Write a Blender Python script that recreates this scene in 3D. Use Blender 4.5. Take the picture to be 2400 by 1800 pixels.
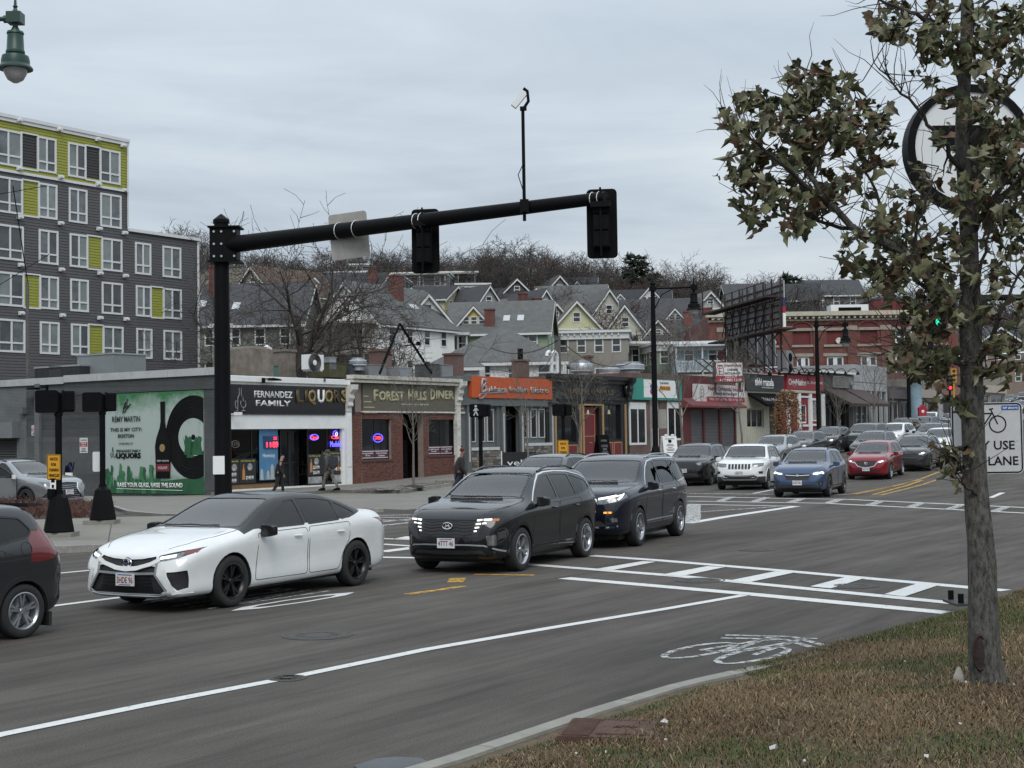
import bpy,bmesh,math,random
import numpy as np
from math import radians,pi,sin,cos,sqrt,atan2
from mathutils import Vector,Matrix
from mathutils.bvhtree import BVHTree
for o in list(bpy.data.objects):bpy.data.objects.remove(o)
SC=bpy.context.scene
COL=SC.collection
rnd=random.Random(7)
# ------------------------------------------------------------------ camera
CH=2.176;CP=radians(2.109);CR=radians(-.87);CF=3350.0
cd=bpy.data.cameras.new('camera');cam=bpy.data.objects.new('camera',cd);COL.objects.link(cam)
cd.sensor_width=36;cd.lens=CF/2400*36;cd.clip_start=.1;cd.clip_end=4000
cam.location=(0,0,CH)
cam.matrix_world=Matrix.Translation((0,0,CH))@Matrix.Rotation(pi/2+CP,4,'X')@Matrix.Rotation(CR,4,'Z')
SC.camera=cam
SC.render.resolution_x=1024;SC.render.resolution_y=768
# ------------------------------------------------------------------ sky, sun, exposure
W=bpy.data.worlds.new('World');SC.world=W;W.use_nodes=True
nt=W.node_tree;N=nt.nodes;Lk=nt.links
for n in list(N):N.remove(n)
def nd(t,**k):
 n=N.new(t)
 for a,b in k.items():setattr(n,a,b)
 return n
out=nd('ShaderNodeOutputWorld');bg=nd('ShaderNodeBackground');bg.inputs[1].default_value=.1
SUN_EL=radians(46);SUN_AZ=radians(176)
sky=nd('ShaderNodeTexSky',sky_type='NISHITA',sun_disc=False,sun_elevation=SUN_EL,sun_rotation=SUN_AZ)
tc=nd('ShaderNodeTexCoord');sep=nd('ShaderNodeSeparateXYZ');Lk.new(tc.outputs['Generated'],sep.inputs[0])
def mth(op,a,b=None,clamp=False):
 m=nd('ShaderNodeMath',operation=op,use_clamp=clamp)
 for i,v in enumerate((a,b)):
  if v is None:continue
  if isinstance(v,(int,float)):m.inputs[i].default_value=v
  else:Lk.new(v,m.inputs[i])
 return m.outputs[0]
zc=mth('MAXIMUM',sep.outputs[2],0.0)
zz=mth('ADD',zc,.09)
comb=nd('ShaderNodeCombineXYZ')
Lk.new(mth('DIVIDE',sep.outputs[0],zz),comb.inputs[0]);Lk.new(mth('DIVIDE',sep.outputs[1],zz),comb.inputs[1])
def skynoise(scale,det,rough,dist,off):
 mp=nd('ShaderNodeMapping');mp.inputs['Scale'].default_value=scale;mp.inputs['Location'].default_value=off
 mp.inputs['Rotation'].default_value=(0,0,radians(-8))
 Lk.new(comb.outputs[0],mp.inputs[0])
 n=nd('ShaderNodeTexNoise');n.inputs['Scale'].default_value=1;n.inputs['Detail'].default_value=det
 n.inputs['Roughness'].default_value=rough;n.inputs['Distortion'].default_value=dist
 Lk.new(mp.outputs[0],n.inputs['Vector']);return n.outputs['Fac']
n1=skynoise((.34,.5,1),6,.55,.7,(3.1,1.7,0));n2=skynoise((.9,1.5,1),7,.6,.9,(7.3,4.4,2))
nf=mth('ADD',mth('MULTIPLY',n1,.68),mth('MULTIPLY',n2,.32))
cr_=nd('ShaderNodeValToRGB');Lk.new(nf,cr_.inputs[0])
e=cr_.color_ramp.elements;e[0].position=.34;e[0].color=(.40,.47,.55,1);e[1].position=.66;e[1].color=(.70,.755,.80,1)
el=cr_.color_ramp.elements.new(.5);el.color=(.545,.615,.68,1)
# an overcast sky is brighter towards the zenith
grad=mth('ADD',mth('MULTIPLY',zc,1.35),.86)
vm=nd('ShaderNodeVectorMath',operation='SCALE');Lk.new(cr_.outputs[0],vm.inputs[0]);Lk.new(mth('MULTIPLY',grad,10.0),vm.inputs[3])
mx=nd('ShaderNodeMixRGB');mx.inputs[0].default_value=.94;Lk.new(sky.outputs[0],mx.inputs[1]);Lk.new(vm.outputs[0],mx.inputs[2])
Lk.new(mx.outputs[0],bg.inputs[0]);Lk.new(bg.outputs[0],out.inputs[0])
sd=bpy.data.lights.new('sun','SUN');sd.energy=1.5;sd.angle=radians(32);sd.color=(1,.965,.91)
so=bpy.data.objects.new('sun',sd);COL.objects.link(so)
so.rotation_euler=(radians(90)-SUN_EL,0,pi-SUN_AZ)
SC.view_settings.view_transform='Standard';SC.view_settings.look='None';SC.view_settings.exposure=0;SC.view_settings.gamma=1
SC.view_settings.use_curve_mapping=False
SC.render.engine='CYCLES'
# ------------------------------------------------------------------ measuring helpers (photo pixel -> point in the place)
def ray(u,v):
 a=(u-1200)/CF;b=(900-v)/CF
 x=a*cos(CR)-b*sin(CR);y=a*sin(CR)+b*cos(CR)
 return Vector((x,cos(CP)-y*sin(CP),sin(CP)+y*cos(CP)))
CAM=Vector((0,0,CH))
def at(u,v,Y):
 d=ray(u,v);return CAM+d*(Y/d.y)
A0=Vector((-12.1,60.0));D2=Vector((.5593,.829));B2=Vector((-.829,.5593))  # corner of the shop row, along it, behind it
ANG=atan2(D2.y,D2.x)
def sq(x,y):
 r=Vector((x,y))-A0;return r.dot(D2),r.dot(B2)
SK=[-400,13,18,23,33,48,56,89,174,235,900]
SZ=[0,0,.06,.25,.6,1.0,1.3,2.3,6.0,8.2,9.0]
DK=[-30,-10,1,8,16,22];DZ=[0,-.03,-.22,-.18,.06,0]  # the side street dips towards the shop corner
def gz(x,y):
 s,q=sq(x,y);k=min(1,max(0,(q+16)/7));return float(np.interp(s,SK,SZ))+float(np.interp(s,DK,DZ))*k*k*(3-2*k)
def gzs(s):return float(np.interp(s,SK,SZ)+np.interp(s,DK,DZ))
def G(u,v,dz=0.0):
 d=ray(u,v);t=5.0
 for i in range(9000):
  p=CAM+d*t
  if p.z<=gz(p.x,p.y)+dz:break
  t+=.05
 return Vector((p.x,p.y,gz(p.x,p.y)+dz))
def fs(u,v,q=0.0):
 """pixel -> (s along the shop row, z) on the vertical plane of the shop fronts (pushed back by q)"""
 d=ray(u,v);n=B2;o=A0+B2*q
 t=(o-Vector((0,0))).dot(n)/Vector((d.x,d.y)).dot(n)
 p=CAM+d*t
 return sq(p.x,p.y)[0],p.z
 # ------------------------------------------------------------------ object helpers
def tag(o,label=None,cat=None,group=None,kind=None):
 if label:o['label']=label
 if cat:o['category']=cat
 if group:o['group']=group
 if kind:o['kind']=kind
 return o
def thing(name,label,cat,loc=(0,0,0),rz=0.0,group=None):
 o=bpy.data.objects.new(name,None);o.empty_display_size=.2;COL.objects.link(o)
 o.location=loc;o.rotation_euler=(0,0,rz)
 return tag(o,label,cat,group)
def link(name,me,parent=None,mat=None):
 o=bpy.data.objects.new(name,me);COL.objects.link(o)
 if parent is not None:o.parent=parent
 if mat is not None:
  if not me.materials:me.materials.append(None)
  o.material_slots[0].link='OBJECT';o.material_slots[0].material=mat
 return o
def copy_tree(o,parent=None):
 c=o.copy();COL.objects.link(c)
 if parent is not None:c.parent=parent
 for ch in o.children:copy_tree(ch,c)
 return c
class MB:
 """collects shapes; build() links them as one mesh object"""
 def __init__(s):s.v=[];s.f=[]
 def add(s,vs,fs_):
  b=len(s.v);s.v+=[tuple(p)for p in vs];s.f+=[tuple(i+b for i in f)for f in fs_];return s
 def box(s,x0,x1,y0,y1,z0,z1):
  return s.add([(x0,y0,z0),(x1,y0,z0),(x1,y1,z0),(x0,y1,z0),(x0,y0,z1),(x1,y0,z1),(x1,y1,z1),(x0,y1,z1)],[(0,3,2,1),(4,5,6,7),(0,1,5,4),(1,2,6,5),(2,3,7,6),(3,0,4,7)])
 def tube(s,pts,rs,n=6,cap=True):
  pts=[Vector(p)for p in pts]
  if not isinstance(rs,(list,tuple)):rs=[rs]*len(pts)
  b=len(s.v);prev=None;m=len(pts)
  for i,p in enumerate(pts):
   d=(pts[min(i+1,m-1)]-pts[max(i-1,0)])
   if d.length<1e-9:d=Vector((0,0,1))
   d.normalize()
   if prev is None:
    a=Vector((0,0,1))if abs(d.z)<.9 else Vector((1,0,0))
    prev=d.cross(a).normalized()
   x=(prev-d*prev.dot(d))
   x=x.normalized()if x.length>1e-6 else d.orthogonal().normalized()
   prev=x;y=d.cross(x)
   for k in range(n):
    t=2*pi*k/n;q=p+(x*cos(t)+y*sin(t))*rs[i];s.v.append((q.x,q.y,q.z))
  for i in range(m-1):
   for k in range(n):
    k2=(k+1)%n
    s.f.append((b+i*n+k,b+i*n+k2,b+(i+1)*n+k2,b+(i+1)*n+k))
  if cap:
   s.f.append(tuple(b+k for k in reversed(range(n))));s.f.append(tuple(b+(m-1)*n+k for k in range(n)))
  return s
 def lathe(s,prof,c=(0,0,0),n=16,axis='z',cap=True):
  """prof: list of (radius, height)"""
  b=len(s.v);m=len(prof)
  for r,h in prof:
   for k in range(n):
    t=2*pi*k/n;x,y=r*cos(t),r*sin(t)
    p=(x,y,h)if axis=='z' else((x,h,-y)if axis=='y' else(h,x,y))
    s.v.append((c[0]+p[0],c[1]+p[1],c[2]+p[2]))
  for i in range(m-1):
   for k in range(n):
    k2=(k+1)%n;s.f.append((b+i*n+k,b+i*n+k2,b+(i+1)*n+k2,b+(i+1)*n+k))
  if cap and prof[0][0]>1e-6:s.f.append(tuple(b+k for k in reversed(range(n))))
  if cap and prof[-1][0]>1e-6:s.f.append(tuple(b+(m-1)*n+k for k in range(n)))
  return s
 def prism(s,poly,a0,a1,plane='xz'):
  """extrude a 2D polygon (counter-clockwise) along the third axis"""
  n=len(poly)
  def P(p,a):
   return(p[0],a,p[1])if plane=='xz' else((a,p[0],p[1])if plane=='yz' else(p[0],p[1],a))
  return s.add([P(p,a0)for p in poly]+[P(p,a1)for p in poly],[tuple(range(n)),tuple(reversed(range(n,2*n)))]+[(i,i+n,(i+1)%n+n,(i+1)%n)for i in range(n)])
 def quad(s,a,b,c,d):return s.add([a,b,c,d],[(0,1,2,3)])
 def xf(s,M,start=0):
  for i in range(start,len(s.v)):
   p=M@Vector(s.v[i]);s.v[i]=(p.x,p.y,p.z)
  return s
 def mesh(s,name,smooth=False,angle=35):
  me=bpy.data.meshes.new(name);me.from_pydata(s.v,[],s.f)
  bm=bmesh.new();bm.from_mesh(me);bmesh.ops.recalc_face_normals(bm,faces=bm.faces);bm.to_mesh(me);bm.free()
  if smooth:
   me.shade_smooth();me.set_sharp_from_angle(angle=radians(angle))
  return me
 def build(s,name,mat,parent=None,smooth=False,angle=35):
  return link(name,s.mesh(name,smooth,angle),parent,mat)
def fastmesh(name,V,F):
 """numpy verts (n,3) and equal-sided faces (m,k)"""
 me=bpy.data.meshes.new(name);V=np.asarray(V,np.float32);F=np.asarray(F,np.int32)
 me.vertices.add(len(V));me.vertices.foreach_set('co',V.ravel())
 k=F.shape[1];me.loops.add(F.size);me.loops.foreach_set('vertex_index',F.ravel())
 me.polygons.add(len(F));me.polygons.foreach_set('loop_start',np.arange(0,F.size,k,dtype=np.int32))
 me.update(calc_edges=True);return me
DG=None
def eval_mesh(o):
 """the object's mesh after its modifiers; the helper object is removed"""
 dg=bpy.context.evaluated_depsgraph_get();dg.update()
 me=bpy.data.meshes.new_from_object(o.evaluated_get(dg));bpy.data.objects.remove(o);return me
TXT={}
def text_mesh(t,h,w=None,bold=0.0,ext=.004,shear=0.0,spacing=1.0,vert=False):
 """lettering in the xz plane, reading along +x, facing -y, centred; h = cap height, w = width to fit"""
 key=(t,h,w,bold,ext,shear,spacing)
 if key in TXT:return TXT[key]
 c=bpy.data.curves.new('lettering','FONT');c.body=t;c.size=1;c.resolution_u=2;c.shear=shear;c.offset=bold
 c.space_character=spacing;c.align_x='CENTER'
 o=bpy.data.objects.new('lettering',c);COL.objects.link(o);me=eval_mesh(o);bpy.data.curves.remove(c)
 n=len(me.vertices);V=np.zeros(n*3,np.float32);me.vertices.foreach_get('co',V);V=V.reshape(-1,3)
 x0,x1=V[:,0].min(),V[:,0].max();y0,y1=V[:,1].min(),V[:,1].max()
 capy=.70 if '\n' not in t else(y1-y0)
 sz=h/capy;sx=sz if w is None else w/max(x1-x0,1e-4)
 yc=.35 if '\n' not in t else(y0+y1)/2
 P=np.stack([(V[:,0]-(x0+x1)/2)*sx,np.zeros(n),(V[:,1]-yc)*sz],1)
 me.vertices.foreach_set('co',P.astype(np.float32).ravel());me.update()
 if ext>0:
  bm=bmesh.new();bm.from_mesh(me);bmesh.ops.recalc_face_normals(bm,faces=bm.faces)
  for f in bm.faces:
   if f.normal.y>0:f.normal_flip()
  bm.normal_update()
  r=bmesh.ops.extrude_face_region(bm,geom=list(bm.faces))
  for g in r['geom']:
   if isinstance(g,bmesh.types.BMVert):g.co.y-=ext
  bm.to_mesh(me);bm.free()
 TXT[key]=me;return me
def text(t,parent,x,y,z,h,mat,w=None,name='lettering',rot=None,**k):
 o=link(name,text_mesh(t,h,w,**k).copy(),parent,mat);o.location=(x,y,z)
 if rot:o.rotation_euler=rot
 return o
 # ------------------------------------------------------------------ materials
MC={}
def mat(name,col,rough=.6,metal=0.0,var=.12,scale=3.0,bump=0.0,bscale=40.0,spec=.5,coat=0.0,emit=None,dirt=0.0):
 if name in MC:return MC[name]
 m=bpy.data.materials.new(name);m.use_nodes=True;t=m.node_tree;b=t.nodes['Principled BSDF']
 b.inputs['Roughness'].default_value=rough;b.inputs['Metallic'].default_value=metal
 b.inputs['Specular IOR Level'].default_value=spec;b.inputs['Coat Weight'].default_value=coat
 b.inputs['Coat Roughness'].default_value=.03
 if emit:
  b.inputs['Emission Color'].default_value=(*emit[:3],1);b.inputs['Emission Strength'].default_value=emit[3]
 c=(*col,1);b.inputs['Base Color'].default_value=c
 if var>0 or bump>0:
  tcn=t.nodes.new('ShaderNodeTexCoord')
 if var>0:
  nz=t.nodes.new('ShaderNodeTexNoise');nz.inputs['Scale'].default_value=scale;nz.inputs['Detail'].default_value=6
  nz.inputs['Roughness'].default_value=.65
  t.links.new(tcn.outputs['Object'],nz.inputs['Vector'])
  r=t.nodes.new('ShaderNodeValToRGB');r.color_ramp.elements[0].position=.3;r.color_ramp.elements[1].position=.7
  r.color_ramp.elements[0].color=(*[x*(1-var)for x in col],1);r.color_ramp.elements[1].color=(*[min(1,x*(1+var))for x in col],1)
  t.links.new(nz.outputs['Fac'],r.inputs[0]);src=r.outputs[0]
  if dirt>0:
   n3=t.nodes.new('ShaderNodeTexNoise');n3.inputs['Scale'].default_value=scale*.35;n3.inputs['Detail'].default_value=8;n3.inputs['Roughness'].default_value=.75
   t.links.new(tcn.outputs['Object'],n3.inputs['Vector'])
   r3=t.nodes.new('ShaderNodeValToRGB');r3.color_ramp.elements[0].position=.48;r3.color_ramp.elements[1].position=.72
   r3.color_ramp.elements[0].color=(0,0,0,1);r3.color_ramp.elements[1].color=(dirt,dirt,dirt,1)
   t.links.new(n3.outputs['Fac'],r3.inputs[0])
   mm=t.nodes.new('ShaderNodeMixRGB');t.links.new(r3.outputs[0],mm.inputs[0]);t.links.new(src,mm.inputs[1])
   mm.inputs[2].default_value=(col[0]*.4+.02,col[1]*.38+.018,col[2]*.35+.015,1);src=mm.outputs[0]
  t.links.new(src,b.inputs['Base Color'])
 if bump>0:
  n2=t.nodes.new('ShaderNodeTexNoise');n2.inputs['Scale'].default_value=bscale;n2.inputs['Detail'].default_value=4
  t.links.new(tcn.outputs['Object'],n2.inputs['Vector'])
  bp=t.nodes.new('ShaderNodeBump');bp.inputs['Strength'].default_value=bump;bp.inputs['Distance'].default_value=.02
  t.links.new(n2.outputs['Fac'],bp.inputs['Height']);t.links.new(bp.outputs[0],b.inputs['Normal'])
 MC[name]=m;return m
def glass(name,tint,ior=1.55,rough=.0):
 if name in MC:return MC[name]
 m=bpy.data.materials.new(name);m.use_nodes=True;t=m.node_tree;t.nodes.clear()
 o=t.nodes.new('ShaderNodeOutputMaterial');tr=t.nodes.new('ShaderNodeBsdfTransparent');tr.inputs[0].default_value=(*tint,1)
 g=t.nodes.new('ShaderNodeBsdfGlossy');g.inputs['Roughness'].default_value=rough;g.inputs[0].default_value=(1,1,1,1)
 f=t.nodes.new('ShaderNodeFresnel');f.inputs[0].default_value=ior
 mx_=t.nodes.new('ShaderNodeMixShader');t.links.new(f.outputs[0],mx_.inputs[0]);t.links.new(tr.outputs[0],mx_.inputs[1]);t.links.new(g.outputs[0],mx_.inputs[2])
 t.links.new(mx_.outputs[0],o.inputs[0]);MC[name]=m;return m
def brickmat(name,c1,c2,mortar,bw=.2,bh=.067,ms=.012,rough=.8,axis='xz',bump=.35,var=.1):
 """bricks too far away to be told apart, in the object's own x (or y) and z"""
 if name in MC:return MC[name]
 m=bpy.data.materials.new(name);m.use_nodes=True;t=m.node_tree;b=t.nodes['Principled BSDF'];b.inputs['Roughness'].default_value=rough
 tcn=t.nodes.new('ShaderNodeTexCoord');sp=t.nodes.new('ShaderNodeSeparateXYZ');cb=t.nodes.new('ShaderNodeCombineXYZ')
 t.links.new(tcn.outputs['Object'],sp.inputs[0])
 ad=t.nodes.new('ShaderNodeMath');ad.operation='ADD';t.links.new(sp.outputs[0],ad.inputs[0]);t.links.new(sp.outputs[1],ad.inputs[1])
 t.links.new(ad.outputs[0],cb.inputs[0]);t.links.new(sp.outputs[2],cb.inputs[1])
 br=t.nodes.new('ShaderNodeTexBrick');br.inputs['Scale'].default_value=1;br.inputs['Brick Width'].default_value=bw;br.inputs['Row Height'].default_value=bh
 br.inputs['Mortar Size'].default_value=ms;br.inputs['Color1'].default_value=(*c1,1);br.inputs['Color2'].default_value=(*c2,1);br.inputs['Mortar'].default_value=(*mortar,1)
 t.links.new(cb.outputs[0],br.inputs['Vector'])
 nz=t.nodes.new('ShaderNodeTexNoise');nz.inputs['Scale'].default_value=.9;nz.inputs['Detail'].default_value=7;t.links.new(tcn.outputs['Object'],nz.inputs['Vector'])
 r=t.nodes.new('ShaderNodeValToRGB');r.color_ramp.elements[0].color=(1-var*2,)*3+(1,);r.color_ramp.elements[1].color=(1+var*2,)*3+(1,)
 r.color_ramp.elements[0].position=.35;r.color_ramp.elements[1].position=.65
 t.links.new(nz.outputs['Fac'],r.inputs[0])
 mu=t.nodes.new('ShaderNodeMixRGB');mu.blend_type='MULTIPLY';mu.inputs[0].default_value=1;t.links.new(br.outputs[0],mu.inputs[1]);t.links.new(r.outputs[0],mu.inputs[2])
 t.links.new(mu.outputs[0],b.inputs['Base Color'])
 bp=t.nodes.new('ShaderNodeBump');bp.inputs['Strength'].default_value=bump;bp.inputs['Distance'].default_value=.02;bp.invert=True
 t.links.new(br.outputs['Fac'],bp.inputs['Height']);t.links.new(bp.outputs[0],b.inputs['Normal'])
 MC[name]=m;return m
BLACK=mat('black_paint',(.006,.006,.0065),.5,var=.2,spec=.08)
BLACKM=mat('matt_black',(.008,.008,.0085),.8,var=.2,spec=.05)
WHITE=mat('white_paint',(.74,.75,.74),.5,var=.05,dirt=.12)
WHITEP=mat('white_print',(.78,.78,.77),.55,var=.02)
CHROME=mat('chrome',(.75,.76,.78),.12,1.0,var=0)
STEEL=mat('galvanised_steel',(.42,.44,.46),.42,.7,var=.15,dirt=.2)
RUST=mat('rusty_steel',(.045,.026,.022),.8,.2,var=.4,scale=6)
DARKGLASS=mat('dark_window_glass',(.012,.014,.016),.06,var=.25,scale=1.3,spec=.7)
PANE=mat('house_window_glass',(.022,.027,.032),.07,var=.5,scale=.6,spec=.8)
PANEC=mat('curtained_window_glass',(.16,.19,.195),.12,var=.35,scale=1.1,spec=.7)
CONC=mat('concrete',(.24,.225,.195),.85,var=.18,scale=1.5,bump=.25,bscale=60,dirt=.35)
GRANITE=mat('granite_kerb',(.27,.26,.245),.85,var=.3,scale=8,bump=.4,bscale=50,dirt=.3)
SHINGLE=None
PIANO=mat('gloss_black_trim',(.01,.01,.011),.15,var=0)
WIND=glass('windscreen_glass',(.74,.79,.77),1.88);SIDEG=glass('tinted_side_glass',(.10,.108,.108),1.5);PRIV=glass('privacy_glass',(.03,.032,.034),1.48)
# ================================================================== GROUND
def rise(q):return float(np.interp(q,[-500,18,45,75,105,150,220,700],[0,0,3.0,8.5,15,23.5,29,30]))
def hz(x,y):
 s,q=sq(x,y);return gz(x,y)-.35+rise(q)
def grid_obj(name,xs,ys,zf,m,parent=None):
 V=[(x,y,zf(x,y))for y in ys for x in xs];nx=len(xs)
 F=[(j*nx+i,j*nx+i+1,(j+1)*nx+i+1,(j+1)*nx+i)for j in range(len(ys)-1)for i in range(nx-1)]
 o=link(name,fastmesh(name,V,F),parent,m);o.data.shade_smooth();return o
EARTH=mat('leaf_litter_earth',(.055,.045,.034),.95,var=.35,scale=.2)
hill=tag(grid_obj('hill',list(np.arange(-420,640,14.)),list(np.arange(-60,320,9.))+list(np.arange(320,1700,60.)),hz,EARTH),kind='structure')
def asphalt(name,base,aggregate=1.0):
 m=bpy.data.materials.new(name);m.use_nodes=True;t=m.node_tree;b=t.nodes['Principled BSDF'];L=t.links.new
 tcn=t.nodes.new('ShaderNodeTexCoord');mp=t.nodes.new('ShaderNodeMapping');mp.inputs['Rotation'].default_value=(0,0,-ANG)
 L(tcn.outputs['Object'],mp.inputs[0])
 def nz(scale,det,stretch=None,rough=.6):
  n=t.nodes.new('ShaderNodeTexNoise');n.inputs['Scale'].default_value=scale;n.inputs['Detail'].default_value=det;n.inputs['Roughness'].default_value=rough
  if stretch:
   m2=t.nodes.new('ShaderNodeMapping');m2.inputs['Scale'].default_value=stretch;L(mp.outputs[0],m2.inputs[0]);L(m2.outputs[0],n.inputs['Vector'])
  else:L(tcn.outputs['Object'],n.inputs['Vector'])
  return n.outputs['Fac']
 def ramp(src,p0,p1,a,c):
  r=t.nodes.new('ShaderNodeMapRange');r.inputs[1].default_value=p0;r.inputs[2].default_value=p1;r.inputs[3].default_value=a;r.inputs[4].default_value=c;L(src,r.inputs[0]);return r.outputs[0]
 def mul(a,c):
  k=t.nodes.new('ShaderNodeMath');k.operation='MULTIPLY';L(a,k.inputs[0]);L(c,k.inputs[1]);return k.outputs[0]
 f=mul(mul(ramp(nz(60,3,None,.8),.3,.7,1-.4*aggregate,1+.4*aggregate),ramp(nz(.35,5),.35,.65,.88,1.1)),mul(ramp(nz(1.0,6,(.12,1.1,1)),.36,.62,.74,1.1),ramp(nz(1.0,7,(.35,4.5,1),.75),.30,.55,.68,1.06)))
 v=t.nodes.new('ShaderNodeVectorMath');v.operation='SCALE';v.inputs[0].default_value=base;L(f,v.inputs[3]);L(v.outputs[0],b.inputs['Base Color'])
 b.inputs['Roughness'].default_value=.88;b.inputs['Specular IOR Level'].default_value=.1
 bp=t.nodes.new('ShaderNodeBump');bp.inputs['Strength'].default_value=.45;bp.inputs['Distance'].default_value=.012;L(nz(110,3),bp.inputs['Height']);L(bp.outputs[0],b.inputs['Normal'])
 MC[name]=m;return m
ASPH=asphalt('asphalt',(.104,.094,.085))
road=tag(grid_obj('road',list(np.arange(-70,110,2.)),list(np.arange(-8,290,2.)),gz,ASPH),kind='structure')
# ---- painted markings: worn paint on the road, children of the road
def paint(name,col,wear):
 m=mat(name,col,.7,var=.1,scale=20);t=m.node_tree;b=t.nodes['Principled BSDF']
 tcn=t.nodes.new('ShaderNodeTexCoord');n=t.nodes.new('ShaderNodeTexNoise');n.inputs['Scale'].default_value=9;n.inputs['Detail'].default_value=9;n.inputs['Roughness'].default_value=.8
 t.links.new(tcn.outputs['Object'],n.inputs['Vector']);r=t.nodes.new('ShaderNodeValToRGB');r.color_ramp.elements[0].position=wear;r.color_ramp.elements[1].position=wear+.13
 r.color_ramp.elements[0].color=(0,0,0,1);r.color_ramp.elements[1].color=(1,1,1,1);t.links.new(n.outputs['Fac'],r.inputs[0]);t.links.new(r.outputs[0],b.inputs['Alpha'])
 return m
PW=paint('white_road_paint',(.62,.62,.60),.30);PWW=paint('worn_white_road_paint',(.52,.52,.50),.42);PY=paint('yellow_road_paint',(.52,.30,.045),.40)
LAY=[0]
def drape(pts2,name,m,dz=.006):
 V=[(p[0],p[1],gz(p[0],p[1])+dz)for p in pts2]
 me=bpy.data.meshes.new(name);me.from_pydata(V,[],[tuple(range(len(V)))]);return link(name,me,road,m)
def ribbon(pts,w,name,m,dz=.006,ends=None):
 """a painted line of width w along ground points"""
 P=[Vector((p[0],p[1]))for p in pts];Q=[]
 for a,b in zip(P,P[1:]):
  n=max(1,int((b-a).length/1.5));Q+=[a.lerp(b,i/n)for i in range(n)]
 Q.append(P[-1]);mb=MB()
 L,R=[],[]
 for i,p in enumerate(Q):
  d=(Q[min(i+1,len(Q)-1)]-Q[max(i-1,0)]).normalized();n=Vector((-d.y,d.x));ww=w/2*rnd.uniform(.94,1.06)
  a,b=p+n*ww,p-n*ww
  L.append((a.x,a.y,gz(a.x,a.y)+dz));R.append((b.x,b.y,gz(b.x,b.y)+dz))
 k=len(Q);mb.add(L+R,[(i,i+1,k+i+1,k+i)for i in range(k-1)])
 return mb.build(name,m,road)
def gp(*pxs):return[G(u,v)for u,v in pxs]
ribbon(gp((-120,1757),(0,1726),(350,1654),(672,1592),(1000,1524),(1300,1472),(1560,1428),(1748,1396)),.15,'lane_line',PW)
ribbon(gp((1386,1303),(1540,1314),(1861,1341),(2279,1379),(2358,1385)),.28,'crosswalk_line',PW)
ribbon(gp((830,1306),(972,1308),(1040,1311),(1241,1324),(1595,1352),(1706,1363),(2272,1419)),.26,'crosswalk_line',PW,.007)
ribbon(gp((1323,1356),(1756,1393),(2221,1438)),.30,'stop_line',PW)
def bar(c,m=PW,name='crosswalk_bar',dz=.010):
 q=[G(1000+x*.6329,1300+y*.6329)for x,y in c];return drape(q,name,m,dz)
for c in(((800,27),(850,29),(685,60),(625,56)),((1040,45),(1105,48),(940,83),(868,77)),((1290,65),(1365,68),(1190,106),(1113,100)),((1555,85),(1625,89),(1495,128),(1420,121)),((1820,109),(1900,114),(1770,158),(1695,150))):bar(c)
ribbon(gp((896,1263),(968,1265)),.2,'crosswalk_line',PW);ribbon(gp((896,1276),(970,1281)),.2,'crosswalk_line',PW)
ribbon(gp((894,1294),(972,1284)),.35,'crosswalk_bar',PW);ribbon(gp((940,1264),(972,1258)),.4,'crosswalk_bar',PW)
# the far crosswalk
ribbon(gp((1610,1164),(1808,1168),(1990,1171),(2400,1190),(2520,1197)),.22,'crosswalk_line',PW);ribbon(gp((1612,1175),(1929,1180),(2400,1203),(2520,1210)),.22,'crosswalk_line',PW,.007)
def bar3(c):
 q=[G(1540+x*.3888,900+y*.3888)for x,y in c];drape(q,'crosswalk_bar',PWW,.010)
for(a,b),c in(((430,475),682),((640,685),684),((850,905),690),((1080,1135),694),((1330,1385),705),((1570,1625),718),((1810,1862),730),((2080,2135),743)):
 bar3(((a,c),(b,c),(b-75,c+29),(a-85,c+28)))
ribbon(gp((1614,1157),(1740,1158),(1812,1159)),.3,'stop_line',PWW);ribbon(gp((1960,1160),(1990,1159)),.25,'stop_line',PWW)
ribbon(gp((1765,1157),(1812,1148),(1850,1140),(1900,1130)),.13,'lane_line',PW)
# hatched island in front of the crossing
ribbon(gp((1613,1182),(1700,1184),(1860,1187)),.2,'island_line',PW);ribbon(gp((1612,1227),(1700,1212),(1866,1187)),.3,'island_line',PW,.007)
ribbon(gp((1630,1201),(1820,1188)),.18,'island_line',PWW);ribbon(gp((1622,1183),(1616,1226)),.55,'island_bar',PWW,.008)
for a,b in(((1994,1159),(2216,1100)),((2003,1159),(2155,1124)),((2045,1160),(2166,1124)),((2063,1161),(2232,1107))):
 ribbon(gp(a,b)+([G(2330,1068)]if b[0]in(2216,2232)else[]),.15,'centre_line',PY)
ribbon(gp((2322,1167),(2350,1155)),.18,'lane_line',PW)
ribbon(gp((953,1394),(1040,1382),(1086,1375)),.16,'turn_guide_mark',PY);ribbon(gp((1066,1366),(1074,1356)),.26,'turn_guide_mark',PY);ribbon(gp((1112,1347),(1254,1349)),.16,'turn_guide_mark',PY)
ribbon(gp((-60,1440),(118,1422),(262,1404),(420,1385)),.16,'lane_line',PW);ribbon(gp((-60,1362),(132,1345),(240,1335)),.13,'lane_line',PW)
# crossing of the side street behind the white saloon
for a,b in(((872,1209),(1000,1206)),((880,1213),(1000,1213)),((880,1219),(1000,1221)),((888,1224),(1000,1214)),((888,1233),(1000,1221))):ribbon(gp(a,b),.28,'crosswalk_line',PWW)
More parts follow.
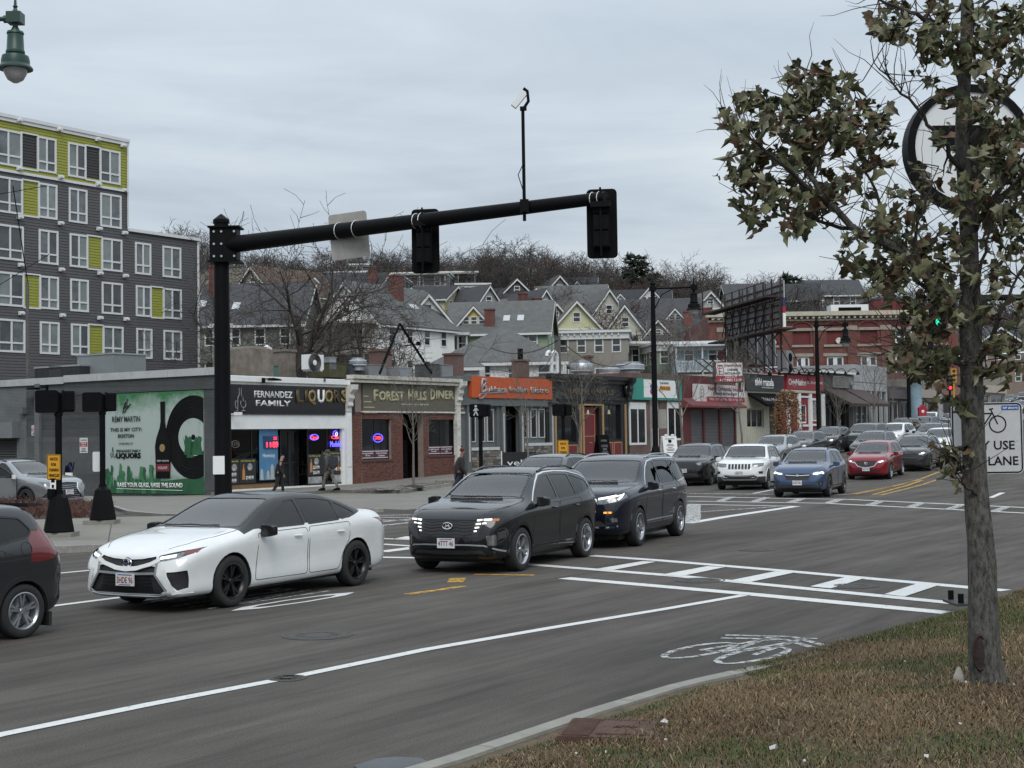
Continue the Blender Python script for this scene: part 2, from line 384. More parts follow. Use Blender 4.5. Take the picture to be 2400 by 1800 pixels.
# lane word painted under the white saloon, read by traffic coming towards us
def road_text(t,c,w,h,xdir,m,name):
 me=text_mesh(t,1.0,1.0,bold=.012,ext=0).copy();n=len(me.vertices);P=np.zeros(n*3,np.float32);me.vertices.foreach_get('co',P);P=P.reshape(-1,3)
 x=Vector(xdir).normalized();y=Vector((-x.y,x.x));Q=[]
 for p in P:
  q=Vector((c.x,c.y))+x*float(p[0])*w+y*float(p[2])*h;Q.append((q.x,q.y,gz(q.x,q.y)+.006))
 me.vertices.foreach_set('co',np.array(Q,np.float32).ravel());me.update();return link(name,me,road,m)
oc=G(690,1411);xr=Vector((-D2.y,D2.x))
for i,ch in enumerate('ONLY'):
 c=Vector((oc.x,oc.y,0))+Vector((xr.x,xr.y,0))*(i*.62);road_text(ch,c,.42,2.35,xr,PW if i==0 else PWW,'lane_letter')
 # bicycle and arrow symbol in the near lane
bc=G(1715,1528);bd=Vector((.62,.785));bx=Vector((bd.y,-bd.x))
def bp(x,y):p=Vector((bc.x,bc.y))+bx*x+bd*y;return(p.x,p.y)
def circ(x,y,rx,ry,n=18,a0=0,a1=2*pi):return[bp(x+rx*cos(a0+(a1-a0)*i/n),y+ry*sin(a0+(a1-a0)*i/n))for i in range(n+1)]
for ln,w in((circ(-.30,-.1,.21,.60),.075),(circ(.30,-.1,.21,.60),.075),([bp(-.30,-.1),bp(-.12,.85),bp(.20,.85),bp(.0,-.1),bp(-.30,-.1)],.07),([bp(.0,-.1),bp(-.15,1.1)],.07),([bp(-.24,1.12),bp(-.06,1.12)],.08),([bp(.30,-.1),bp(.18,1.2),bp(.32,1.25)],.07)):
 ribbon(ln,w,'bicycle_symbol',PWW)
ch=[G(1700,1490),G(1858,1494),G(1932,1515)];ribbon(ch,.09,'arrow_symbol',PWW);ribbon([G(1690,1497),G(1840,1501),G(1902,1519)],.09,'arrow_symbol',PWW)
# manhole covers in the road
IRON=mat('cast_iron',(.066,.061,.056),.75,.1,var=.3,scale=30,bump=.6,bscale=60)
for(u,v),r,lab in(((745,1490),.40,'round iron manhole cover in the road below the white saloon'),((1640,1361),.38,'round manhole cover touching the left end of the near crosswalk'),((1995,1374),.38,'round manhole cover inside the right end of the near crosswalk'),((1775,1289),.36,'faint manhole cover in the empty middle of the crossing'),((672,1592),.18,'small valve cover on the long white lane line')):
 p=G(u,v);mb=MB().lathe([(r,-.02),(r,.008),(r-.03,.008),(r-.04,.002),(r*.86,.002),(r*.84,.009),(.001,.009)],n=28)
 for k in range(12):
  a=k*pi/6;c,s_=cos(a)*r*.5,sin(a)*r*.5;mb.box(c-.05,c+.05,s_-.03,s_+.03,.009,.013)
 tag(mb.build('manhole_cover',IRON),lab,'manhole cover','iron covers set in the asphalt').location=p
 # ---- pavements and plaza
def slab(name,pts,top,m,kerb=GRANITE,thick=.22,sub=True):
 """a raised pavement with its top following the street and a face down to the road"""
 P=[Vector((p[0],p[1]))for p in pts];bm=bmesh.new()
 vs=[bm.verts.new((p.x,p.y,0))for p in P];f=bm.faces.new(vs);bmesh.ops.recalc_face_normals(bm,faces=bm.faces)
 if f.normal.z<0:f.normal_flip()
 bmesh.ops.triangulate(bm,faces=[f])
 for _ in range(4):
  long=[e for e in bm.edges if e.calc_length()>3]
  if not long:break
  bmesh.ops.subdivide_edges(bm,edges=long,cuts=1);bmesh.ops.triangulate(bm,faces=bm.faces)
 for v in bm.verts:v.co.z=gz(v.co.x,v.co.y)+top
 bd=[e for e in bm.edges if e.is_boundary];r=bmesh.ops.extrude_edge_only(bm,edges=bd)
 for g in r['geom']:
  if isinstance(g,bmesh.types.BMVert):g.co.z-=thick
 me=bpy.data.meshes.new(name);bm.to_mesh(me);bm.free();return tag(link(name,me,None,m),kind='structure')
def kerb_run(pts,parent,top,w=.16,h=.16,L=1.8,m=GRANITE,inset=0):
 """separate kerb stones along a line"""
 P=[Vector((p[0],p[1]))for p in pts];d=[0]
 for a,b in zip(P,P[1:]):d.append(d[-1]+(b-a).length)
 def pos(t):
  i=max(0,min(len(P)-2,int(np.searchsorted(d,t)-1)));return P[i].lerp(P[i+1],(t-d[i])/max(d[i+1]-d[i],1e-6))
 t=0;i=0
 while t<d[-1]-.2:
  t2=min(t+L*rnd.uniform(.9,1.1),d[-1]);a,b=pos(t+.008),pos(t2-.008);ax=(b-a);n=Vector((-ax.y,ax.x)).normalized()*w
  j=rnd.uniform(-.006,.006);mb=MB();vs=[]
  for q in(a,b,b+n,a+n):vs.append((q.x,q.y,gz(q.x,q.y)+top-h))
  for q in(a,b,b+n,a+n):vs.append((q.x,q.y,gz(q.x,q.y)+top+j))
  mb.add(vs,[(0,3,2,1),(4,5,6,7),(0,1,5,4),(1,2,6,5),(2,3,7,6),(3,0,4,7)]);mb.build('kerb_stone',m,parent);t=t2
def SQ(s,q):p=A0+D2*s+B2*q;return p
PAVE=mat('pavement_concrete',(.185,.175,.152),.88,var=.14,scale=.8,bump=.2,bscale=50,dirt=.28)
PLAZA=mat('plaza_concrete',(.21,.197,.168),.88,var=.12,scale=.8,bump=.2,bscale=50,dirt=.25)
# lower pavement in front of the mural and the shops
fr=[G(-150,1186),G(262,1193),G(300,1206),G(380,1213),G(620,1216),G(855,1198),G(950,1203),G(1060,1192)]
low=slab('pavement',[SQ(-6,16)]+[SQ(-2,1.5)]+[SQ(.0,1.5),SQ(12,1.5),SQ(14,-6)]+[(p.x,p.y)for p in reversed(fr[1:])],.10,PAVE)
kerb_run([(p.x,p.y)for p in fr[1:]],low,.105,h=.14)
up=[SQ(-.6,.2),SQ(-.9,-3.4)]+[(p.x,p.y)for p in(G(780,1160),G(830,1162),G(950,1162),G(1000,1153),G(1058,1144))]+[SQ(14,-6.6),SQ(95,-6.6),SQ(140,-6),SQ(140,.4)]
upper=slab('shop_pavement',up,.24,PAVE,thick=.3)
kerb_run([up[2],up[3],up[4],up[5],up[6],up[7],up[8],up[9]],upper,.245,h=.2)
# cobble strip behind the kerb: each setts its own stone
COB=[mat('cobble_%s'%k,c,.85,var=.25,scale=14,bump=.4)for k,c in(('grey',(.20,.19,.17)),('buff',(.27,.24,.19)),('dark',(.13,.12,.11)))]
cob=[]
for a in range(3):
 mb=MB();mb.prism([(-.12,-.07),(.11,-.075),(.125,.06),(-.11,.075)],0,.03,'xy');mb.prism([(-.10,-.055),(.09,-.06),(.105,.045),(-.09,.06)],.03,.042,'xy');cob.append(mb.mesh('cobble'))
cp=[Vector(up[i])for i in range(3,7)]+[SQ(14,-6.6),SQ(26,-6.6)];nst=0
for a,b in zip(cp,cp[1:]):
 ax=b-a;n=Vector((-ax.y,ax.x)).normalized();ax_n=ax.normalized();k=int(ax.length/.27)
 for i in range(k):
  for j in range(7):
   if nst>=300:break
   p=a+ax_n*((i+.5*(j%2)+rnd.uniform(-.1,.1))*.27)+n*(.30+j*.17+rnd.uniform(-.02,.02))
   o=link('cobble',cob[nst%3],upper,COB[rnd.choice((0,0,1,2))]);o.location=(p.x,p.y,gz(p.x,p.y)+.235+rnd.uniform(0,.02));o.rotation_euler=(0,0,atan2(ax.y,ax.x)+rnd.uniform(-.12,.12));nst+=1
   # near plaza with the signal poles
pz=[G(-160,1312),G(0,1305),G(119,1297),G(330,1289),G(520,1275),G(640,1258),G(690,1240),G(660,1226),G(560,1219),G(400,1220),G(232,1224),G(0,1232),G(-160,1236)]
plaza=slab('plaza',[(p.x,p.y)for p in pz],.13,PLAZA)
kerb_run([(p.x,p.y)for p in pz[:9]],plaza,.135,h=.17,w=.18)
PLZ=.13
# expansion joints of the plaza slabs
JM=mat('joint_dark',(.06,.056,.05),.9,var=.1)
for a,b in(((0,1268),(330,1262)),((60,1296),(130,1228)),((250,1291),(262,1223)),((330,1262),(560,1240)),((430,1281),(390,1220))):
 p,q=G(*a,dz=.13),G(*b,dz=.13);d=(q-p);n=Vector((-d.y,d.x,0)).normalized()*.012
 MB().quad(*[(x.x,x.y,gz(x.x,x.y)+.134)for x in(p-n,q-n,q+n,p+n)]).build('slab_joint',JM,plaza)
 # ---- lawn in the foreground
KP=[G(u,v,.12)for u,v in((700,1868),(860,1826),(1000,1790),(1380,1664),(1582,1604),(1772,1560),(1900,1528),(2100,1474),(2290,1425),(2400,1384),(2560,1335),(2800,1265))]
KP=[Vector((p.x,p.y))for p in KP];KD=[0]
for a,b in zip(KP,KP[1:]):KD.append(KD[-1]+(b-a).length)
def kpos(t):
 i=max(0,min(len(KP)-2,int(np.searchsorted(KD,t)-1)));f=(t-KD[i])/(KD[i+1]-KD[i]);p=KP[i].lerp(KP[i+1],f);d=(KP[i+1]-KP[i]).normalized();return p,Vector((d.y,-d.x))
def lawn_pt(t,w):
 p,n=kpos(t);n=n.lerp(Vector((.78,-.62)),min(1,w/2)).normalized();q=p+n*w;return q,.105+.17*min(1,max(0,w-.25)/2.6)**.9+.03*sin(q.x*1.3+2)*sin(q.y*1.1)*min(1,w)
SOIL=mat('lawn_soil',(.095,.070,.042),.95,var=.4,scale=6,bump=.6,bscale=30)
ts=np.arange(-.3,KD[-1]+.3,.3);ws=[.13,.2,.35,.6,.9,1.3,1.8,2.5,3.5,5,7,10,14]
V=[];F=[]
for t in ts:
 for w in ws:p,z=lawn_pt(t,w);V.append((p.x,p.y,z))
nw=len(ws)
for i in range(len(ts)-1):
 for j in range(nw-1):F.append((i*nw+j,i*nw+j+1,(i+1)*nw+j+1,(i+1)*nw+j))
lawn=tag(link('lawn',fastmesh('lawn',V,F),None,SOIL),kind='structure');lawn.data.shade_smooth()
KC=mat('kerb_concrete',(.255,.245,.215),.85,var=.15,scale=5,bump=.3,bscale=70,dirt=.4)
kt=0
while kt<KD[5]+.6:
 t2=kt+rnd.uniform(1.5,2.0);mb=MB();vs=[];mlt=4
 for k in range(mlt+1):
  p,n=kpos(kt+.006+(t2-kt-.012)*k/mlt)
  for w,z in((-.03,-.05),(-.015,.10),(0,.125),(.14,.125),(.15,-.05)):q=p+n*w;vs.append((q.x,q.y,z))
 fcs=[(k*5+i,k*5+i+1,(k+1)*5+i+1,(k+1)*5+i)for k in range(mlt)for i in range(4)]+[(0,1,2,3,4),tuple(mlt*5+i for i in(4,3,2,1,0))]
 mb.add(vs,fcs).build('kerb_stone',KC,lawn);kt=t2
 # grass blades, straw brown with green patches
def vnoise(x,y,s,seed=0):
 x=x/s+seed*17.3;y=y/s+seed*9.1;xi=np.floor(x).astype(int);yi=np.floor(y).astype(int);fx=x-xi;fy=y-yi
 fx=fx*fx*(3-2*fx);fy=fy*fy*(3-2*fy)
 def h(a,b):return np.modf(np.abs(np.sin(a*127.1+b*311.7+seed*74.7)*43758.5453))[0]
 return(h(xi,yi)*(1-fx)+h(xi+1,yi)*fx)*(1-fy)+(h(xi,yi+1)*(1-fx)+h(xi+1,yi+1)*fx)*fy
rg=np.random.default_rng(5);NB=210000
tt=rg.uniform(0,KD[-2],NB*2);ww=rg.uniform(0,1,NB*2)**1.5*9.7
PT=np.zeros((NB*2,3));tq=np.linspace(0,KD[-1],400);kk=[kpos(t)for t in tq]
kx=np.array([k[0].x for k in kk]);ky=np.array([k[0].y for k in kk]);nx_=np.array([k[1].x for k in kk]);ny_=np.array([k[1].y for k in kk])
bx_,by_=np.interp(tt,tq,kx),np.interp(tt,tq,ky);a_=np.minimum(1,ww/2);mx_,my_=np.interp(tt,tq,nx_)*(1-a_)+.78*a_,np.interp(tt,tq,ny_)*(1-a_)-.62*a_
l_=np.hypot(mx_,my_);PT[:,0]=bx_+mx_/l_*ww;PT[:,1]=by_+my_/l_*ww
PT[:,2]=.105+.17*np.minimum(1,np.maximum(0,ww-.25)/2.6)**.9+.03*np.sin(PT[:,0]*1.3+2)*np.sin(PT[:,1]*1.1)*np.minimum(1,ww)
ok=(PT[:,1]>7.6)&(PT[:,1]<27)&(PT[:,0]<.40*PT[:,1]+1.2)
thin=vnoise(PT[:,0],PT[:,1],.35,3);ok&=rg.uniform(0,1,NB*2)<(.45+.75*thin)
edge=np.where(tt<KD[5]-.4,.24+.10*vnoise(PT[:,0],PT[:,1],.5,6),.0);ok&=ww>edge
PT=PT[ok][:NB];tt=tt[ok][:NB];ww=ww[ok][:NB];NB=len(PT)
green=vnoise(PT[:,0],PT[:,1],1.1,1)*.65+vnoise(PT[:,0],PT[:,1],.4,2)*.35+.22*(ww<.35)
isg=rg.uniform(0,1,NB)<np.clip((green-.56)*3.6,.02,.75)
ln=np.where(isg,rg.uniform(.035,.085,NB),rg.uniform(.04,.12,NB));ln=np.where((ww<.6)&(tt<KD[5]),ln*.55,ln);tilt=np.where(isg,rg.uniform(.3,1.1,NB),rg.uniform(.8,1.5,NB));az=rg.uniform(0,2*pi,NB);wd=rg.uniform(.0017,.0042,NB)
dx,dy,dz_=np.sin(tilt)*np.cos(az),np.sin(tilt)*np.sin(az),np.cos(tilt);px_,py_=-np.sin(az),np.cos(az)
b=PT+np.stack([0*ln,0*ln,rg.uniform(-.005,.012,NB)],1);side=np.stack([px_*wd,py_*wd,0*wd],1);mid=b+np.stack([dx,dy,dz_+.25],1)*(ln*.55)[:,None];tip=b+np.stack([dx*1.1,dy*1.1,dz_*.55],1)*ln[:,None]
GV=np.stack([b-side,b+side,mid+side*.7,mid-side*.7,tip+side*.15,tip-side*.15],1).reshape(-1,3);bi=(np.arange(NB)*6)[:,None]
GF=np.concatenate([bi+np.array([[0,1,2,3]]),bi+np.array([[3,2,4,5]])])
gme=fastmesh('grass',GV,GF);cl=np.zeros((NB,4),np.float32);cl[:,3]=1
st=np.array([.175,.120,.062]);st2=np.array([.098,.060,.032]);st3=np.array([.29,.22,.13]);gr=np.array([.055,.075,.022]);gr2=np.array([.085,.095,.035])
r1=rg.uniform(0,1,NB)[:,None];pn=np.clip((vnoise(PT[:,0],PT[:,1],.9,4)-.3)*2,0,1)[:,None];mixb=np.clip(r1*.6+pn*.6,0,1)
cl[:,:3]=np.where(isg[:,None],gr*(1-r1)+gr2*r1,np.where(r1>.86,st3,st2*(1-mixb)+st*mixb))
ca=gme.color_attributes.new('col','FLOAT_COLOR','POINT');ca.data.foreach_set('color',np.repeat(cl,6,0).ravel())
GM=mat('grass_blades',(.1,.1,.05),.8,var=0,spec=.25);an=GM.node_tree.nodes.new('ShaderNodeVertexColor');an.layer_name='col';GM.node_tree.links.new(an.outputs[0],GM.node_tree.nodes['Principled BSDF'].inputs['Base Color'])
tag(link('grass',gme,None,GM),kind='stuff')
def lawn_z(x,y):
 best=min(range(len(tq)),key=lambda i:(kx[i]-x)**2+(ky[i]-y)**2);w=sqrt((kx[best]-x)**2+(ky[best]-y)**2);return.105+.17*min(1,max(0,w-.25)/2.6)**.9+.03*sin(x*1.3+2)*sin(y*1.1)*min(1,w)
def GL(u,v):
 d=ray(u,v);t=5.0
 for i in range(4000):
  p=CAM+d*t
  if p.z<=lawn_z(p.x,p.y):break
  t+=.02
 return p
 # ================================================================== BUILDINGS
def grid_boxes(mb,x0,x1,z0,z1,holes,y0,y1):
 """a wall of thickness y0..y1 with rectangular openings (hx0, hx1, hz0, hz1)"""
 zs=sorted({z0,z1,*[min(max(h[2],z0),z1)for h in holes],*[min(max(h[3],z0),z1)for h in holes]})
 for a,b in zip(zs,zs[1:]):
  if b-a<1e-4:continue
  m=(a+b)/2;cuts=sorted((max(h[0],x0),min(h[1],x1))for h in holes if h[2]<m<h[3]and h[1]>x0 and h[0]<x1);x=x0
  for c0,c1 in cuts:
   if c0>x+1e-4:mb.box(x,c0,y0,y1,a,b)
   x=max(x,c1)
  if x1>x+1e-4:mb.box(x,x1,y0,y1,a,b)
 return mb
def window(par,x0,x1,z0,z1,y,fm,pm,nx=1,nz=1,fw=.06,d=.06,split=None,name='window',sill=None,pane_y=.03):
 """a framed window in an xz wall facing -y: the frame is the part, each pane below it"""
 mb=MB().box(x0,x0+fw,y,y+d,z0,z1).box(x1-fw,x1,y,y+d,z0,z1).box(x0+fw,x1-fw,y,y+d,z1-fw,z1).box(x0+fw,x1-fw,y,y+d,z0,z0+fw)
 zsp=split if split else[z0+(z1-z0)*k/nz for k in range(1,nz)];xsp=[x0+(x1-x0)*k/nx for k in range(1,nx)];w2=fw*.42
 for a in xsp:mb.box(a-w2,a+w2,y+.004,y+d,z0+fw,z1-fw)
 for a in zsp:mb.box(x0+fw,x1-fw,y+.008,y+d,a-w2,a+w2)
 f=mb.build(name,fm,par)
 xe=[x0+fw]+xsp+[x1-fw];ze=[z0+fw]+list(zsp)+[z1-fw]
 for i in range(len(xe)-1):
  for j in range(len(ze)-1):
   MB().box(xe[i]-.002,xe[i+1]+.002,y+pane_y,y+pane_y+.012,ze[j]-.002,ze[j+1]+.002).build('pane',pm if not callable(pm)else pm(i,j),f)
 return f
class Front:
 """a building in the shop row: local x along the row, y backwards, z up from its base"""
 def __init__(s,name,label,cat,s0,s1,top,base=None,depth=13,q=0.0,group='shops in the row'):
  s.s0,s.w,s.q=s0,s1-s0,q;s.base=min(gzs(s0),gzs(s1))-.1 if base is None else base;s.top=top-s.base
  p=SQ(s0,q);s.root=thing(name,label,cat,(p.x,p.y,s.base),ANG,group);s.depth=depth
 def F(s,u,v):a,z=fs(u,v,s.q);return a-s.s0,z-s.base
 def r(s,u0,vt,vb,u1):x0,zt=s.F(u0,vt);_,zb=s.F(u0,vb);x1,_=s.F(u1,vt);return x0,x1,zb,zt
 def box(s,nm,m,rc,y0,y1,par=None):return MB().box(rc[0],rc[1],y0,y1,rc[2],rc[3]).build(nm,m,par or s.root)
 def shell(s,m,roofm,holes,wallm=None,front=.0,thick=.35,dark=True):
  grid_boxes(MB(),0,s.w,-.6,s.top,holes,front,front+thick).build('front_wall',wallm or m,s.root)
  mb=MB().box(0,.25,front+thick,s.depth,-.6,s.top).box(s.w-.25,s.w,front+thick,s.depth,-.6,s.top).box(.25,s.w-.25,s.depth-.25,s.depth,-.6,s.top);mb.build('side_wall',m,s.root)
  MB().box(.25,s.w-.25,front+thick,s.depth-.25,s.top-.35,s.top-.2).build('roof',roofm,s.root)
  if dark:MB().box(.25,s.w-.25,3.2,3.4,-.5,s.top-.4).box(.25,s.w-.25,front+thick,3.2,-.3,-.05).build('shop_interior',INTER,s.root)
 def text(s,t,u,v,h_px,m,u1=None,y=-.02,par=None,**k):
  """lettering centred between u and u1 at height v"""
  x0,z=s.F(u,v);_,z2=s.F(u,v+h_px);x1=s.F(u1,v)[0];h=z-z2
  return text(t,par or s.root,(x0+x1)/2,y,z-h/2,h,m,w=x1-x0,**k)
INTER=mat('shop_interior',(.03,.028,.026),.9,var=.5,scale=2)
ROOFM=mat('flat_roof',(.07,.07,.07),.9,var=.3)
TRIMW=mat('weathered_white_trim',(.62,.61,.57),.6,var=.1,scale=4,dirt=.45)
BRKD=[mat('diner_brick_%s'%k,c,.85,var=.25,scale=10,bump=.3)for k,c in(('red',(.135,.050,.038)),('dark',(.085,.036,.030)),('rust',(.165,.066,.046)))]
MORT=mat('pale_mortar',(.25,.205,.175),.9,var=.2,scale=5)
GOLD=mat('gold_lettering',(.34,.25,.10),.4,.3,var=.1);OLIVE=mat('olive_sign_board',(.115,.105,.078),.6,var=.08);CREAM=mat('cream_lettering',(.52,.48,.30),.5,var=.05)
def bricks(par,rects,y,cap_left,bw=.205,bh=.0685,joint=.011,mats=None,proud=.012,name='brick'):
 """running-bond bricks on rectangles of a wall: single objects first, the rest as one part"""
 shared=MB().box(0,bw-joint,-proud,.004,0,bh-joint).mesh(name);cells=[]
 for x0,x1,z0,z1 in rects:
  n=int((z1-z0)/bh)
  for r in range(n):
   x=x0-(bw/2 if(int((z0+r*bh)/bh))%2 else 0)
   while x<x1-.03:
    a,b=max(x,x0),min(x+bw,x1)
    if b-a>.05:cells.append((a,b,z0+r*bh))
    x+=bw
 restm=[MB()for _ in mats];k=0
 for a,b,z in cells:
  m=rnd.choice((0,0,0,1,2));dy=rnd.uniform(-.003,.003)
  if k<cap_left and(b-a)>bw*.9:
   o=link(name,shared,par,mats[m]);o.location=(a,y+dy,z);k+=1
  else:restm[m].box(a,b-joint,y-proud+dy,y+.004,z,z+bh-joint)
 for m,mb in zip(mats,restm):
  if mb.v:tag(mb.build(name+'_courses',m,par),kind='stuff')
  # ---------------------------------------------------------------- corner liquor shop
B=Front('liquor_shop','corner liquor shop with black sign board, white fascia and poster-filled windows','shop',0,7.75,4.95)
bd=lambda x,y:(520+.1809*x,880+.1809*y)
def rq(x0,y0,y1,x1):(u0,v0),(u1,_)=bd(x0,y0),bd(x1,y0);return B.r(u0,v0,bd(x0,y1)[1],u1)
op=B.r(530,1006,1146,824);op=(.15,7.5,.42,op[3])
B.shell(mat('shop_side_grey',(.18,.19,.19),.8),ROOFM,[op],WHITE)
rc=B.r(528,884,900,834);B.box('cornice',WHITE,(-.1,7.8,rc[2]+.12,rc[3]+.05),-.28,0);B.box('cornice_moulding',TRIMW,(-.1,7.85,rc[2],rc[2]+.115),-.18,0)
sg=B.r(529,902,970,826);sgn=B.box('sign_board',PIANO,(.0,sg[1],sg[2],sg[3]),-.14,-.0)
B.text('FERNANDEZ',590,916,15,WHITEP,680,y=-.145,bold=.025);B.text('FAMILY',594,938,13,WHITEP,676,y=-.145,bold=.02)
for t,m,a,b_ in(('L',mat('dark_bronze_letter',(.085,.062,.028),.4,.2,var=.5,scale=5),688,706),('I',None,708,714),('Q',GOLD,716,734),('U',WHITEP,738,754),('O',GOLD,755,774),('R',None,776,791),('S',mat('brass_letter',(.24,.18,.075),.4,.2,var=.4,scale=5),793,809)):
 B.text(t,a,914,29,m or MC['dark_bronze_letter'],b_,y=-.145,bold=.03,ext=.04,name='sign_letter')
def wire(pts,par,m,r=.012,nm='sign_logo',y=-.155):return MB().tube([(B.F(*bd(x,yy))[0],y,B.F(*bd(x,yy))[1])for x,yy in pts],r,5).build(nm,m,par)
LOGO=mat('silver_outline',(.45,.45,.45),.4,.3,var=0)
wire([(145,460),(172,458),(172,290),(190,255),(190,165),(216,165),(216,255),(240,290),(240,330),(250,335)],B.root,LOGO);wire([(172,335),(145,330),(138,380),(150,425),(165,430)],B.root,LOGO);wire([(212,330),(208,370),(225,410),(245,415),(270,405),(278,370),(265,325)],B.root,LOGO);wire([(244,415),(244,455),(222,458),(268,456)],B.root,LOGO)
bn=B.r(530,971,1006,825);B.box('fascia_band',WHITE,(.0,7.62,bn[2],bn[3]-.03),-.06,0)
MB().box(7.60,7.95,-.22,.02,.0,bn[2]+.75).box(7.64,7.91,-.25,-.22,.15,1.1).box(7.64,7.91,-.25,-.22,1.2,bn[2]+.6).build('pilaster',WHITE,B.root)
CONSOLE=[(-.22,0),(-.22,.18),(-.34,.28),(-.30,.45),(-.42,.62),(-.38,.80),(-.62,1.0),(-.64,1.22),(0,1.22),(0,0)]
def console(B,x,w,z,h,m):
 MB().prism([(y,z+zz*h/1.22)for y,zz in CONSOLE],x,x+w,'yz').build('console_bracket',m,B.root)
console(B,7.60,.35,bn[2]+.78,1.25,TRIMW)
DF=mat('dark_shopfront_frame',(.012,.012,.013),.4,var=.1)
lw=rq(66,690,1400,745);rw=rq(1132,640,1460,1632);zt=op[3]
window(B.root,lw[0],lw[1],.60,zt,.12,DF,SIDEG,2,1,.05);window(B.root,rw[0],rw[1],.50,zt,.12,DF,SIDEG,2,1,.05)
MB().box(lw[0],lw[1],.06,.2,.25,.60).build('stall_riser',mat('brown_riser',(.19,.105,.045),.7,var=.2),B.root);MB().box(rw[0],rw[1],.06,.2,-.2,.50).build('stall_riser',DF,B.root)
dr=rq(860,655,1480,1100);window(B.root,dr[0],(dr[0]+dr[1])/2,-.0,zt-.05,.5,DF,DARKGLASS,1,2,.07,name='door');window(B.root,(dr[0]+dr[1])/2+.01,dr[1],.0,zt-.05,.5,DF,DARKGLASS,1,2,.07,name='door')
PBL=mat('poster_black',(.02,.02,.021),.5,var=.1);PYE=mat('poster_yellow',(.50,.47,.08),.5,var=0);PBLU=mat('poster_blue',(.07,.20,.36),.5,var=.25,scale=.8);PGRY=mat('poster_grey_picture',(.30,.30,.30),.5,var=.6,scale=4);PGRN=mat('poster_green',(.04,.22,.07),.5,var=.2);PORG=mat('bottle_orange',(.45,.20,.07),.5,var=.2)
def poster(nm,m,x0,y0,y1,x1,y=.10):rc=rq(x0,y0,y1,x1);return B.box(nm,m,rc,y,y+.012),rc
for x0,x1,y0,y1,prices,bx in((72,245,1085,1415,('$49.99','$99.99'),None),(250,462,1080,1400,('$149.99',),303),(1132,1310,1020,1300,('$29.99','$56.99'),1178),(1312,1634,985,1285,('$149.99',),1525)):
 p,rc=poster('price_poster',PBL,x0,y0,y1,x1)
 hh=rc[3]-rc[2];ww=rc[1]-rc[0];text('End Of Summer Sale',p,rc[0]+ww*.5,.098,rc[3]-hh*.09,hh*.07,PYE,w=ww*.86,shear=.4,bold=.01)
 for i,t in enumerate(prices):text(t,p,rc[0]+ww*(.62 if bx else.55),.098,rc[2]+hh*(.38-.24*i if len(prices)>1 else.22),hh*.15,WHITEP,w=ww*.46,bold=.02)
 MB().lathe([(.001,0),(.16,.0),(.12,.02)],n=9,axis='y').build('poster_crest',PGRY,p).location=(rc[0]+ww*.62,.085,rc[2]+hh*.66)
 if bx:xx=B.F(*bd(bx,1200))[0];MB().prism([(xx-.09,rc[2]+.15),(xx+.09,rc[2]+.15),(xx+.07,rc[2]+hh*.5),(xx+.025,rc[2]+hh*.66),(xx+.02,rc[2]+hh*.78),(xx-.02,rc[2]+hh*.78),(xx-.025,rc[2]+hh*.66),(xx-.07,rc[2]+hh*.5)],.088,.10).build('bottle_picture',PORG,p)
p,rc=poster('blue_poster',PBLU,505,688,1360,745);hh=rc[3]-rc[2]
mb=MB()
for fx,w,h in((.12,.10,.22),(.45,.10,.18),(.68,.12,.30),(.88,.08,.26)):xx=rc[0]+(rc[1]-rc[0])*fx;mb.prism([(xx-w,rc[2]+.02),(xx+w,rc[2]+.02),(xx+w*.7,rc[2]+hh*h*.8),(xx+.03,rc[2]+hh*h),(xx-.03,rc[2]+hh*h),(xx-w*.7,rc[2]+hh*h*.8)],.09,.099)
mb.build('tower_picture',mat('poster_pale',(.40,.42,.38),.6,var=.2),p);text('Hennessy',p,(rc[0]+rc[1])/2,.095,rc[2]+hh*.48,.17,WHITEP,w=.75)
poster('picture_panel',PGRY,1140,1315,1455,1318,.09);poster('picture_panel',PGRY,1450,1290,1425,1634,.09)
LEDR=mat('red_led',(.3,.01,.02),.4,var=0,emit=(1,.03,.06,3.0));NEB=mat('blue_neon',(.05,.05,.5),.4,var=0,emit=(.10,.08,1,3.0));NER=mat('red_neon',(.5,.03,.03),.4,var=0,emit=(1,.08,.08,1.6));NEW_=mat('pale_neon',(.6,.6,.8),.4,var=0,emit=(.7,.75,1,1.4))
rc=rq(558,785,940,745);sb=tag(B.box('lottery_display',mat('navy_display',(.02,.05,.13),.4),rc,.04,.095),'blue lit number display with red digits')
zc=(rc[2]+rc[3])/2;text('25',sb,rc[0]+.75*(rc[1]-rc[0]),.037,zc+.16,.12,LEDR,w=.22,bold=.02);text('11',sb,rc[0]+.3*(rc[1]-rc[0]),.037,zc-.12,.2,LEDR,w=.3,bold=.04);text('09',sb,rc[0]+.75*(rc[1]-rc[0]),.037,zc-.12,.24,LEDR,w=.36,bold=.05)
def neon(t,x0,y0,y1,x1,m,y=.16,sh=0.0):rc=rq(x0,y0,y1,x1);return text(t,B.root,(rc[0]+rc[1])/2,y-.09,(rc[2]+rc[3])/2,(rc[3]-rc[2]),m,w=rc[1]-rc[0],name='neon_lettering',shear=sh,ext=.02)
neon('Open',1165,775,825,1260,NER,sh=.3);neon('Modelo',1418,850,925,1550,NEB);neon('ATM',135,865,915,225,mat('dull_neon_tube',(.12,.10,.09),.4,var=0))
def loop(x,y,rx,ry,m,n=14):MB().tube([(B.F(*bd(x+rx*cos(t),y+ry*sin(t)))[0],.075,B.F(*bd(x+rx*cos(t),y+ry*sin(t)))[1])for t in np.linspace(0,2*pi,n)],.018,5).build('neon_tube',m,B.root)
loop(1213,800,55,36,NEB);loop(1487,755,30,38,NEB);loop(1500,760,12,20,NEW_);loop(1475,800,40,18,NER);loop(1510,805,18,14,NER);loop(190,890,55,45,MC['dull_neon_tube'])
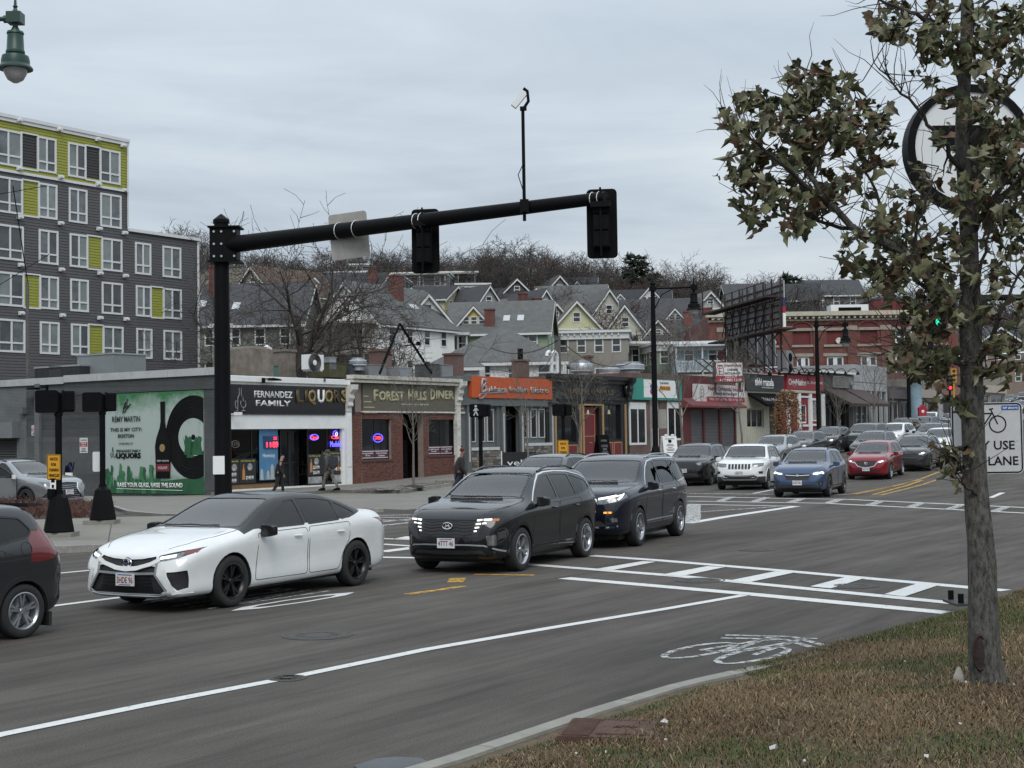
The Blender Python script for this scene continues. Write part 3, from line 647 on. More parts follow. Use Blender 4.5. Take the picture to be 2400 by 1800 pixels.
# goods dimly seen on the shelves, curtains along the window heads
SHELF=mat('shelf_goods',(.16,.13,.11),.8,var=.9,scale=3)
mb=MB()
for k in range(46):x=rnd.uniform(4.9,7.4);z=rnd.choice((.9,1.35,1.8,2.2));mb.lathe([(.035,0),(.035,.18),(.012,.25),(.012,.32)],(x,1.6+rnd.uniform(0,.3),z),6)
tag(mb.build('shelf_bottles',SHELF,B.root),kind='stuff');MB().box(4.7,7.4,1.5,2.0,.86,.89).box(4.7,7.4,1.5,2.0,1.31,1.34).box(4.7,7.4,1.5,2.0,1.76,1.79).build('shelf',mat('shelf_board',(.1,.1,.1),.7),B.root)
CURT=mat('pale_valance',(.30,.30,.29),.8,var=.4,scale=3)
for a,b_ in((lw[0],lw[1]-1.2),(rw[0]+.1,rw[1]-.2)):
 mb=MB();n=int((b_-a)/.28)
 for k in range(n):x=a+.28*k;mb.box(x,x+.25,.2+.03*(k%2),.22+.03*(k%2),zt-.32-.04*(k%3),zt-.02)
 mb.build('valance',CURT,B.root)
 # floodlight on the cornice, camera under the sign
x,z=B.F(604,893);MB().box(x-.05,x+.05,-.4,-.28,z-.1,z+.12).tube([(x,-.36,z+.06),(x+.25,-.5,z+.1)],.03,5).prism([(x+.12,z),(x+.75,z+.01),(x+.62,z+.08),(x+.2,z+.12)],-.75,-.45).build('floodlight',BLACK,B.root)
x,z=B.F(536,972);MB().box(x-.05,x+.3,-.5,-.36,z-.03,z+.1).box(x-.02,x+.04,-.36,-.05,z,z+.05).build('security_camera',WHITE,B.root)
x,z=B.F(749,891);MB().box(x-.05,x+.05,-.33,-.28,z-.07,z+.07).build('cornice_vent',mat('grey_vent',(.1,.1,.1),.6),B.root)
# ---------------------------------------------------------------- diner
B=Front('diner','brick diner with olive sign board and gold art deco lettering','restaurant',7.96,16.35,5.0)
d3=lambda x,y:(480+.2893*x,820+.2893*y)
def rd(x0,y0,y1,x1):(u0,v0),(u1,_)=d3(x0,y0),d3(x1,y0);return B.r(u0,v0,d3(x0,y1)[1],u1)
w1,w2,dr=rd(1272,560,895,1508),rd(1812,565,858,2028),rd(1582,512,1060,1768);sg=rd(1266,275,495,2085)
BT=sg[2]-.02;holes=[w1,w2,(dr[0],dr[1],-.6,BT-.05)]
B.shell(mat('diner_side_brick',(.10,.045,.035),.85),ROOFM,holes,MORT,dark=True)
rects=[]
xs=sorted({0,B.w,w1[0],w1[1],w2[0],w2[1],dr[0],dr[1]})
for a,b_ in zip(xs,xs[1:]):
 m=(a+b_)/2;hs=[h for h in holes if h[0]<m<h[1]]
 if hs:
  if hs[0][3]<BT-.1:rects.append((a,b_,hs[0][3],BT))
  if hs[0][2]>0:rects.append((a,b_,-.1,hs[0][2]))
 else:rects.append((a,b_,-.1,BT))
bricks(B.root,rects,0,300,mats=BRKD)
MB().box(dr[0]+.02,dr[0]+.2,.02,1.2,-.3,BT-.1).box(dr[0],dr[1]-.9,1.2,1.4,-.3,BT-.1).build('porch_wall',BRKD[0],B.root)
window(B.root,dr[1]-.95,dr[1]-.02,0.1,2.35,1.0,DF,DARKGLASS,1,2,.09,name='door')
for w in(w1,w2):
 f=window(B.root,w[0],w[1],w[2],w[3],.14,DF,DARKGLASS,2,1,.05)
 for k in range(2):
  xa,xb=w[0]+.06+(w[1]-w[0]-.12)*k/2,w[0]+.02+(w[1]-w[0]-.12)*(k+1)/2;pb=MB().box(xa,xb,.125,.135,w[2]+.05,w[2]+.48).build('window_banner',mat('plum_banner',(.09,.03,.045),.6,var=.1),B.root)
  MB().box(xa,xb,.12,.124,w[2]+.40,w[2]+.43).box(xa,xb,.12,.124,w[2]+.09,w[2]+.115).build('banner_rule',WHITEP,pb)
  text(('Serving Breakfast\nAll Day','Chicken & Pancake\nSandwiches','Breakfast Specials\nEveryday','Lunch - Sandwiches\nSubs')[k+(2 if w is w2 else 0)],pb,(xa+xb)/2,.122,w[2]+.26,.20,WHITEP,w=(xb-xa)*.82)
 MB().box(w[0]-.06,w[1]+.06,-.05,.12,w[2]-.09,w[2]-.005).build('window_sill',BRKD[1],B.root)
tx=rd(1385,690,738,1448);text('OPEN',B.root,(tx[0]+tx[1])/2,.1,(tx[2]+tx[3])/2,.17,NER,w=.5,name='neon_lettering',bold=.02);MB().tube([((tx[0]+tx[1])/2+.36*cos(t),.1,(tx[2]+tx[3])/2+.2*sin(t))for t in np.linspace(0,2*pi,14)],.018,5).build('neon_tube',NEB,B.root)
B.box('sign_board',OLIVE,sg,-.1,0)
MB().box(sg[0]-.05,sg[1]+.05,-.12,0,sg[2]-.07,sg[2]).build('sign_trim',TRIMW,B.root)
for t,a,b_,y0,h in(('F',1352,1388,322,92),('OREST',1396,1600,335,74),('H',1632,1672,320,92),('ILLS',1682,1782,335,72),('D',1812,1850,318,86),('INER',1858,2005,328,68)):
 u0,v0=d3(a,y0);u1,_=d3(b_,y0);B.text(t,u0,v0,h*.2893,CREAM,u1,y=-.104,bold=.035,ext=.03,name='sign_letter')
B.text('Something Fresh Everyday Made For You',*d3(1580,432),4,WHITEP,d3(1800,430)[0],y=-.104,shear=.3)
for i in range(4):
 for x0,x1 in((sg[0]+.06,sg[0]+.4+.22*i),(sg[1]-.4-.22*i,sg[1]-.06)):z=sg[3]-.6-.26*i;MB().box(x0,x1,-.108,-.1,z,z+.035).build('sign_stripe',CREAM,B.root)
cz=rd(1285,212,268,2165);mb=MB().box(-.1,8.5,-.45,0,cz[3]-.16,cz[3]+.02).box(-.05,8.45,-.30,0,cz[2]+.12,cz[3]-.165).box(-.08,8.48,-.38,0,cz[2],cz[2]+.115)
mb.build('cornice',mat('peeling_white_cornice',(.50,.48,.42),.8,var=.25,scale=7,dirt=.85),B.root)
PEEL=mat('peeling_white_post',(.60,.59,.55),.8,var=.2,scale=6,dirt=.8)
MB().box(8.28,8.62,-.2,.02,-.2,sg[2]+.3).build('pilaster',PEEL,B.root);console(B,8.26,.38,sg[2]+.32,1.25,PEEL)
# ---------------------------------------------------------------- orange-signed bistro
B=Front('bistro','grey painted bistro with long orange sign and stone-faced base','restaurant',16.62,25.0,5.35)
b2=lambda x,y:(1060+.1628*x,840+.1628*y)
def rb(x0,y0,y1,x1):(u0,v0),(u1,_)=b2(x0,y0),b2(x1,y0);return B.r(u0,v0,b2(x0,y1)[1],u1)
GREYP=mat('slate_grey_paint',(.115,.125,.125),.55,var=.08,dirt=.15);ORNG=mat('orange_sign',(.50,.085,.018),.55,var=.05)
L,Rr,dr=rb(250,695,1290,640),rb(1032,690,1225,1398),rb(742,690,1500,985);LZ,RZ=L[2],Rr[2]
B.shell(GREYP,ROOFM,[L,Rr,(dr[0],dr[1],-.6,dr[3])])
sg=rb(300,258,600,1388);sg=(sg[0]-.45,sg[1],sg[2]+.12,sg[3]);B.box('sign_board',ORNG,sg,-.22,-.02)
SLV=mat('silver_letters',(.42,.40,.39),.4,.5,var=.1)
B.text('B',*b2(352,285),34,SLV,b2(445,285)[0],y=-.225,bold=.02,ext=.05,shear=.15,name='sign_letter');B.text('ukhara',*b2(440,400),13,SLV,b2(730,400)[0],y=-.225,bold=.02,ext=.05,shear=.1,name='sign_letter')
B.text('Indian Bistro',*b2(768,405),13,SLV,b2(1335,405)[0],y=-.225,bold=.02,ext=.05,name='sign_letter')
MB().tube([(B.F(*b2(x,y))[0],-.24,B.F(*b2(x,y))[1])for x,y in((728,490),(440,500),(360,510),(325,545),(340,580),(380,575),(430,520),(440,440))],.035,5).build('sign_flourish',SLV,B.root)
MB().box(-.05,B.w+.05,-.2,0,B.top-.25,B.top+.02).build('cornice',GREYP,B.root);MB().box(0,B.w,-.15,0,sg[2]-.4,sg[2]-.02).build('fascia_band',GREYP,B.root)
LEDGE=mat('white_ledge',(.55,.56,.55),.6,var=.1,dirt=.3);PALE=mat('pale_grey_frame',(.50,.51,.50),.55,var=.06,dirt=.2)
for w,ps in((L,((258,345),(415,480),(512,605))),(Rr,((1034,1105),(1140,1225),(1256,1340)))):
 MB().box(w[0]-.05,w[1]+.05,-.14,0,w[2]-.14,w[2]+.02).build('window_ledge',LEDGE,B.root)
 for a,b_ in ps:xa,xb=B.F(*b2(a,800))[0],B.F(*b2(b_,800))[0];window(B.root,xa,xb,w[2]+.3,w[3]-.12,.04,PALE,DARKGLASS,1,1,.05)
 MB().box(w[0],w[1],.1,.16,w[2],w[3]).build('window_surround',GREYP,B.root)
for x in(190,690,960,1395):
 xa=B.F(*b2(x,800))[0];MB().box(xa,xa+.34,-.12,0,-.3,sg[2]-.41).build('pilaster',GREYP,B.root);MB().box(xa+.12,xa+.22,-.135,-.12,.9,sg[2]-.8).build('pilaster_inlay',PALE,B.root)
window(B.root,dr[0]+.05,(dr[0]+dr[1])/2,.2,dr[3]-.5,.6,DF,DARKGLASS,1,1,.08,name='door');window(B.root,(dr[0]+dr[1])/2+.02,dr[1]-.05,.2,dr[3]-.5,.6,DF,DARKGLASS,1,1,.08,name='door')
ST_M=[mat('ledgestone_%s'%k,c,.85,var=.3,scale=9,bump=.4)for k,c in(('grey',(.16,.15,.14)),('brown',(.20,.165,.13)),('pale',(.27,.25,.22)),('dark',(.09,.085,.08)))]
def stones(x0,x1,z0,z1,par,lim):
 z=z0;k=0;mbs=[MB()for _ in ST_M]
 while z<z1-.02:
  h=min(rnd.choice((.10,.12,.15,.17)),z1-z);x=x0
  while x<x1-.02:
   w=min(rnd.uniform(.2,.5),x1-x);d=rnd.uniform(.02,.06);m=rnd.choice((0,0,1,2,3))
   if k<lim:MB().box(x,x+w-.012,-d-.06,.0,z,z+h-.012).build('stone',ST_M[m],par);k+=1
   else:mbs[m].box(x,x+w-.012,-d-.06,.0,z,z+h-.012)
   x+=w
  z+=h
 for m,mb in zip(ST_M,mbs):
  if mb.v:tag(mb.build('stone_courses',m,par),kind='stuff')
stones(B.F(*b2(262,1350))[0],B.F(*b2(690,1350))[0],.0,LZ-.14,B.root,90);stones(Rr[0]-.05,Rr[1]+.05,.2,RZ-.14,B.root,90)
# ---------------------------------------------------------------- black pub
B=Front('pub','black fronted pub with dull gold letters, red panels and a dark red door','pub',25.05,34.5,5.3)
p4=lambda x,y:(1060+.2893*x,820+.2893*y)
def rp(x0,y0,y1,x1):(u0,v0),(u1,_)=p4(x0,y0),p4(x1,y0);return B.r(u0,v0,p4(x0,y1)[1],u1)
PUB=mat('pub_black',(.011,.011,.012),.45,var=.15);REDP=mat('pub_red_panel',(.16,.018,.022),.45,var=.1);GOLDT=mat('gold_trim',(.42,.28,.14),.5,var=.1)
w1,w2,dr=rp(838,455,750,1003),rp(1217,440,728,1364),rp(1062,450,850,1190)
B.shell(PUB,ROOFM,[w1,w2,(dr[0],dr[1],-.6,dr[3])])
cz=rp(806,200,225,1455);MB().box(-.05,B.w+.1,-.4,0,cz[2],cz[3]+.05).box(0,B.w,-.25,0,cz[2]-.18,cz[2]-.01).build('cornice',PUB,B.root)
MB().box(0,B.w,-.12,0,B.F(*p4(806,385))[1]-.1,B.F(*p4(806,385))[1]+.06).build('fascia_moulding',PUB,B.root);console(B,B.w-.45,.4,B.F(*p4(1430,385))[1]-.2,1.4,PUB)
B.text("EUGENE O'NEILLS",*p4(930,312),12,mat('dull_gold_letters',(.15,.105,.06),.5,.2,var=.1),p4(1300,312)[0],y=-.01,bold=.02,ext=.03,name='sign_letter')
x,z=B.F(*p4(1410,330));MB().lathe([(.001,-.25),(.42,-.25),(.45,-.2),(.45,-.05),(.2,-.0)],(x,0,z),18,'y').build('round_sign',PIANO,B.root)
for w,n in((w1,2),(w2,2)):window(B.root,w[0],w[1],w[2],w[3],.16,PUB,DARKGLASS,n,1,.07)
for x in(826,1030,1052,1212,1395):xa=B.F(*p4(x,500))[0];MB().box(xa,xa+.09,-.09,0,.2,B.F(*p4(x,440))[1]).build('gold_post',GOLDT,B.root)
MB().box(dr[0]-.1,dr[1]+.1,-.1,0,dr[3],dr[3]+.09).build('door_head_trim',GOLDT,B.root)
def panel(x0,x1,z0,z1,y,m,nm='panel'):o=MB().box(x0,x1,y,y+.05,z0,z1).build(nm,m,B.root);window(B.root,x0+.04,x1-.04,z0+.04,z1-.04,y-.02,GOLDT,m,1,1,.045,.03,name='panel_trim',pane_y=.012);return o
for w in(w1,w2):
 m_=(w[0]+w[1])/2;panel(w[0],m_-.03,.28 if w is w1 else.5,w[2]-.12,-.06,REDP);panel(m_+.03,w[1],.28 if w is w1 else.5,w[2]-.12,-.06,REDP)
d_=MB().box(dr[0]+.05,dr[1]-.05,.2,.26,.35,dr[3]-.08).build('door',REDP,B.root);window(d_,dr[0]+.25,dr[1]-.25,.6,dr[3]-.5,.175,GOLDT,REDP,1,2,.04,.03,name='door_trim',pane_y=.01);MB().box(dr[1]-.9,dr[1]-.6,.17,.2,1.5,1.56).build('letter_box',GOLD,d_)
for x in(1080,1250):xa,za=B.F(*p4(x,520));MB().lathe([(.02,.25),(.05,.2),(.1,0),(.001,-.02)],(xa,-.16,za),8).build('wall_lantern',mat('lantern_glass',(.5,.45,.3),.3,var=0),B.root)
# ---------------------------------------------------------------- teal-signed food shop
B=Front('food_shop','shop with wide teal sign and white framed windows between brick piers','shop',34.6,41.35,5.7)
BRK=brickmat('red_shop_brick',(.11,.045,.036),(.14,.06,.045),(.16,.13,.115));TEAL=mat('teal_sign',(.035,.27,.215),.5,var=.05)
w1,dr,w2=rp(1432,440,772,1566),rp(1600,405,815,1680),rp(1738,435,735,1860)
B.shell(BRK,ROOFM,[w1,w2,(dr[0],dr[1],-.6,dr[3])])
sg=rp(1440,228,402,1880);sb=B.box('sign_board',TEAL,(.05,B.w-.02,sg[2],sg[3]),-.2,0);wp=rp(1527,240,385,1795);B.box('sign_panel',WHITEP,wp,-.215,-.2)
B.text('THE CENTRE',*p4(1660,262),4.6,BLACK,p4(1728,262)[0],y=-.22,bold=.02);rc=rp(1655,292,328,1742);B.box('sign_strip',mat('amber_strip',(.62,.30,.03),.5,var=0),rc,-.222,-.215);B.text('FOOD HUB',*p4(1662,300),6,mat('brown_letters',(.2,.06,.02),.5,var=0),p4(1736,300)[0],y=-.226,bold=.03)
for dx,dz_,r_,m in((0,.10,.22,mat('logo_violet',(.16,.05,.20),.5,var=0)),(.05,.42,.2,mat('logo_orange',(.6,.25,.03),.5,var=0)),(-.12,-.18,.2,mat('logo_plum',(.2,.03,.12),.5,var=0)),(.2,-.1,.18,WHITEP),(-.16,.14,.14,mat('logo_blue',(.05,.1,.35),.5,var=0))):
 x,z=B.F(*p4(1598,315));MB().lathe([(.001,-.012),(r_,-.008),(r_,0)],(x+dx,-.222-.004*abs(dx+dz_),z+dz_),9,'y').build('sign_logo',m,B.root)
for w in(w1,w2):window(B.root,w[0],w[1],w[2],w[3]+.12,-.03,WHITE,DARKGLASS,2,1,.14,.1);MB().box(w[0]+.1,w[1]-.1,-.05,.02,w[3]-.3,w[3]+.1).build('window_head',WHITE,B.root)
window(B.root,dr[0]+.03,dr[1]-.03,.55,dr[3],.1,WHITE,mat('frosted_glass',(.30,.31,.31),.3,var=.1),1,2,.12,name='door')
MB().box(0,B.w,-.05,13,B.top-.02,B.top+.35).build('parapet',BRK,B.root)
# ---------------------------------------------------------------- chinese restaurant
B=Front('takeaway','dark red takeaway restaurant with grey roller shutters down and white-red signs','restaurant',41.4,50.0,6.1)
z5=lambda x,y:(1600+.3165*x,620+.3165*y)
def r5(x0,y0,y1,x1):(u0,v0),(u1,_)=z5(x0,y0),z5(x1,y0);return B.r(u0,v0,z5(x0,y1)[1],u1)
DRED=mat('dark_red_paint',(.105,.018,.022),.6,var=.15,dirt=.2);SIGNR=mat('sign_red',(.36,.012,.035),.5,var=.04);SIGNW=mat('sign_white',(.62,.61,.60),.55,var=.05);RLET=mat('red_letters',(.25,.02,.035),.5,var=0)
sh=[r5(62,1075,1290,152),r5(165,1072,1310,272),r5(288,1070,1275,386)];B.shell(DRED,ROOFM,[(h[0],h[1],.5,h[3])for h in sh])
SHUT=mat('shutter_grey',(.13,.13,.135),.5,.4,var=.15)
for h in sh:
 o=MB();z=.5
 while z<h[3]:o.prism([(.10,z),(.075,z+.05),(.10,z+.098)],h[0],h[1],'yz');z+=.1
 o.build('roller_shutter',SHUT,B.root);MB().box(h[0],h[1],.11,.16,.5,h[3]).build('shutter_back',SHUT,B.root)
aw=r5(70,1018,1060,422);MB().prism([(-.9,aw[2]),(-.9,aw[2]+.12),(0,aw[3]+.25),(0,aw[2])],.1,B.w-.1,'yz').build('awning',mat('red_brown_awning',(.16,.04,.04),.7,var=.15),B.root)
sg=r5(66,884,1018,424);sb=B.box('sign_board',SIGNW,sg,-.35,-.05);zz=lambda f:sg[2]+(sg[3]-sg[2])*f;xx=lambda f:sg[0]+(sg[1]-sg[0])*f
MB().box(xx(.2),sg[1]-.03,-.358,-.35,sg[2]+.03,zz(.32)).build('sign_strip',SIGNR,sb);text('New Oriental House',sb,xx(.6),-.356,zz(.79),(sg[3]-sg[2])*.24,RLET,w=(sg[1]-sg[0])*.74,bold=.03);text('CHINESE RESTAURANT',sb,xx(.58),-.356,zz(.49),(sg[3]-sg[2])*.14,BLACK,w=(sg[1]-sg[0])*.5,bold=.02);text('TAKE OUT : 617.983.1388  617.524.1571',sb,xx(.6),-.36,zz(.17),(sg[3]-sg[2])*.13,SIGNW,w=(sg[1]-sg[0])*.7,bold=.02)
def seal(par,x,y,z,r_,m):
 mb=MB().tube([(x+r_*.7*cos(t),y,z+r_*1.2*sin(t))for t in np.linspace(0,2*pi,18)],.02,4)
 for k in(-.55,0,.55):mb.tube([(x-r_*.4,y,z+k*r_),(x+r_*.4,y,z+k*r_)],.02,4);mb.tube([(x-r_*.1,y,z+k*r_+.12),(x-r_*.25,y,z+k*r_-.12)],.018,4)
 mb.build('sign_seal',m,par)
seal(sb,xx(.1),-.36,zz(.5),.42,mat('seal_grey',(.2,.17,.17),.5,var=0))
# box sign standing on the roof edge, turned to the street
s0,z0=fs(*z5(107,870));pbx=SQ(s0+1.1,-.9);bs=thing('box_sign','white and red lit-box sign standing above the takeaway shutters, higher of its two signs','sign',(pbx.x,pbx.y,z0),radians(8))
zt_=fs(*z5(107,728))[1]-z0;wd_=zt_*1.42;MB().box(-.0,.12,.4,.6,-.7,0).box(wd_-.15,wd_,.4,.6,-.7,0).build('post',DRED,bs);MB().box(-.05,wd_+.05,.03,.75,-.05,zt_+.05).build('case',mat('brown_case',(.06,.04,.035),.6),bs)
MB().box(0,wd_,0,.03,zt_*.31,zt_).build('sign_face',SIGNW,bs);MB().box(0,wd_,0,.03,0,zt_*.305).build('sign_face',SIGNR,bs)
text('New Oriental House',bs,wd_/2,-.004,zt_*.87,zt_*.13,RLET,w=wd_*.9,bold=.03);text('CHINESE',bs,wd_*.62,-.004,zt_*.63,zt_*.11,BLACK,w=wd_*.42,bold=.03);text('RESTAURANT',bs,wd_*.62,-.004,zt_*.44,zt_*.11,BLACK,w=wd_*.6,bold=.03);text('TAKE OUT',bs,wd_*.55,-.004,zt_*.24,zt_*.08,SIGNW,w=wd_*.45,bold=.03);text('617.983.1388',bs,wd_*.54,-.004,zt_*.09,zt_*.13,SIGNW,w=wd_*.84,bold=.04);seal(bs,wd_*.15,-.01,zt_*.55,.36,RLET)
# ---------------------------------------------------------------- indian takeaway with black awning
B=Front('curry_shop','cream fronted shop with black sign board and sloping black awning','restaurant',50.05,57.75,6.45)
CRM=mat('cream_paint',(.46,.44,.36),.6,var=.08,dirt=.25)
w1,dr=r5(475,1065,1210,600),r5(640,1045,1270,752);B.shell(CRM,ROOFM,[w1,(dr[0],dr[1],-.6,dr[3])])
sg=r5(458,814,932,735);B.box('sign_board',PIANO,sg,-.12,0);B.text('tikki masala',*z5(522,838),18,WHITEP,z5(662,838)[0],y=-.125,bold=.03,name='sign_letter',spacing=.9);B.text('AUTHENTIC INDIAN CUISINE',*z5(575,905),3.2,WHITEP,z5(662,905)[0],y=-.125)
MB().box(-.05,B.w+.05,-.35,0,sg[3]+.12,B.top).build('cornice',CRM,B.root)
window(B.root,w1[0],w1[1],w1[2],w1[3],.12,CRM,DARKGLASS,3,1,.1);aw=r5(480,968,1055,735);MB().prism([(-1.5,aw[2]),(-1.5,aw[2]+.18),(0,aw[3]+.2),(0,aw[3]-.0),(-1.45,aw[2]+.0)],aw[0],B.w-.3,'yz').build('awning',BLACKM,B.root)
text('Tikki Masala',B.root,(aw[0]+B.w)/2-.8,-1.02,(aw[2]+aw[3])/2+.12,.34,SLV,w=3.4,shear=.2,rot=(radians(-48),0,0));MB().box(w1[0],w1[1],-.05,0,.3,w1[2]-.15).build('panel',CRM,B.root);MB().box(dr[0]+.1,dr[1]-.1,.9,1.0,0,dr[3]).build('door',BLACKM,B.root)
# ---------------------------------------------------------------- red arts centre
B=Front('arts_shop','red and white shopfront with white columns and red name board','shop',57.8,65.3,6.75)
RD2=mat('crimson_paint',(.22,.014,.028),.55,var=.08);w1,w2=r5(868,1035,1175,922),r5(955,1000,1160,990);B.shell(RD2,ROOFM,[w1])
sg=r5(760,812,922,1030);B.box('sign_board',mat('brick_red_board',(.27,.028,.04),.6,var=.06),sg,-.12,0);B.text('OrigiNation',*z5(772,845),15,SIGNW,z5(902,845)[0],y=-.125,bold=.03,name='sign_letter',spacing=.9);B.text('CULTURAL ARTS CENTER',*z5(908,865),6,SIGNW,z5(1026,865)[0],y=-.125,bold=.02)
MB().box(-.05,B.w+.05,-.4,0,sg[3]+.08,B.top).box(0,B.w,-.2,0,sg[2]-.25,sg[2]-.05).build('cornice',CRM,B.root);window(B.root,w1[0],w1[1],w1[2],w1[3],.1,WHITE,DARKGLASS,1,1,.12)
for x in(765,846,928,1025):xa=B.F(*z5(x,1000))[0];MB().box(xa,xa+.45,-.16,0,-.2,sg[2]-.26).build('column',WHITE,B.root)
for x0,x1,y0,y1 in((865,928,972,985),(950,1010,990,1005),(865,928,1185,1200),(950,1010,1180,1195),(790,845,1000,1012)):rc=r5(x0,y0,y1,x1);B.box('white_rail',WHITE,rc,-.1,0)
window(B.root,w2[0],w2[1]+.3,w2[2],w2[3],-.04,WHITE,mat('notice_glass',(.3,.25,.25),.4,var=.7,scale=3),1,1,.1)
GOOSE=MB().tube([(0,0,0),(0,-.3,.35),(0,-.7,.4),(0,-.95,.15)],.03,5).lathe([(.04,.16),(.12,.0),(.16,-.12)],(0,-.95,0),8).mesh('gooseneck_lamp')
for i,(u,lab_)in enumerate([(u,w_+' swan-neck lamp over the black sign of the cream shop')for u,w_ in zip(np.linspace(1765,1835,4),('leftmost','second','third','rightmost'))]+[(u,w_+' swan-neck lamp over the red arts name board')for u,w_ in zip(np.linspace(1858,1920,5),('leftmost','second','middle','fourth','rightmost'))]+[(1945,'left swan-neck lamp over the blank grey sign'),(1975,'right swan-neck lamp over the blank grey sign')]):s_,z_=fs(u,872);o=link('gooseneck_lamp',GOOSE,None,BLACKM);p=SQ(s_,-.36);o.location=(p.x,p.y,z_-.15);o.rotation_euler=(0,0,ANG);tag(o,lab_,'lamp','swan-neck lamps over the far signs')
# ---------------------------------------------------------------- dark shop with brown awnings
B=Front('dark_shop','dark grey shop with two brown sloping awnings and blank grey sign','shop',65.4,72.9,7.0)
DGR=mat('charcoal_paint',(.035,.037,.038),.6,var=.15);w1=r5(1060,1030,1150,1290);B.shell(DGR,ROOFM,[(w1[0],w1[1],.1,w1[3])]);MB().box(-.05,B.w+.1,-.3,0,B.top-.05,B.top+.12).build('coping',WHITE,B.root)
sg=r5(1102,828,905,1218);B.box('blank_sign',mat('faded_sign',(.15,.15,.145),.7,var=.3,scale=3),sg,-.15,0);window(B.root,sg[0]-.05,sg[1]+.05,sg[2]-.05,sg[3]+.05,-.17,mat('sign_rim',(.22,.22,.21),.6),MC['faded_sign'],1,1,.08,.05);x,z=B.F(*z5(1240,860));MB().lathe([(.3,-.06),(.34,-.1),(.4,-.06),(.34,0)],(x,0,z),16,'y').build('round_sign',MC['sign_rim'],B.root)
AWB=mat('brown_awning',(.055,.034,.031),.75,var=.1)
for a,b_ in((1050,1195),(1200,1345)):rc=r5(a,918,1032,b_);MB().prism([(-2.3,rc[2]-.25),(-2.3,rc[2]),(0,rc[3]),(0,rc[3]-.03),(-2.25,rc[2]-.25)],rc[0]-.1,rc[1]-.2,'yz').build('awning',AWB,B.root)
MB().box(w1[0],w1[1],.5,.6,0,w1[3]).build('shop_window',DARKGLASS,B.root)
for x in(1062,1110,1160,1230,1290):xa=B.F(*z5(x,1100))[0];MB().box(xa,xa+.14,.3,.45,0,w1[3]).build('window_post',DGR,B.root)
# ---------------------------------------------------------------- pale panelled building, then plain ones further up
B=Front('panelled_shop','pale grey panelled building with thin white columns beyond the brown awnings','building',73.0,81.5,fs(*z5(1300,742))[1])
PLG=mat('pale_grey_panel',(.34,.35,.36),.6,var=.08,dirt=.2);rc=r5(1300,810,935,1490);B.shell(PLG,ROOFM,[(.3,B.w-.3,.0,rc[2])],dark=True)
for k in range(4):
 for j in range(2):x0=.1+k*(B.w-.2)/4;z0_=rc[2]+j*(rc[3]-rc[2])/2;MB().box(x0,x0+(B.w-.2)/4-.1,-.08,0,z0_+.04,z0_+(rc[3]-rc[2])/2-.04).build('wall_panel',PLG,B.root)
for k in range(7):x0=.3+k*(B.w-.6)/6.2;MB().box(x0,x0+.22,-.1,.15,0,rc[2]).build('column',PLG,B.root)
MB().box(.3,B.w-.3,.5,.6,0,rc[2]).build('shop_window',DARKGLASS,B.root)
for k,(s0,s1,tp,c,lab)in enumerate(((81.6,88,6.2,(.06,.05,.05),'low dark shop front behind the street tree left of the blue column'),(88.2,97,7.0,(.20,.17,.15),'dull brown shop front just beyond the blue column'),(97.2,108,8.0,(.13,.06,.05),'reddish low building near the top of the street'),(108.2,120,9.4,(.25,.22,.18),'buff low building furthest up the shop row'))):
 B=Front('far_shop',lab,'building',s0,s1,tp);w_=B.w;hs=[(.5,w_/2-.3,.9,2.9),(w_/2+.3,w_-.5,.1,2.9)];B.shell(mat('far_front_%d'%k,c,.75,var=.2),ROOFM,hs)
 window(B.root,*hs[0][:2],.9,2.9,.12,PALE,DARKGLASS,2,1,.08);window(B.root,*hs[1][:2],.1,2.9,.12,PALE,DARKGLASS,2,1,.08);MB().box(0,w_,-.2,0,3.1,3.9).build('sign_board',mat('far_sign_%d'%k,[x*1.6 for x in c],.6),B.root)
p=SQ(85.6,-1.2);tag(MB().lathe([(.7,0),(.62,.3),(.55,3.6),(.62,3.9),(.75,4.1),(.75,4.3)],n=14).build('painted_column',mat('pale_blue_paint',(.20,.29,.34),.6,var=.25,scale=3,dirt=.4),None,True),'pale blue painted column at the far corner shop','column').location=(p.x,p.y,gz(p.x,p.y)+.2)
# ================================================================== GREY PAINTED BRICK BUILDING WITH MURAL
TL=24.0
def fside(u,v):
 """pixel -> (x, z) on the side wall that runs back from the shop corner; x grows towards the corner"""
 d=ray(u,v);t=A0.dot(D2)/Vector((d.x,d.y)).dot(D2);p=CAM+d*t
 return TL-(Vector((p.x,p.y))-A0).dot(B2),p.z
pg=A0+B2*TL;GB0=-.25;gb=thing('painted_brick_building','low grey painted brick building with a green drinks mural on its side wall','building',(pg.x,pg.y,GB0),atan2(-B2.y,-B2.x))
m8=lambda x,y:(.2532*x,820+.2532*y)
def g8(x,y):a,z=fside(*m8(x,y));return a,z-GB0
GBR=brickmat('grey_painted_brick',(.135,.145,.145),(.15,.16,.16),(.10,.108,.108),bump=.7,var=.08)
topz=g8(1900,235)[1];jx=g8(378,240)[0]
sh0=g8(-90,815);sh1=g8(155,815)
grid_boxes(MB(),0,TL-.02,-.6,topz,[(sh0[0],sh1[0],-.6,sh1[1])],0,.3).build('side_wall',GBR,gb)
MB().box(0,.3,.3,7.6,-.6,topz).build('rear_wall',GBR,gb);MB().box(.3,TL-.5,.3,7.6,topz-.5,topz-.4).build('roof',ROOFM,gb)
cop=mat('pale_coping',(.42,.43,.43),.5,var=.08,dirt=.3);x=0
while x<TL-.1:
 x2=min(x+2.3,TL-.1);z=topz+(0 if x>jx-.2 else -.06);MB().box(x,x2-.02,-.1,.45,z,z+.32).build('coping_panel',cop,gb);x=x2
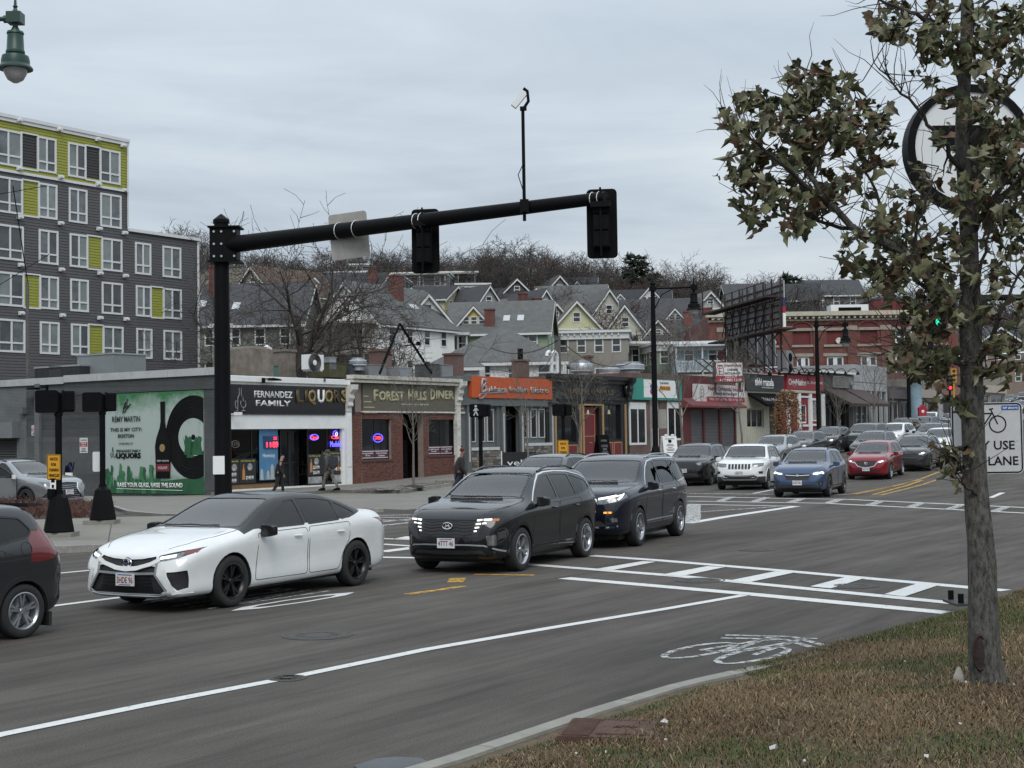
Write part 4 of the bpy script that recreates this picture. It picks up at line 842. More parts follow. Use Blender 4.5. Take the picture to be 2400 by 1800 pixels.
MB().box(g8(385,500)[0]-.35,g8(385,500)[0],-.14,0,-.6,topz).build('pier',GBR,gb)
MB().box(g8(385,500)[0],TL-.1,-.05,0,g8(1000,402)[1],g8(1000,395)[1]).build('ledge',mat('ledge_grey',(.07,.075,.075),.7),gb)
mb=MB();z=.0
while z<sh1[1]:mb.prism([(.16,z),(.12,z+.06),(.16,z+.118)],sh0[0],sh1[0],'yz');z+=.12
mb.build('roller_shutter',mat('shutter_dark',(.075,.08,.08),.5,.3),gb);MB().box(sh0[0]-.2,g8(185,700)[0],-.45,0,sh1[1],sh1[1]+.75).build('shutter_box',mat('shutter_box_grey',(.16,.17,.175),.6,var=.1),gb)
x,z=g8(230,565);MB().box(x-.16,x+.16,-.25,0,z-.14,z+.16).build('meter_box',mat('meter_grey',(.11,.115,.115),.6),gb)
def flood(par,x,y,z):return MB().box(x-.06,x+.06,y-.06,y,z-.12,z+.16).tube([(x,y-.05,z+.05),(x-.2,y-.3,z+.1)],.03,5).prism([(x-.9,z-.02),(x-.25,z-.04),(x-.2,z+.06),(x-.7,z+.04)],y-.55,y-.25).build('floodlight',BLACK,par)
x,z=g8(440,360);flood(gb,x,0,z)
for(x0,y0,x1,y1),lab,rows in(((297,700,338,795),'small white and red notice left on the grey brick wall',('NO','PARKING')),((742,815,815,955),'white and red parking notice nearer the mural',('PARKING','ONLY'))):
 a,zt=g8(x0,y0);_,zb=g8(x0,y1);b_,_=g8(x1,y0);M=gb.matrix_basis if False else None
 sg=thing('wall_notice',lab,'sign',(pg.x+(-B2.x)*a+(-D2.x)*.03,pg.y+(-B2.y)*a+(-D2.y)*.03,zb+GB0),gb.rotation_euler.z,'parking notices on the grey wall');w=b_-a;h=zt-zb
 MB().box(0,w,0,.02,0,h).build('plate',SIGNW,sg);MB().box(.02,w-.02,-.004,0,h*.42,h*.72).build('red_band',SIGNR,sg)
 text(rows[0],sg,w/2,-.006,h*.64,h*.10,SIGNW,w=w*.7,bold=.02);text(rows[1],sg,w/2,-.006,h*.5,h*.10,SIGNW,w=w*.7,bold=.02);text('CUSTOMERS',sg,w/2,-.003,h*.85,h*.08,BLACK,w=w*.75);text('ALL OTHERS\nTOWED AT\nOWNER EXPENSE',sg,w/2,-.003,h*.2,h*.26,BLACK,w=w*.75)
 # ---- the mural: printed sheet with painted figures, bottle and record
a0,zb=g8(978,1325);_,zt=g8(978,412);a1,_=g8(1890,600);MW,MHt=a1-a0,zt-zb
MG=bpy.data.materials.new('mural_print');MG.use_nodes=True;t=MG.node_tree;b=t.nodes['Principled BSDF'];b.inputs['Roughness'].default_value=.6
tcn=t.nodes.new('ShaderNodeTexCoord');n1_=t.nodes.new('ShaderNodeTexNoise');n1_.inputs['Scale'].default_value=.55;n1_.inputs['Detail'].default_value=9;n1_.inputs['Roughness'].default_value=.7;t.links.new(tcn.outputs['Object'],n1_.inputs['Vector'])
sp=t.nodes.new('ShaderNodeSeparateXYZ');t.links.new(tcn.outputs['Object'],sp.inputs[0]);g1=t.nodes.new('ShaderNodeMapRange');g1.inputs[1].default_value=MHt*.72;g1.inputs[2].default_value=MHt*1.02;g1.inputs[3].default_value=-.14;g1.inputs[4].default_value=.20;t.links.new(sp.outputs[2],g1.inputs[0])
g2=t.nodes.new('ShaderNodeMapRange');g2.inputs[1].default_value=MHt*.20;g2.inputs[2].default_value=MHt*.10;g2.inputs[3].default_value=0;g2.inputs[4].default_value=.30;t.links.new(sp.outputs[2],g2.inputs[0])
ad=t.nodes.new('ShaderNodeMath');ad.operation='ADD';t.links.new(n1_.outputs['Fac'],ad.inputs[0]);t.links.new(g1.outputs[0],ad.inputs[1]);ad2=t.nodes.new('ShaderNodeMath');ad2.operation='ADD';t.links.new(ad.outputs[0],ad2.inputs[0]);t.links.new(g2.outputs[0],ad2.inputs[1])
r=t.nodes.new('ShaderNodeValToRGB');r.color_ramp.elements[0].position=.42;r.color_ramp.elements[1].position=.70;r.color_ramp.elements[0].color=(.37,.43,.40,1);r.color_ramp.elements[1].color=(.03,.15,.055,1);t.links.new(ad2.outputs[0],r.inputs[0]);t.links.new(r.outputs[0],b.inputs['Base Color'])
mu=link('mural',MB().box(0,MW,-.03,0,0,MHt).mesh('mural'),gb,MG);mu.location=(a0,0,zb)
def mm(x,y):a,z=g8(x,y);return a-a0,z-zb
DG2=mat('mural_dark_green',(.018,.095,.038),.6,var=.25,scale=2);MBK=mat('mural_black',(.008,.0085,.0085),.7,var=.25,scale=1.5,spec=.1);MIN_=mat('mural_ink',(.02,.035,.03),.6,var=0);MRED=mat('mural_red',(.16,.012,.02),.6,var=.1);MGRV=mat('mural_groove',(.013,.014,.014),.7,var=.3,spec=.1)
def flat(nm,poly,m,y,par=mu):return MB().prism(poly,y,y+.004).build(nm,m,par)
flat('mural_ground',[(0,0),(MW,0),(MW,MHt*.17),(0,MHt*.06)],DG2,-.036)
# record, cut by the right edge of the print
cx,cz=mm(1795,808);rx,_=mm(1540,808);Rr_=cx-rx;RV=Rr_*1.08;RV=(mm(1795,420)[1]-cz)
def disc(rr,rv,y,m,nm,n=48):P_=[];[P_.append((min(MW,cx+rr*cos(2*pi*k/n)),min(MHt-.02,cz+rv*sin(2*pi*k/n))))for k in range(n)];return flat(nm,P_,m,y)
disc(Rr_,RV,-.042,MBK,'record_disc')
for k in(.96,.86,.78,.70,.62):mb=MB();mb.tube([(min(MW-.01,cx+Rr_*k*cos(t)),-.047,min(MHt-.04,cz+RV*k*sin(t)))for t in np.linspace(pi*.5,pi*1.5,26)],.012,4);mb.build('record_groove',MGRV,mu)
lab=disc((cx-mm(1660,808)[0]),mm(1795,632)[1]-cz,-.052,MG,'record_label')
def crowd(x0,x1,y,h,n,seed,yy):
 r_=random.Random(seed);mb=MB()
 for k in range(n):
  x=r_.uniform(x0,x1);w=r_.uniform(.08,.16);hh=h*r_.uniform(.5,1.1);l=r_.uniform(-.25,.25);mb.prism([(x-w,y),(x+w,y),(x+w*.6+l,y+hh*.75),(x+w+l,y+hh*.9),(x+w*.4+l,y+hh),(x-w*.5+l,y+hh*1.02),(x-w*.8+l,y+hh*.8)],yy-.003*(k%3),yy+.003)
 return mb
crowd(cx-(cx-mm(1680,0)[0]),MW-.1,mm(0,985)[1],.75,16,3,-.058).build('crowd_figures',DG2,mu)
x,z=mm(1765,890);flat('singer_figure',[(x-.18,z-.5),(x+.22,z-.5),(x+.26,z+.1),(x+.13,z+.22),(x+.12,z+.36),(x,z+.42),(x-.1,z+.34),(x-.1,z+.22),(x-.28,z+.16),(x-.38,z+.38),(x-.3,z-.02),(x-.2,z+.02)],DG2,-.062);MB().lathe([(.001,-.012),(.12,-.008),(.12,0)],(mm(1798,808)[0],-.055,mm(1798,808)[1]),12,'y').build('spindle_hole',MBK,mu)
crowd(.05,mm(1460,0)[0],.0,mm(1000,1090)[1]*1.0,17,11,-.046).build('crowd_figures',DG2,mu);crowd(.2,mm(1450,0)[0],.0,mm(1000,1050)[1]*.9,9,5,-.05).build('crowd_figures',mat('mural_mid_green',(.045,.17,.075),.6,var=.3,scale=2),mu)
# bottle
bx0,bz0=mm(1520,1188);btop=mm(1515,478)[1];bh=btop-bz0;hw=(mm(1590,1100)[0]-mm(1455,1100)[0])/2
flat('bottle',[(bx0-hw*.95,bz0),(bx0+hw*.95,bz0),(bx0+hw,bz0+bh*.16),(bx0+hw*1.08,bz0+bh*.42),(bx0+hw*.9,bz0+bh*.52),(bx0+hw*.42,bz0+bh*.66),(bx0+hw*.30,bz0+bh*.74),(bx0+hw*.32,bz0+bh),(bx0-hw*.32,bz0+bh),(bx0-hw*.30,bz0+bh*.74),(bx0-hw*.42,bz0+bh*.66),(bx0-hw*.9,bz0+bh*.52),(bx0-hw*1.08,bz0+bh*.42),(bx0-hw,bz0+bh*.16)],MBK,-.07)
flat('bottle_label',[(bx0-hw*.9,bz0+bh*.09),(bx0+hw*.9,bz0+bh*.09),(bx0+hw*.9,bz0+bh*.185),(bx0-hw*.9,bz0+bh*.185)],MRED,-.075);text('V.S.O.P.',mu,bx0,-.078,bz0+bh*.137,bh*.035,WHITEP,w=hw*1.3);text('RÉMY MARTIN',mu,bx0,-.074,bz0+bh*.225,bh*.024,mat('mural_pale',(.45,.44,.40),.6,var=0),w=hw*1.6,bold=.02);MB().lathe([(.001,-.01),(.17,-.008),(.17,0)],(bx0-.03,-.07,bz0+bh*.395),14,'y').build('bottle_seal',GOLD,mu)
for tx,x0,x1,yt,yb,m,bo in(('RÉMY MARTIN',1048,1305,618,668,MIN_,.012),('THIS IS MY CITY:',1030,1320,724,756,MIN_,.02),('BOSTON',1102,1248,780,812,MIN_,.03),('AVAILABLE AT',1110,1240,858,876,MIN_,.01),('FERNANDEZ FAMILY',1085,1310,924,946,MIN_,.03),('LIQUORS',1086,1312,956,1000,MBK,.055),('RAISE YOUR GLASS, RAISE THE SOUND',1098,1700,1228,1268,WHITEP,.03)):
 a,z0_=mm(x0,yb);_,z1_=mm(x0,yt);b_,_=mm(x1,yt);text(tx,mu,(a+b_)/2,-.062,(z0_+z1_)/2,z1_-z0_,m,w=b_-a,bold=bo)
a,z=mm(1090,1284);b_,z2=mm(1700,1302);MB().tube([(a,-.06,z),(b_,-.06,z2)],.012,4).build('mural_rule',WHITEP,mu)
def w8(pts,m,r_=.016):MB().tube([(mm(*p)[0],-.045,mm(*p)[1])for p in pts],r_,4).build('mural_logo',m,mu)
w8([(1042,1000),(1045,985),(1045,935),(1050,900),(1056,935),(1062,960)],MIN_);w8([(1034,955),(1030,980),(1040,992)],MIN_);w8([(1056,962),(1056,985),(1068,992),(1078,984),(1078,962)],MIN_);w8([(1067,992),(1067,1002)],MIN_)
w8([(1145,585),(1152,545),(1172,530),(1180,490),(1188,455)],MIN_,.035);w8([(1160,580),(1175,550),(1195,530),(1214,500)],MIN_,.035);w8([(1150,545),(1165,500),(1190,520),(1185,540)],MIN_,.04);w8([(1165,500),(1172,485)],MIN_,.05)
# ================================================================== FLATS
AQ=32.6
def z1p(x,y):return(.3978*x,240+.3978*y)
def fa(x,y):return fs(*z1p(x,y),AQ)
sA=fa(-160,500)[0];sE=fa(1168,900)[0];sM=fa(752,400)[0];AZ0=1.0;pa=SQ(sA,AQ)
fl=thing('apartment_block','five-storey grey clapboard apartment block with lime green panels at the left','building',(pa.x,pa.y,AZ0),ANG)
def fp(x,y):a,z=fa(x,y);return a-sA,z-AZ0
GRYS=mat('charcoal_clapboard',(.085,.083,.086),.6,var=.06,dirt=.08);LIME=mat('lime_clapboard',(.27,.275,.035),.55,var=.06);DKBR=mat('dark_brown_clapboard',(.035,.031,.032),.6,var=.08);WTR=mat('white_window_trim',(.66,.67,.67),.45,var=.03)
zTop=fp(740,235)[1];zLow=fp(1150,815)[1];zBand=fp(740,515)[1];wM,wE=sM-sA,sE-sA
WINS=[[(-30,127,138,372),(222,329,192,415),(403,505,232,440),(590,706,282,490)],[(-22,132,423,655),(228,334,470,690),(408,511,503,716),(593,712,538,746)],[(-18,136,712,940),(231,340,745,965),(413,516,770,977),(600,717,798,1000),(798,887,826,1022),(960,1064,852,1041)],[(-14,140,998,1222),(235,343,1025,1236),(416,519,1040,1247),(602,720,1058,1258),(803,890,1078,1265),(963,1067,1095,1279)],[(-10,145,1288,1502),(238,347,1300,1507),(421,523,1308,1510),(608,724,1320,1511),(806,894,1328,1515),(966,1069,1335,1516)]]
def rcx(w):x0,zt=fp(w[0],w[2]+0);_,zb=fp(w[0],w[3]-(w[1]-w[0])*.16);x1,_=fp(w[1],w[2]);return x0,x1,zb,zt
RW=[[rcx(w)for w in row]for row in WINS]
for row in RW:  # storeys level
 zt=sum(w[3]for w in row[1:])/(len(row)-1);zb=sum(w[2]for w in row[1:])/(len(row)-1)
 row[:]=[(a,b_,zb,zt)for a,b_,_,_ in row]
holes=[w for row in RW for w in row]
def pan(r_,i,j):return(RW[r_][i][1],RW[r_][j][0],RW[r_][i][2],RW[r_][i][3])
PAN=[(pan(0,0,1),DKBR),(pan(0,2,3),DKBR),(pan(1,0,1),LIME),(pan(2,2,3),LIME),(pan(3,0,1),LIME),(pan(3,4,5),LIME),(pan(4,2,3),LIME)]
allh=holes+[p for p,_ in PAN]
grid_boxes(MB(),0,wM,-2,zTop,allh,.05,.3).build('wall',GRYS,fl);grid_boxes(MB(),wM,wE,-2,zLow,allh,.05,.3).build('wall',GRYS,fl)
mb=MB().box(.3,wM,14,14.3,-2,zTop).box(wM-.3,wM,.3,14,zLow,zTop).box(wM,wE,14,14.3,-2,zLow).box(wE-.3,wE,.3,14,-2,zLow);mb.build('end_wall',GRYS,fl);MB().box(0,wM,.3,14,zTop-.6,zTop-.4).box(wM,wE,.3,14,zLow-.6,zLow-.4).build('roof',ROOFM,fl)
MB().box(.3,wM-.3,2.5,2.6,-2,zTop-1).box(wM,wE-.3,2.5,2.6,-2,zLow-1).build('room_back',INTER,fl)
def boards(x0,x1,z0,z1,hl,m,y=.05,p=.19,nm='clapboard_siding'):
 mb=MB();z=z0
 while z<z1-.02:
  zt_=min(z+p,z1);cuts=sorted((max(h[0],x0),min(h[1],x1))for h in hl if h[2]<(z+zt_)/2<h[3]and h[1]>x0 and h[0]<x1);x=x0
  for c0,c1 in cuts+[(x1,x1)]:
   if c0>x+.02:mb.prism([(y,z),(y-.035,z),(y-.006,zt_),(y,zt_)],x,c0,'yz')
   x=max(x,c1)
  z+=p
 return tag(mb.build(nm,m,fl),kind='stuff')
boards(0,wM,-1,zBand-.18,allh,GRYS);boards(wM,wE,-1,zLow,allh,GRYS);boards(0,wM,zBand,zTop,allh,LIME)
for p,m in PAN:MB().box(p[0],p[1],.08,.2,p[2],p[3]).build('infill_panel',m,fl);boards(p[0],p[1],p[2],p[3],[],m,.08)
CURTS=[mat('flat_window_dark',(.06,.065,.07),.08,var=.4,scale=.9,spec=.8),mat('flat_window_blind',(.19,.215,.21),.12,var=.25,scale=.8,spec=.7),mat('flat_window_curtain',(.12,.135,.14),.1,var=.5,scale=1.4,spec=.7)]
for row in RW:
 for w in row:
  c=rnd.choice(CURTS);d_=rnd.choice(CURTS);window(fl,w[0]-.04,w[1]+.04,w[2]-.04,w[3]+.04,-.03,WTR,lambda i,j:c if i==0 else d_,2,2,.13,.14,split=[w[2]+(w[3]-w[2])*.28],pane_y=.07)
for p,m in PAN:MB().box(p[0]-.05,p[1]+.05,-.025,.06,p[3]+.0,p[3]+.10).box(p[0]-.05,p[1]+.05,-.025,.06,p[2]-.10,p[2]).build('panel_trim',WTR,fl)
MB().box(-.05,wM+.06,-.06,.1,zBand-.17,zBand-.005).build('band_trim',WTR,fl);MB().box(-.1,wM+.1,-.14,.4,zTop,zTop+.22).box(-.1,wM+.1,-.07,.04,zTop-.22,zTop-.01).build('parapet_trim',WTR,fl);MB().box(wM+.02,wE+.1,-.14,.4,zLow,zLow+.2).build('parapet_trim',WTR,fl)
MB().box(wM-.06,wM+.06,-.05,.0,zLow+.3,zTop-.23).box(wE-.12,wE+.05,-.05,.0,-1,zLow-.01).build('corner_board',WTR,fl)
xs,zs=fp(803,610);MB().box(wM+.01,fp(805,700)[0]+1.2,6,12,zLow-.3,zs+1.0).build('stair_head',GRYS,fl);MB().box(wM+.01,fp(805,700)[0]+1.35,5.85,12.1,zs+1.0,zs+1.3).build('stair_head_trim',WTR,fl)
VENT=MB().box(-.15,.15,-.12,.02,-.12,.12).lathe([(.10,-.30),(.12,-.2),(.12,-.1)],(.06,0,0),8,'y').mesh('wall_vent')
for x,y in((105,105),(340,160),(568,218),(718,255),(107,390),(350,440),(572,482),(727,518),(110,677),(350,712),(577,745),(727,769),(115,958),(355,985),(582,1007),(732,1022),(118,1242),(360,1255),(582,1270),(736,1277),(363,1580),(590,1580),(742,1578),(797,1578)):
 o=link('wall_vent',VENT,fl,WTR);a,z=fp(x,y);o.location=(a,-.03,z)
 # ---- things on the roof of the grey building
def onside(x,y,back,name,lab,cat,grp='roof plant behind the grey parapet'):
 a,z=g8(x,y);p=Vector((pg.x,pg.y))+Vector((-B2.x,-B2.y))*a+D2*back;return thing(name,lab,cat,(p.x,p.y,topz+GB0-.4),gb.rotation_euler.z,grp)
CHR=mat('stained_chimney_render',(.17,.145,.12),.9,var=.4,scale=2.5,bump=.3)
def ac_unit(o,w,d,h,m=None):
 m=m or mat('ac_dark_grille',(.04,.042,.044),.6,.3);MB().box(0,w,0,d,0,h).build('case',m,o)
 mb=MB();n=int(w/.09)
 for k in range(n):mb.box(k*w/n+.01,k*w/n+.04,-.03,0,.08,h-.1)
 mb.build('grille_bars',mat('ac_grille_bars',(.075,.078,.08),.5,.4),o);MB().box(-.03,w+.03,-.04,d+.03,h,h+.08).build('top_cover',STEEL,o);return o
o=onside(0,210,2.0,'ac_unit','dark finned air conditioner on the grey roof, leftmost','air conditioner');h_=g8(0,85)[1]-topz;ac_unit(o,2.0,1.2,h_);o=onside(140,210,2.0,'ac_unit','dark finned air conditioner beside the plain grey box','air conditioner');ac_unit(o,2.2,1.2,h_)
o=onside(300,210,2.6,'roof_box','plain grey metal housing right of the two roof air conditioners','roof box');MB().box(0,2.6,0,2,0,g8(300,70)[1]-topz+.55).build('case',mat('roof_box_grey',(.20,.215,.215),.5,var=.08),o);MB().box(-.04,2.64,-.04,2.04,g8(300,70)[1]-topz+.55,g8(300,70)[1]-topz+.62).build('lid',STEEL,o)
o=onside(1660,180,2.0,'chimney','stained square chimney behind the grey parapet, right end','chimney','rendered chimneys on the roofs');hh=g8(1660,10)[1]-topz+.5;MB().box(0,2.3,0,1.4,0,hh).build('stack',CHR,o);MB().box(.2,2.1,.2,1.2,hh,hh+.12).build('cap',CONC,o)
# ================================================================== ROOFTOPS OF THE SHOP ROW
def roofthing(u,v,q,name,lab,cat,grp=None,base=None):
 s_,z_=fs(u,v,q);p=SQ(s_,q);return thing(name,lab,cat,(p.x,p.y,z_ if base is None else base),ANG,grp)
def pxh(u,v0,v1,q):return fs(u,v1,q)[1]-fs(u,v0,q)[1]
def pxw(u0,u1,v,q):return fs(u1,v,q)[0]-fs(u0,v,q)[0]
RG='plant on the shop roofs'
o=roofthing(728,869,4,'ac_unit','white outdoor air conditioner with round fan on the liquor shop roof','air conditioner',RG);w,h=pxw(728,771,869,4)*.72,pxh(728,869,830,4);MB().box(0,w,0,.6,.08,h).box(.1,.25,0,.6,0,.08).box(w-.25,w-.1,0,.6,0,.08).build('case',WHITE,o)
MB().lathe([(.001,-.03),(.12,-.03),(.14,-.01)],(w*.32,0,h*.5),14,'y').build('fan_hub',WHITE,o);mb=MB();[mb.tube([(w*.32+r_*cos(t),-.015,h*.5+r_*sin(t))for t in np.linspace(0,2*pi,20)],.012,4)for r_ in(.18,.25,.32,.39,.45)];mb.build('fan_guard',mat('fan_guard_grey',(.16,.16,.16),.5),o);MB().lathe([(.001,-.006),(.47,-.006),(.47,0)],(w*.32,0,h*.5),20,'y').build('fan_recess',BLACKM,o)
for u0,u1,vb,vt,nm,lab,m in((556,598,872,856,'roof_box','dark low box at the left end of the liquor shop roof',mat('ac_dark_grille',(.04,.042,.044),.6)),(598,666,871,856,'roof_box','teal green low tank on the liquor shop roof',mat('teal_tank',(.07,.14,.125),.6,var=.15)),(771,822,870,851,'roof_box','mossy olive box beside the white air conditioner',mat('olive_box',(.07,.065,.03),.8,var=.4,scale=3)),(772,792,851,838,'roof_box','small grey box on top of the olive box',STEEL),(822,862,872,855,'roof_box','dark grey plant box on the diner roof',mat('plant_dark',(.06,.062,.064),.6)),(864,916,872,855,'roof_box','pale grey plant box on the diner roof behind the steel tripod',mat('plant_pale',(.22,.225,.235),.5,var=.1)),(1012,1035,873,854,'roof_box','dark plant box by the brick chimney at the diner roof end',mat('plant_dark',(.06,.062,.064),.6)),(1036,1068,873,856,'roof_box','grey plant box right of the dark one at the diner roof end',mat('plant_pale',(.22,.225,.235),.5,var=.1)),(938,972,874,862,'roof_vent','louvred roof vent between the tripod legs',STEEL)):
 o=roofthing(u0,vb,4.5,nm,lab,'roof plant',RG);w,h=pxw(u0,u1,vb,4.5)*.8,pxh(u0,vb,vt,4.5);o.location.z-=.3;MB().box(0,w,0,1.2,0,h+.3).build('case',m,o);MB().box(-.03,w+.03,-.03,1.23,h+.3,h+.34).build('lid',m,o)
def drum(u0,u1,vb,vt,lab,q=4.5):
 o=roofthing((u0+u1)/2,vb,q,'exhaust_fan',lab,'exhaust fan','drum fans on the shop roofs');r_=pxw(u0,u1,vb,q)*.36;h=pxh(u0,vb,vt,q);o.location.z-=.3;h+=.3
 MB().lathe([(r_*.7,0),(r_*.7,h*.28),(r_*.95,h*.32),(r_,h*.40),(r_,h*.74),(r_*.93,h*.80),(r_*.72,h*.84),(r_*.72,h*.98),(.01,h)],n=18).build('drum',STEEL,o,True);MB().tube([(r_*1.01*cos(t),r_*1.01*sin(t),h*.4)for t in np.linspace(0,2*pi,20)],.02,4).build('rim',CHROME,o)
drum(820,858,855,838,'wide steel drum fan standing on the dark plant box');drum(1345,1383,876,843,'tall white drum fan right of the pale house corner');drum(1412,1446,877,857,'low steel drum fan over the black pub');drum(1453,1500,868,848,'wide steel drum fan left of the tall street lamp')
for u0,u1,vb,vt,nm,lab,m in((668,700,876,818,'chimney','stained rendered chimney on the liquor shop roof by the bare tree',CHR),(893,926,876,818,'chimney','dark brick chimney behind the steel tripod leg',BRK),(1066,1093,876,827,'chimney','dark brick chimney left of the orange sign roof',BRK),(1223,1245,866,842,'chimney','squat sooty brick chimney above the orange sign',BRK),(1382,1392,878,833,'chimney','narrow brick chimney right of the tall drum fan',BRK)):
 o=roofthing(u0,vb,5.5,nm,lab,'chimney','chimneys on the shop roofs');w,h=pxw(u0,u1,vb,5.5)*.78,pxh(u0,vb,vt,5.5);o.location.z-=.5;h+=.5;MB().box(0,w,0,w*.9,0,h-.12).build('stack',m,o);MB().box(-.06,w+.06,-.06,w*.9+.06,h-.12,h).build('cap',m,o)
 if u0==1223:MB().box(w*.35,w*.65,w*.3,w*.6,h,h+.7).build('pot',BLACKM,o)
o=roofthing(950,872,3.0,'steel_tripod','black steel tripod frame on the diner roof carrying a satellite dish','frame',RG);f3=lambda u,v:(fs(u,v,3.0)[0]-fs(950,872,3.0)[0],fs(u,v,3.0)[1]-o.location.z)
ap=f3(958,757);mb=MB()
for u,yy in((890,-.0),(1012,-.0)):a=f3(u,876);mb.tube([(a[0],yy,a[1]),(ap[0],.6,ap[1])],.07,5)
a=f3(962,874);mb.tube([(a[0],2.2,a[1]),(ap[0],.6,ap[1])],.05,5);a,b_=f3(917,830),f3(962,830);mb.tube([(a[0],.3,a[1]),(b_[0],1.2,b_[1])],.04,5);mb.build('legs',BLACKM,o)
a=f3(930,802);r_=pxh(930,817,789,3.0)/2;MB().lathe([(.001,.22),(r_*.5,.17),(r_*.85,.06),(r_,0),(r_,-.03),(r_*.84,.03),(r_*.5,.13),(.001,.18)],n=18,axis='y').xf(Matrix.Translation((a[0],-.3,a[1]))@Matrix.Rotation(radians(-20),4,'X')@Matrix.Rotation(radians(30),4,'Z')).build('dish',mat('dish_grey',(.30,.32,.33),.5,var=.1),o);MB().tube([(a[0],-.2,a[1]-r_*.8),(a[0]+.5,-1.0,a[1]-.1)],.03,5).box(a[0]+.42,a[0]+.58,-1.1,-.95,a[1]-.2,a[1]).build('receiver_arm',BLACKM,o)
WPIPE=mat('white_pipe',(.70,.70,.68),.5,var=.05)
for u,v,q,lab in((636,862,5,'white bent vent pipe on the liquor shop roof'),(1293,862,4,'white bent vent pipe behind the bistro parapet, left of a pair'),(1306,862,4,'white bent vent pipe behind the bistro parapet, right of a pair')):
 o=roofthing(u,v,q,'vent_pipe',lab,'pipe','bent vent pipes');MB().tube([(0,0,-.3),(0,0,.7),(-.08,0,.9),(-.3,0,1.0),(-.5,0,.9),(-.56,0,.7)],.11,7).build('bend',WPIPE,o,True)
for u,vb,vt,q,lab,r_ in((1311,866,788,8,'grey wooden utility pole behind the bistro roof',.14),(65,845,660,20,'thin black pole with crossed aerial in front of the flats',.10)):
 o=roofthing(u,vb,q,'utility_pole',lab,'pole','poles behind the shops');h=pxh(u,vb,vt,q);MB().tube([(0,0,-3),(0,0,h)],[r_,r_*.8],7).build('pole',mat('grey_timber',(.10,.095,.09),.85,var=.3),o)
 if u==65:MB().tube([(0,0,h),(-.9,0,h+5)],.028,5).tube([(-2.6,0,h+4.2),(1.3,0,h+5.3)],.018,4).tube([(-2.2,0,h-.6),(1.4,0,h+1.6)],.018,4).build('aerial',BLACKM,o)
WIRE=mat('cable_black',(.02,.02,.02),.6,var=0)
def cable(p,q,sag,lab):p,q=Vector(p),Vector(q);tag(MB().tube([p.lerp(q,t)-Vector((0,0,sag*4*t*(1-t)))for t in np.linspace(0,1,12)],.03,4,False).build('cable',WIRE),lab,'cable','overhead cables')
w0=at(1311,795,86);cable(w0,at(1150,815,92),.6,'overhead cable running left from the grey utility pole');cable(w0,at(1265,868,80),.3,'overhead cable sloping down to the bistro roof');cable(w0,at(1480,850,96),.8,'overhead cable running right from the grey utility pole')
# ================================================================== RED BRICK BLOCK
RBY=150.0
def fr_(u,v):p=at(u,v,RBY);return p.x,p.z
x0,_=fr_(1662,740);x1,_=fr_(2186,740);RB0=1.5;rb_=thing('red_brick_block','three-storey red brick block with cream cornice and blind arched bays','building',(x0,RBY,RB0),0.0)
RBR=brickmat('red_block_brick',(.13,.032,.024),(.165,.045,.033),(.13,.07,.055),bw=.22,bh=.075,var=.12);CRN=mat('cream_cornice',(.46,.43,.335),.7,var=.1,dirt=.3);LIM=mat('limestone_trim',(.30,.265,.225),.8,var=.15,dirt=.3);BLINDR=mat('painted_infill_red',(.12,.017,.017),.7,var=.1)
s5=lambda x,y:(1600+.3165*x,620+.3165*y)
def f5(x,y):a,z=fr_(*s5(x,y));return a-x0,z-RB0
Wd=x1-x0;zC0=f5(900,418)[1];zC1=f5(900,352)[1]
up_=[(815,945,495,600),(1065,1190,490,600),(1312,1440,488,598),(1572,1700,483,585),(600,740,497,600),(350,480,500,600),(1830,1960,480,585)];lo_=[(845,940,685,790),(1068,1192,685,790),(1318,1440,682,790),(1575,1702,680,790),(600,740,688,790),(1830,1960,678,790)]
def f5r(t):a,zt_=f5(t[0],t[2]);_,zb_=f5(t[0],t[3]);b_,_=f5(t[1],t[2]);return a,b_,zb_,zt_
U_=[f5r(t)for t in up_];Lw=[f5r(t)for t in lo_];zU=(U_[3][2],U_[3][3]);U_=[(a,b_,*zU)for a,b_,_,_ in U_];zL=(Lw[0][2]-.5,Lw[0][3]);Lw=[(a,b_,*zL)for a,b_,_,_ in Lw]
grid_boxes(MB(),0,Wd,-2,zC0,U_+Lw,0,.4).build('front_wall',RBR,rb_);MB().box(0,.4,.4,22,-2,zC1-.3).box(Wd-.4,Wd,.4,22,-2,zC1-.3).box(.4,Wd-.4,21.6,22,-2,zC1-.3).build('side_wall',RBR,rb_);MB().box(.4,Wd-.4,.4,21.6,zC1-.8,zC1-.6).build('roof',ROOFM,rb_)
MB().box(-.05,Wd+.05,-.15,.4,zC0,zC1-.75).box(-.35,Wd+.35,-.75,.4,zC1-.45,zC1).build('cornice',CRN,rb_)
DEN=MB().box(0,.22,-.6,-.15,0,.28).mesh('cornice_bracket');k=0
while.3+k*.62<Wd:o=link('cornice_bracket',DEN,rb_,CRN);o.location=(.2+k*.62,0,zC1-.74);k+=1
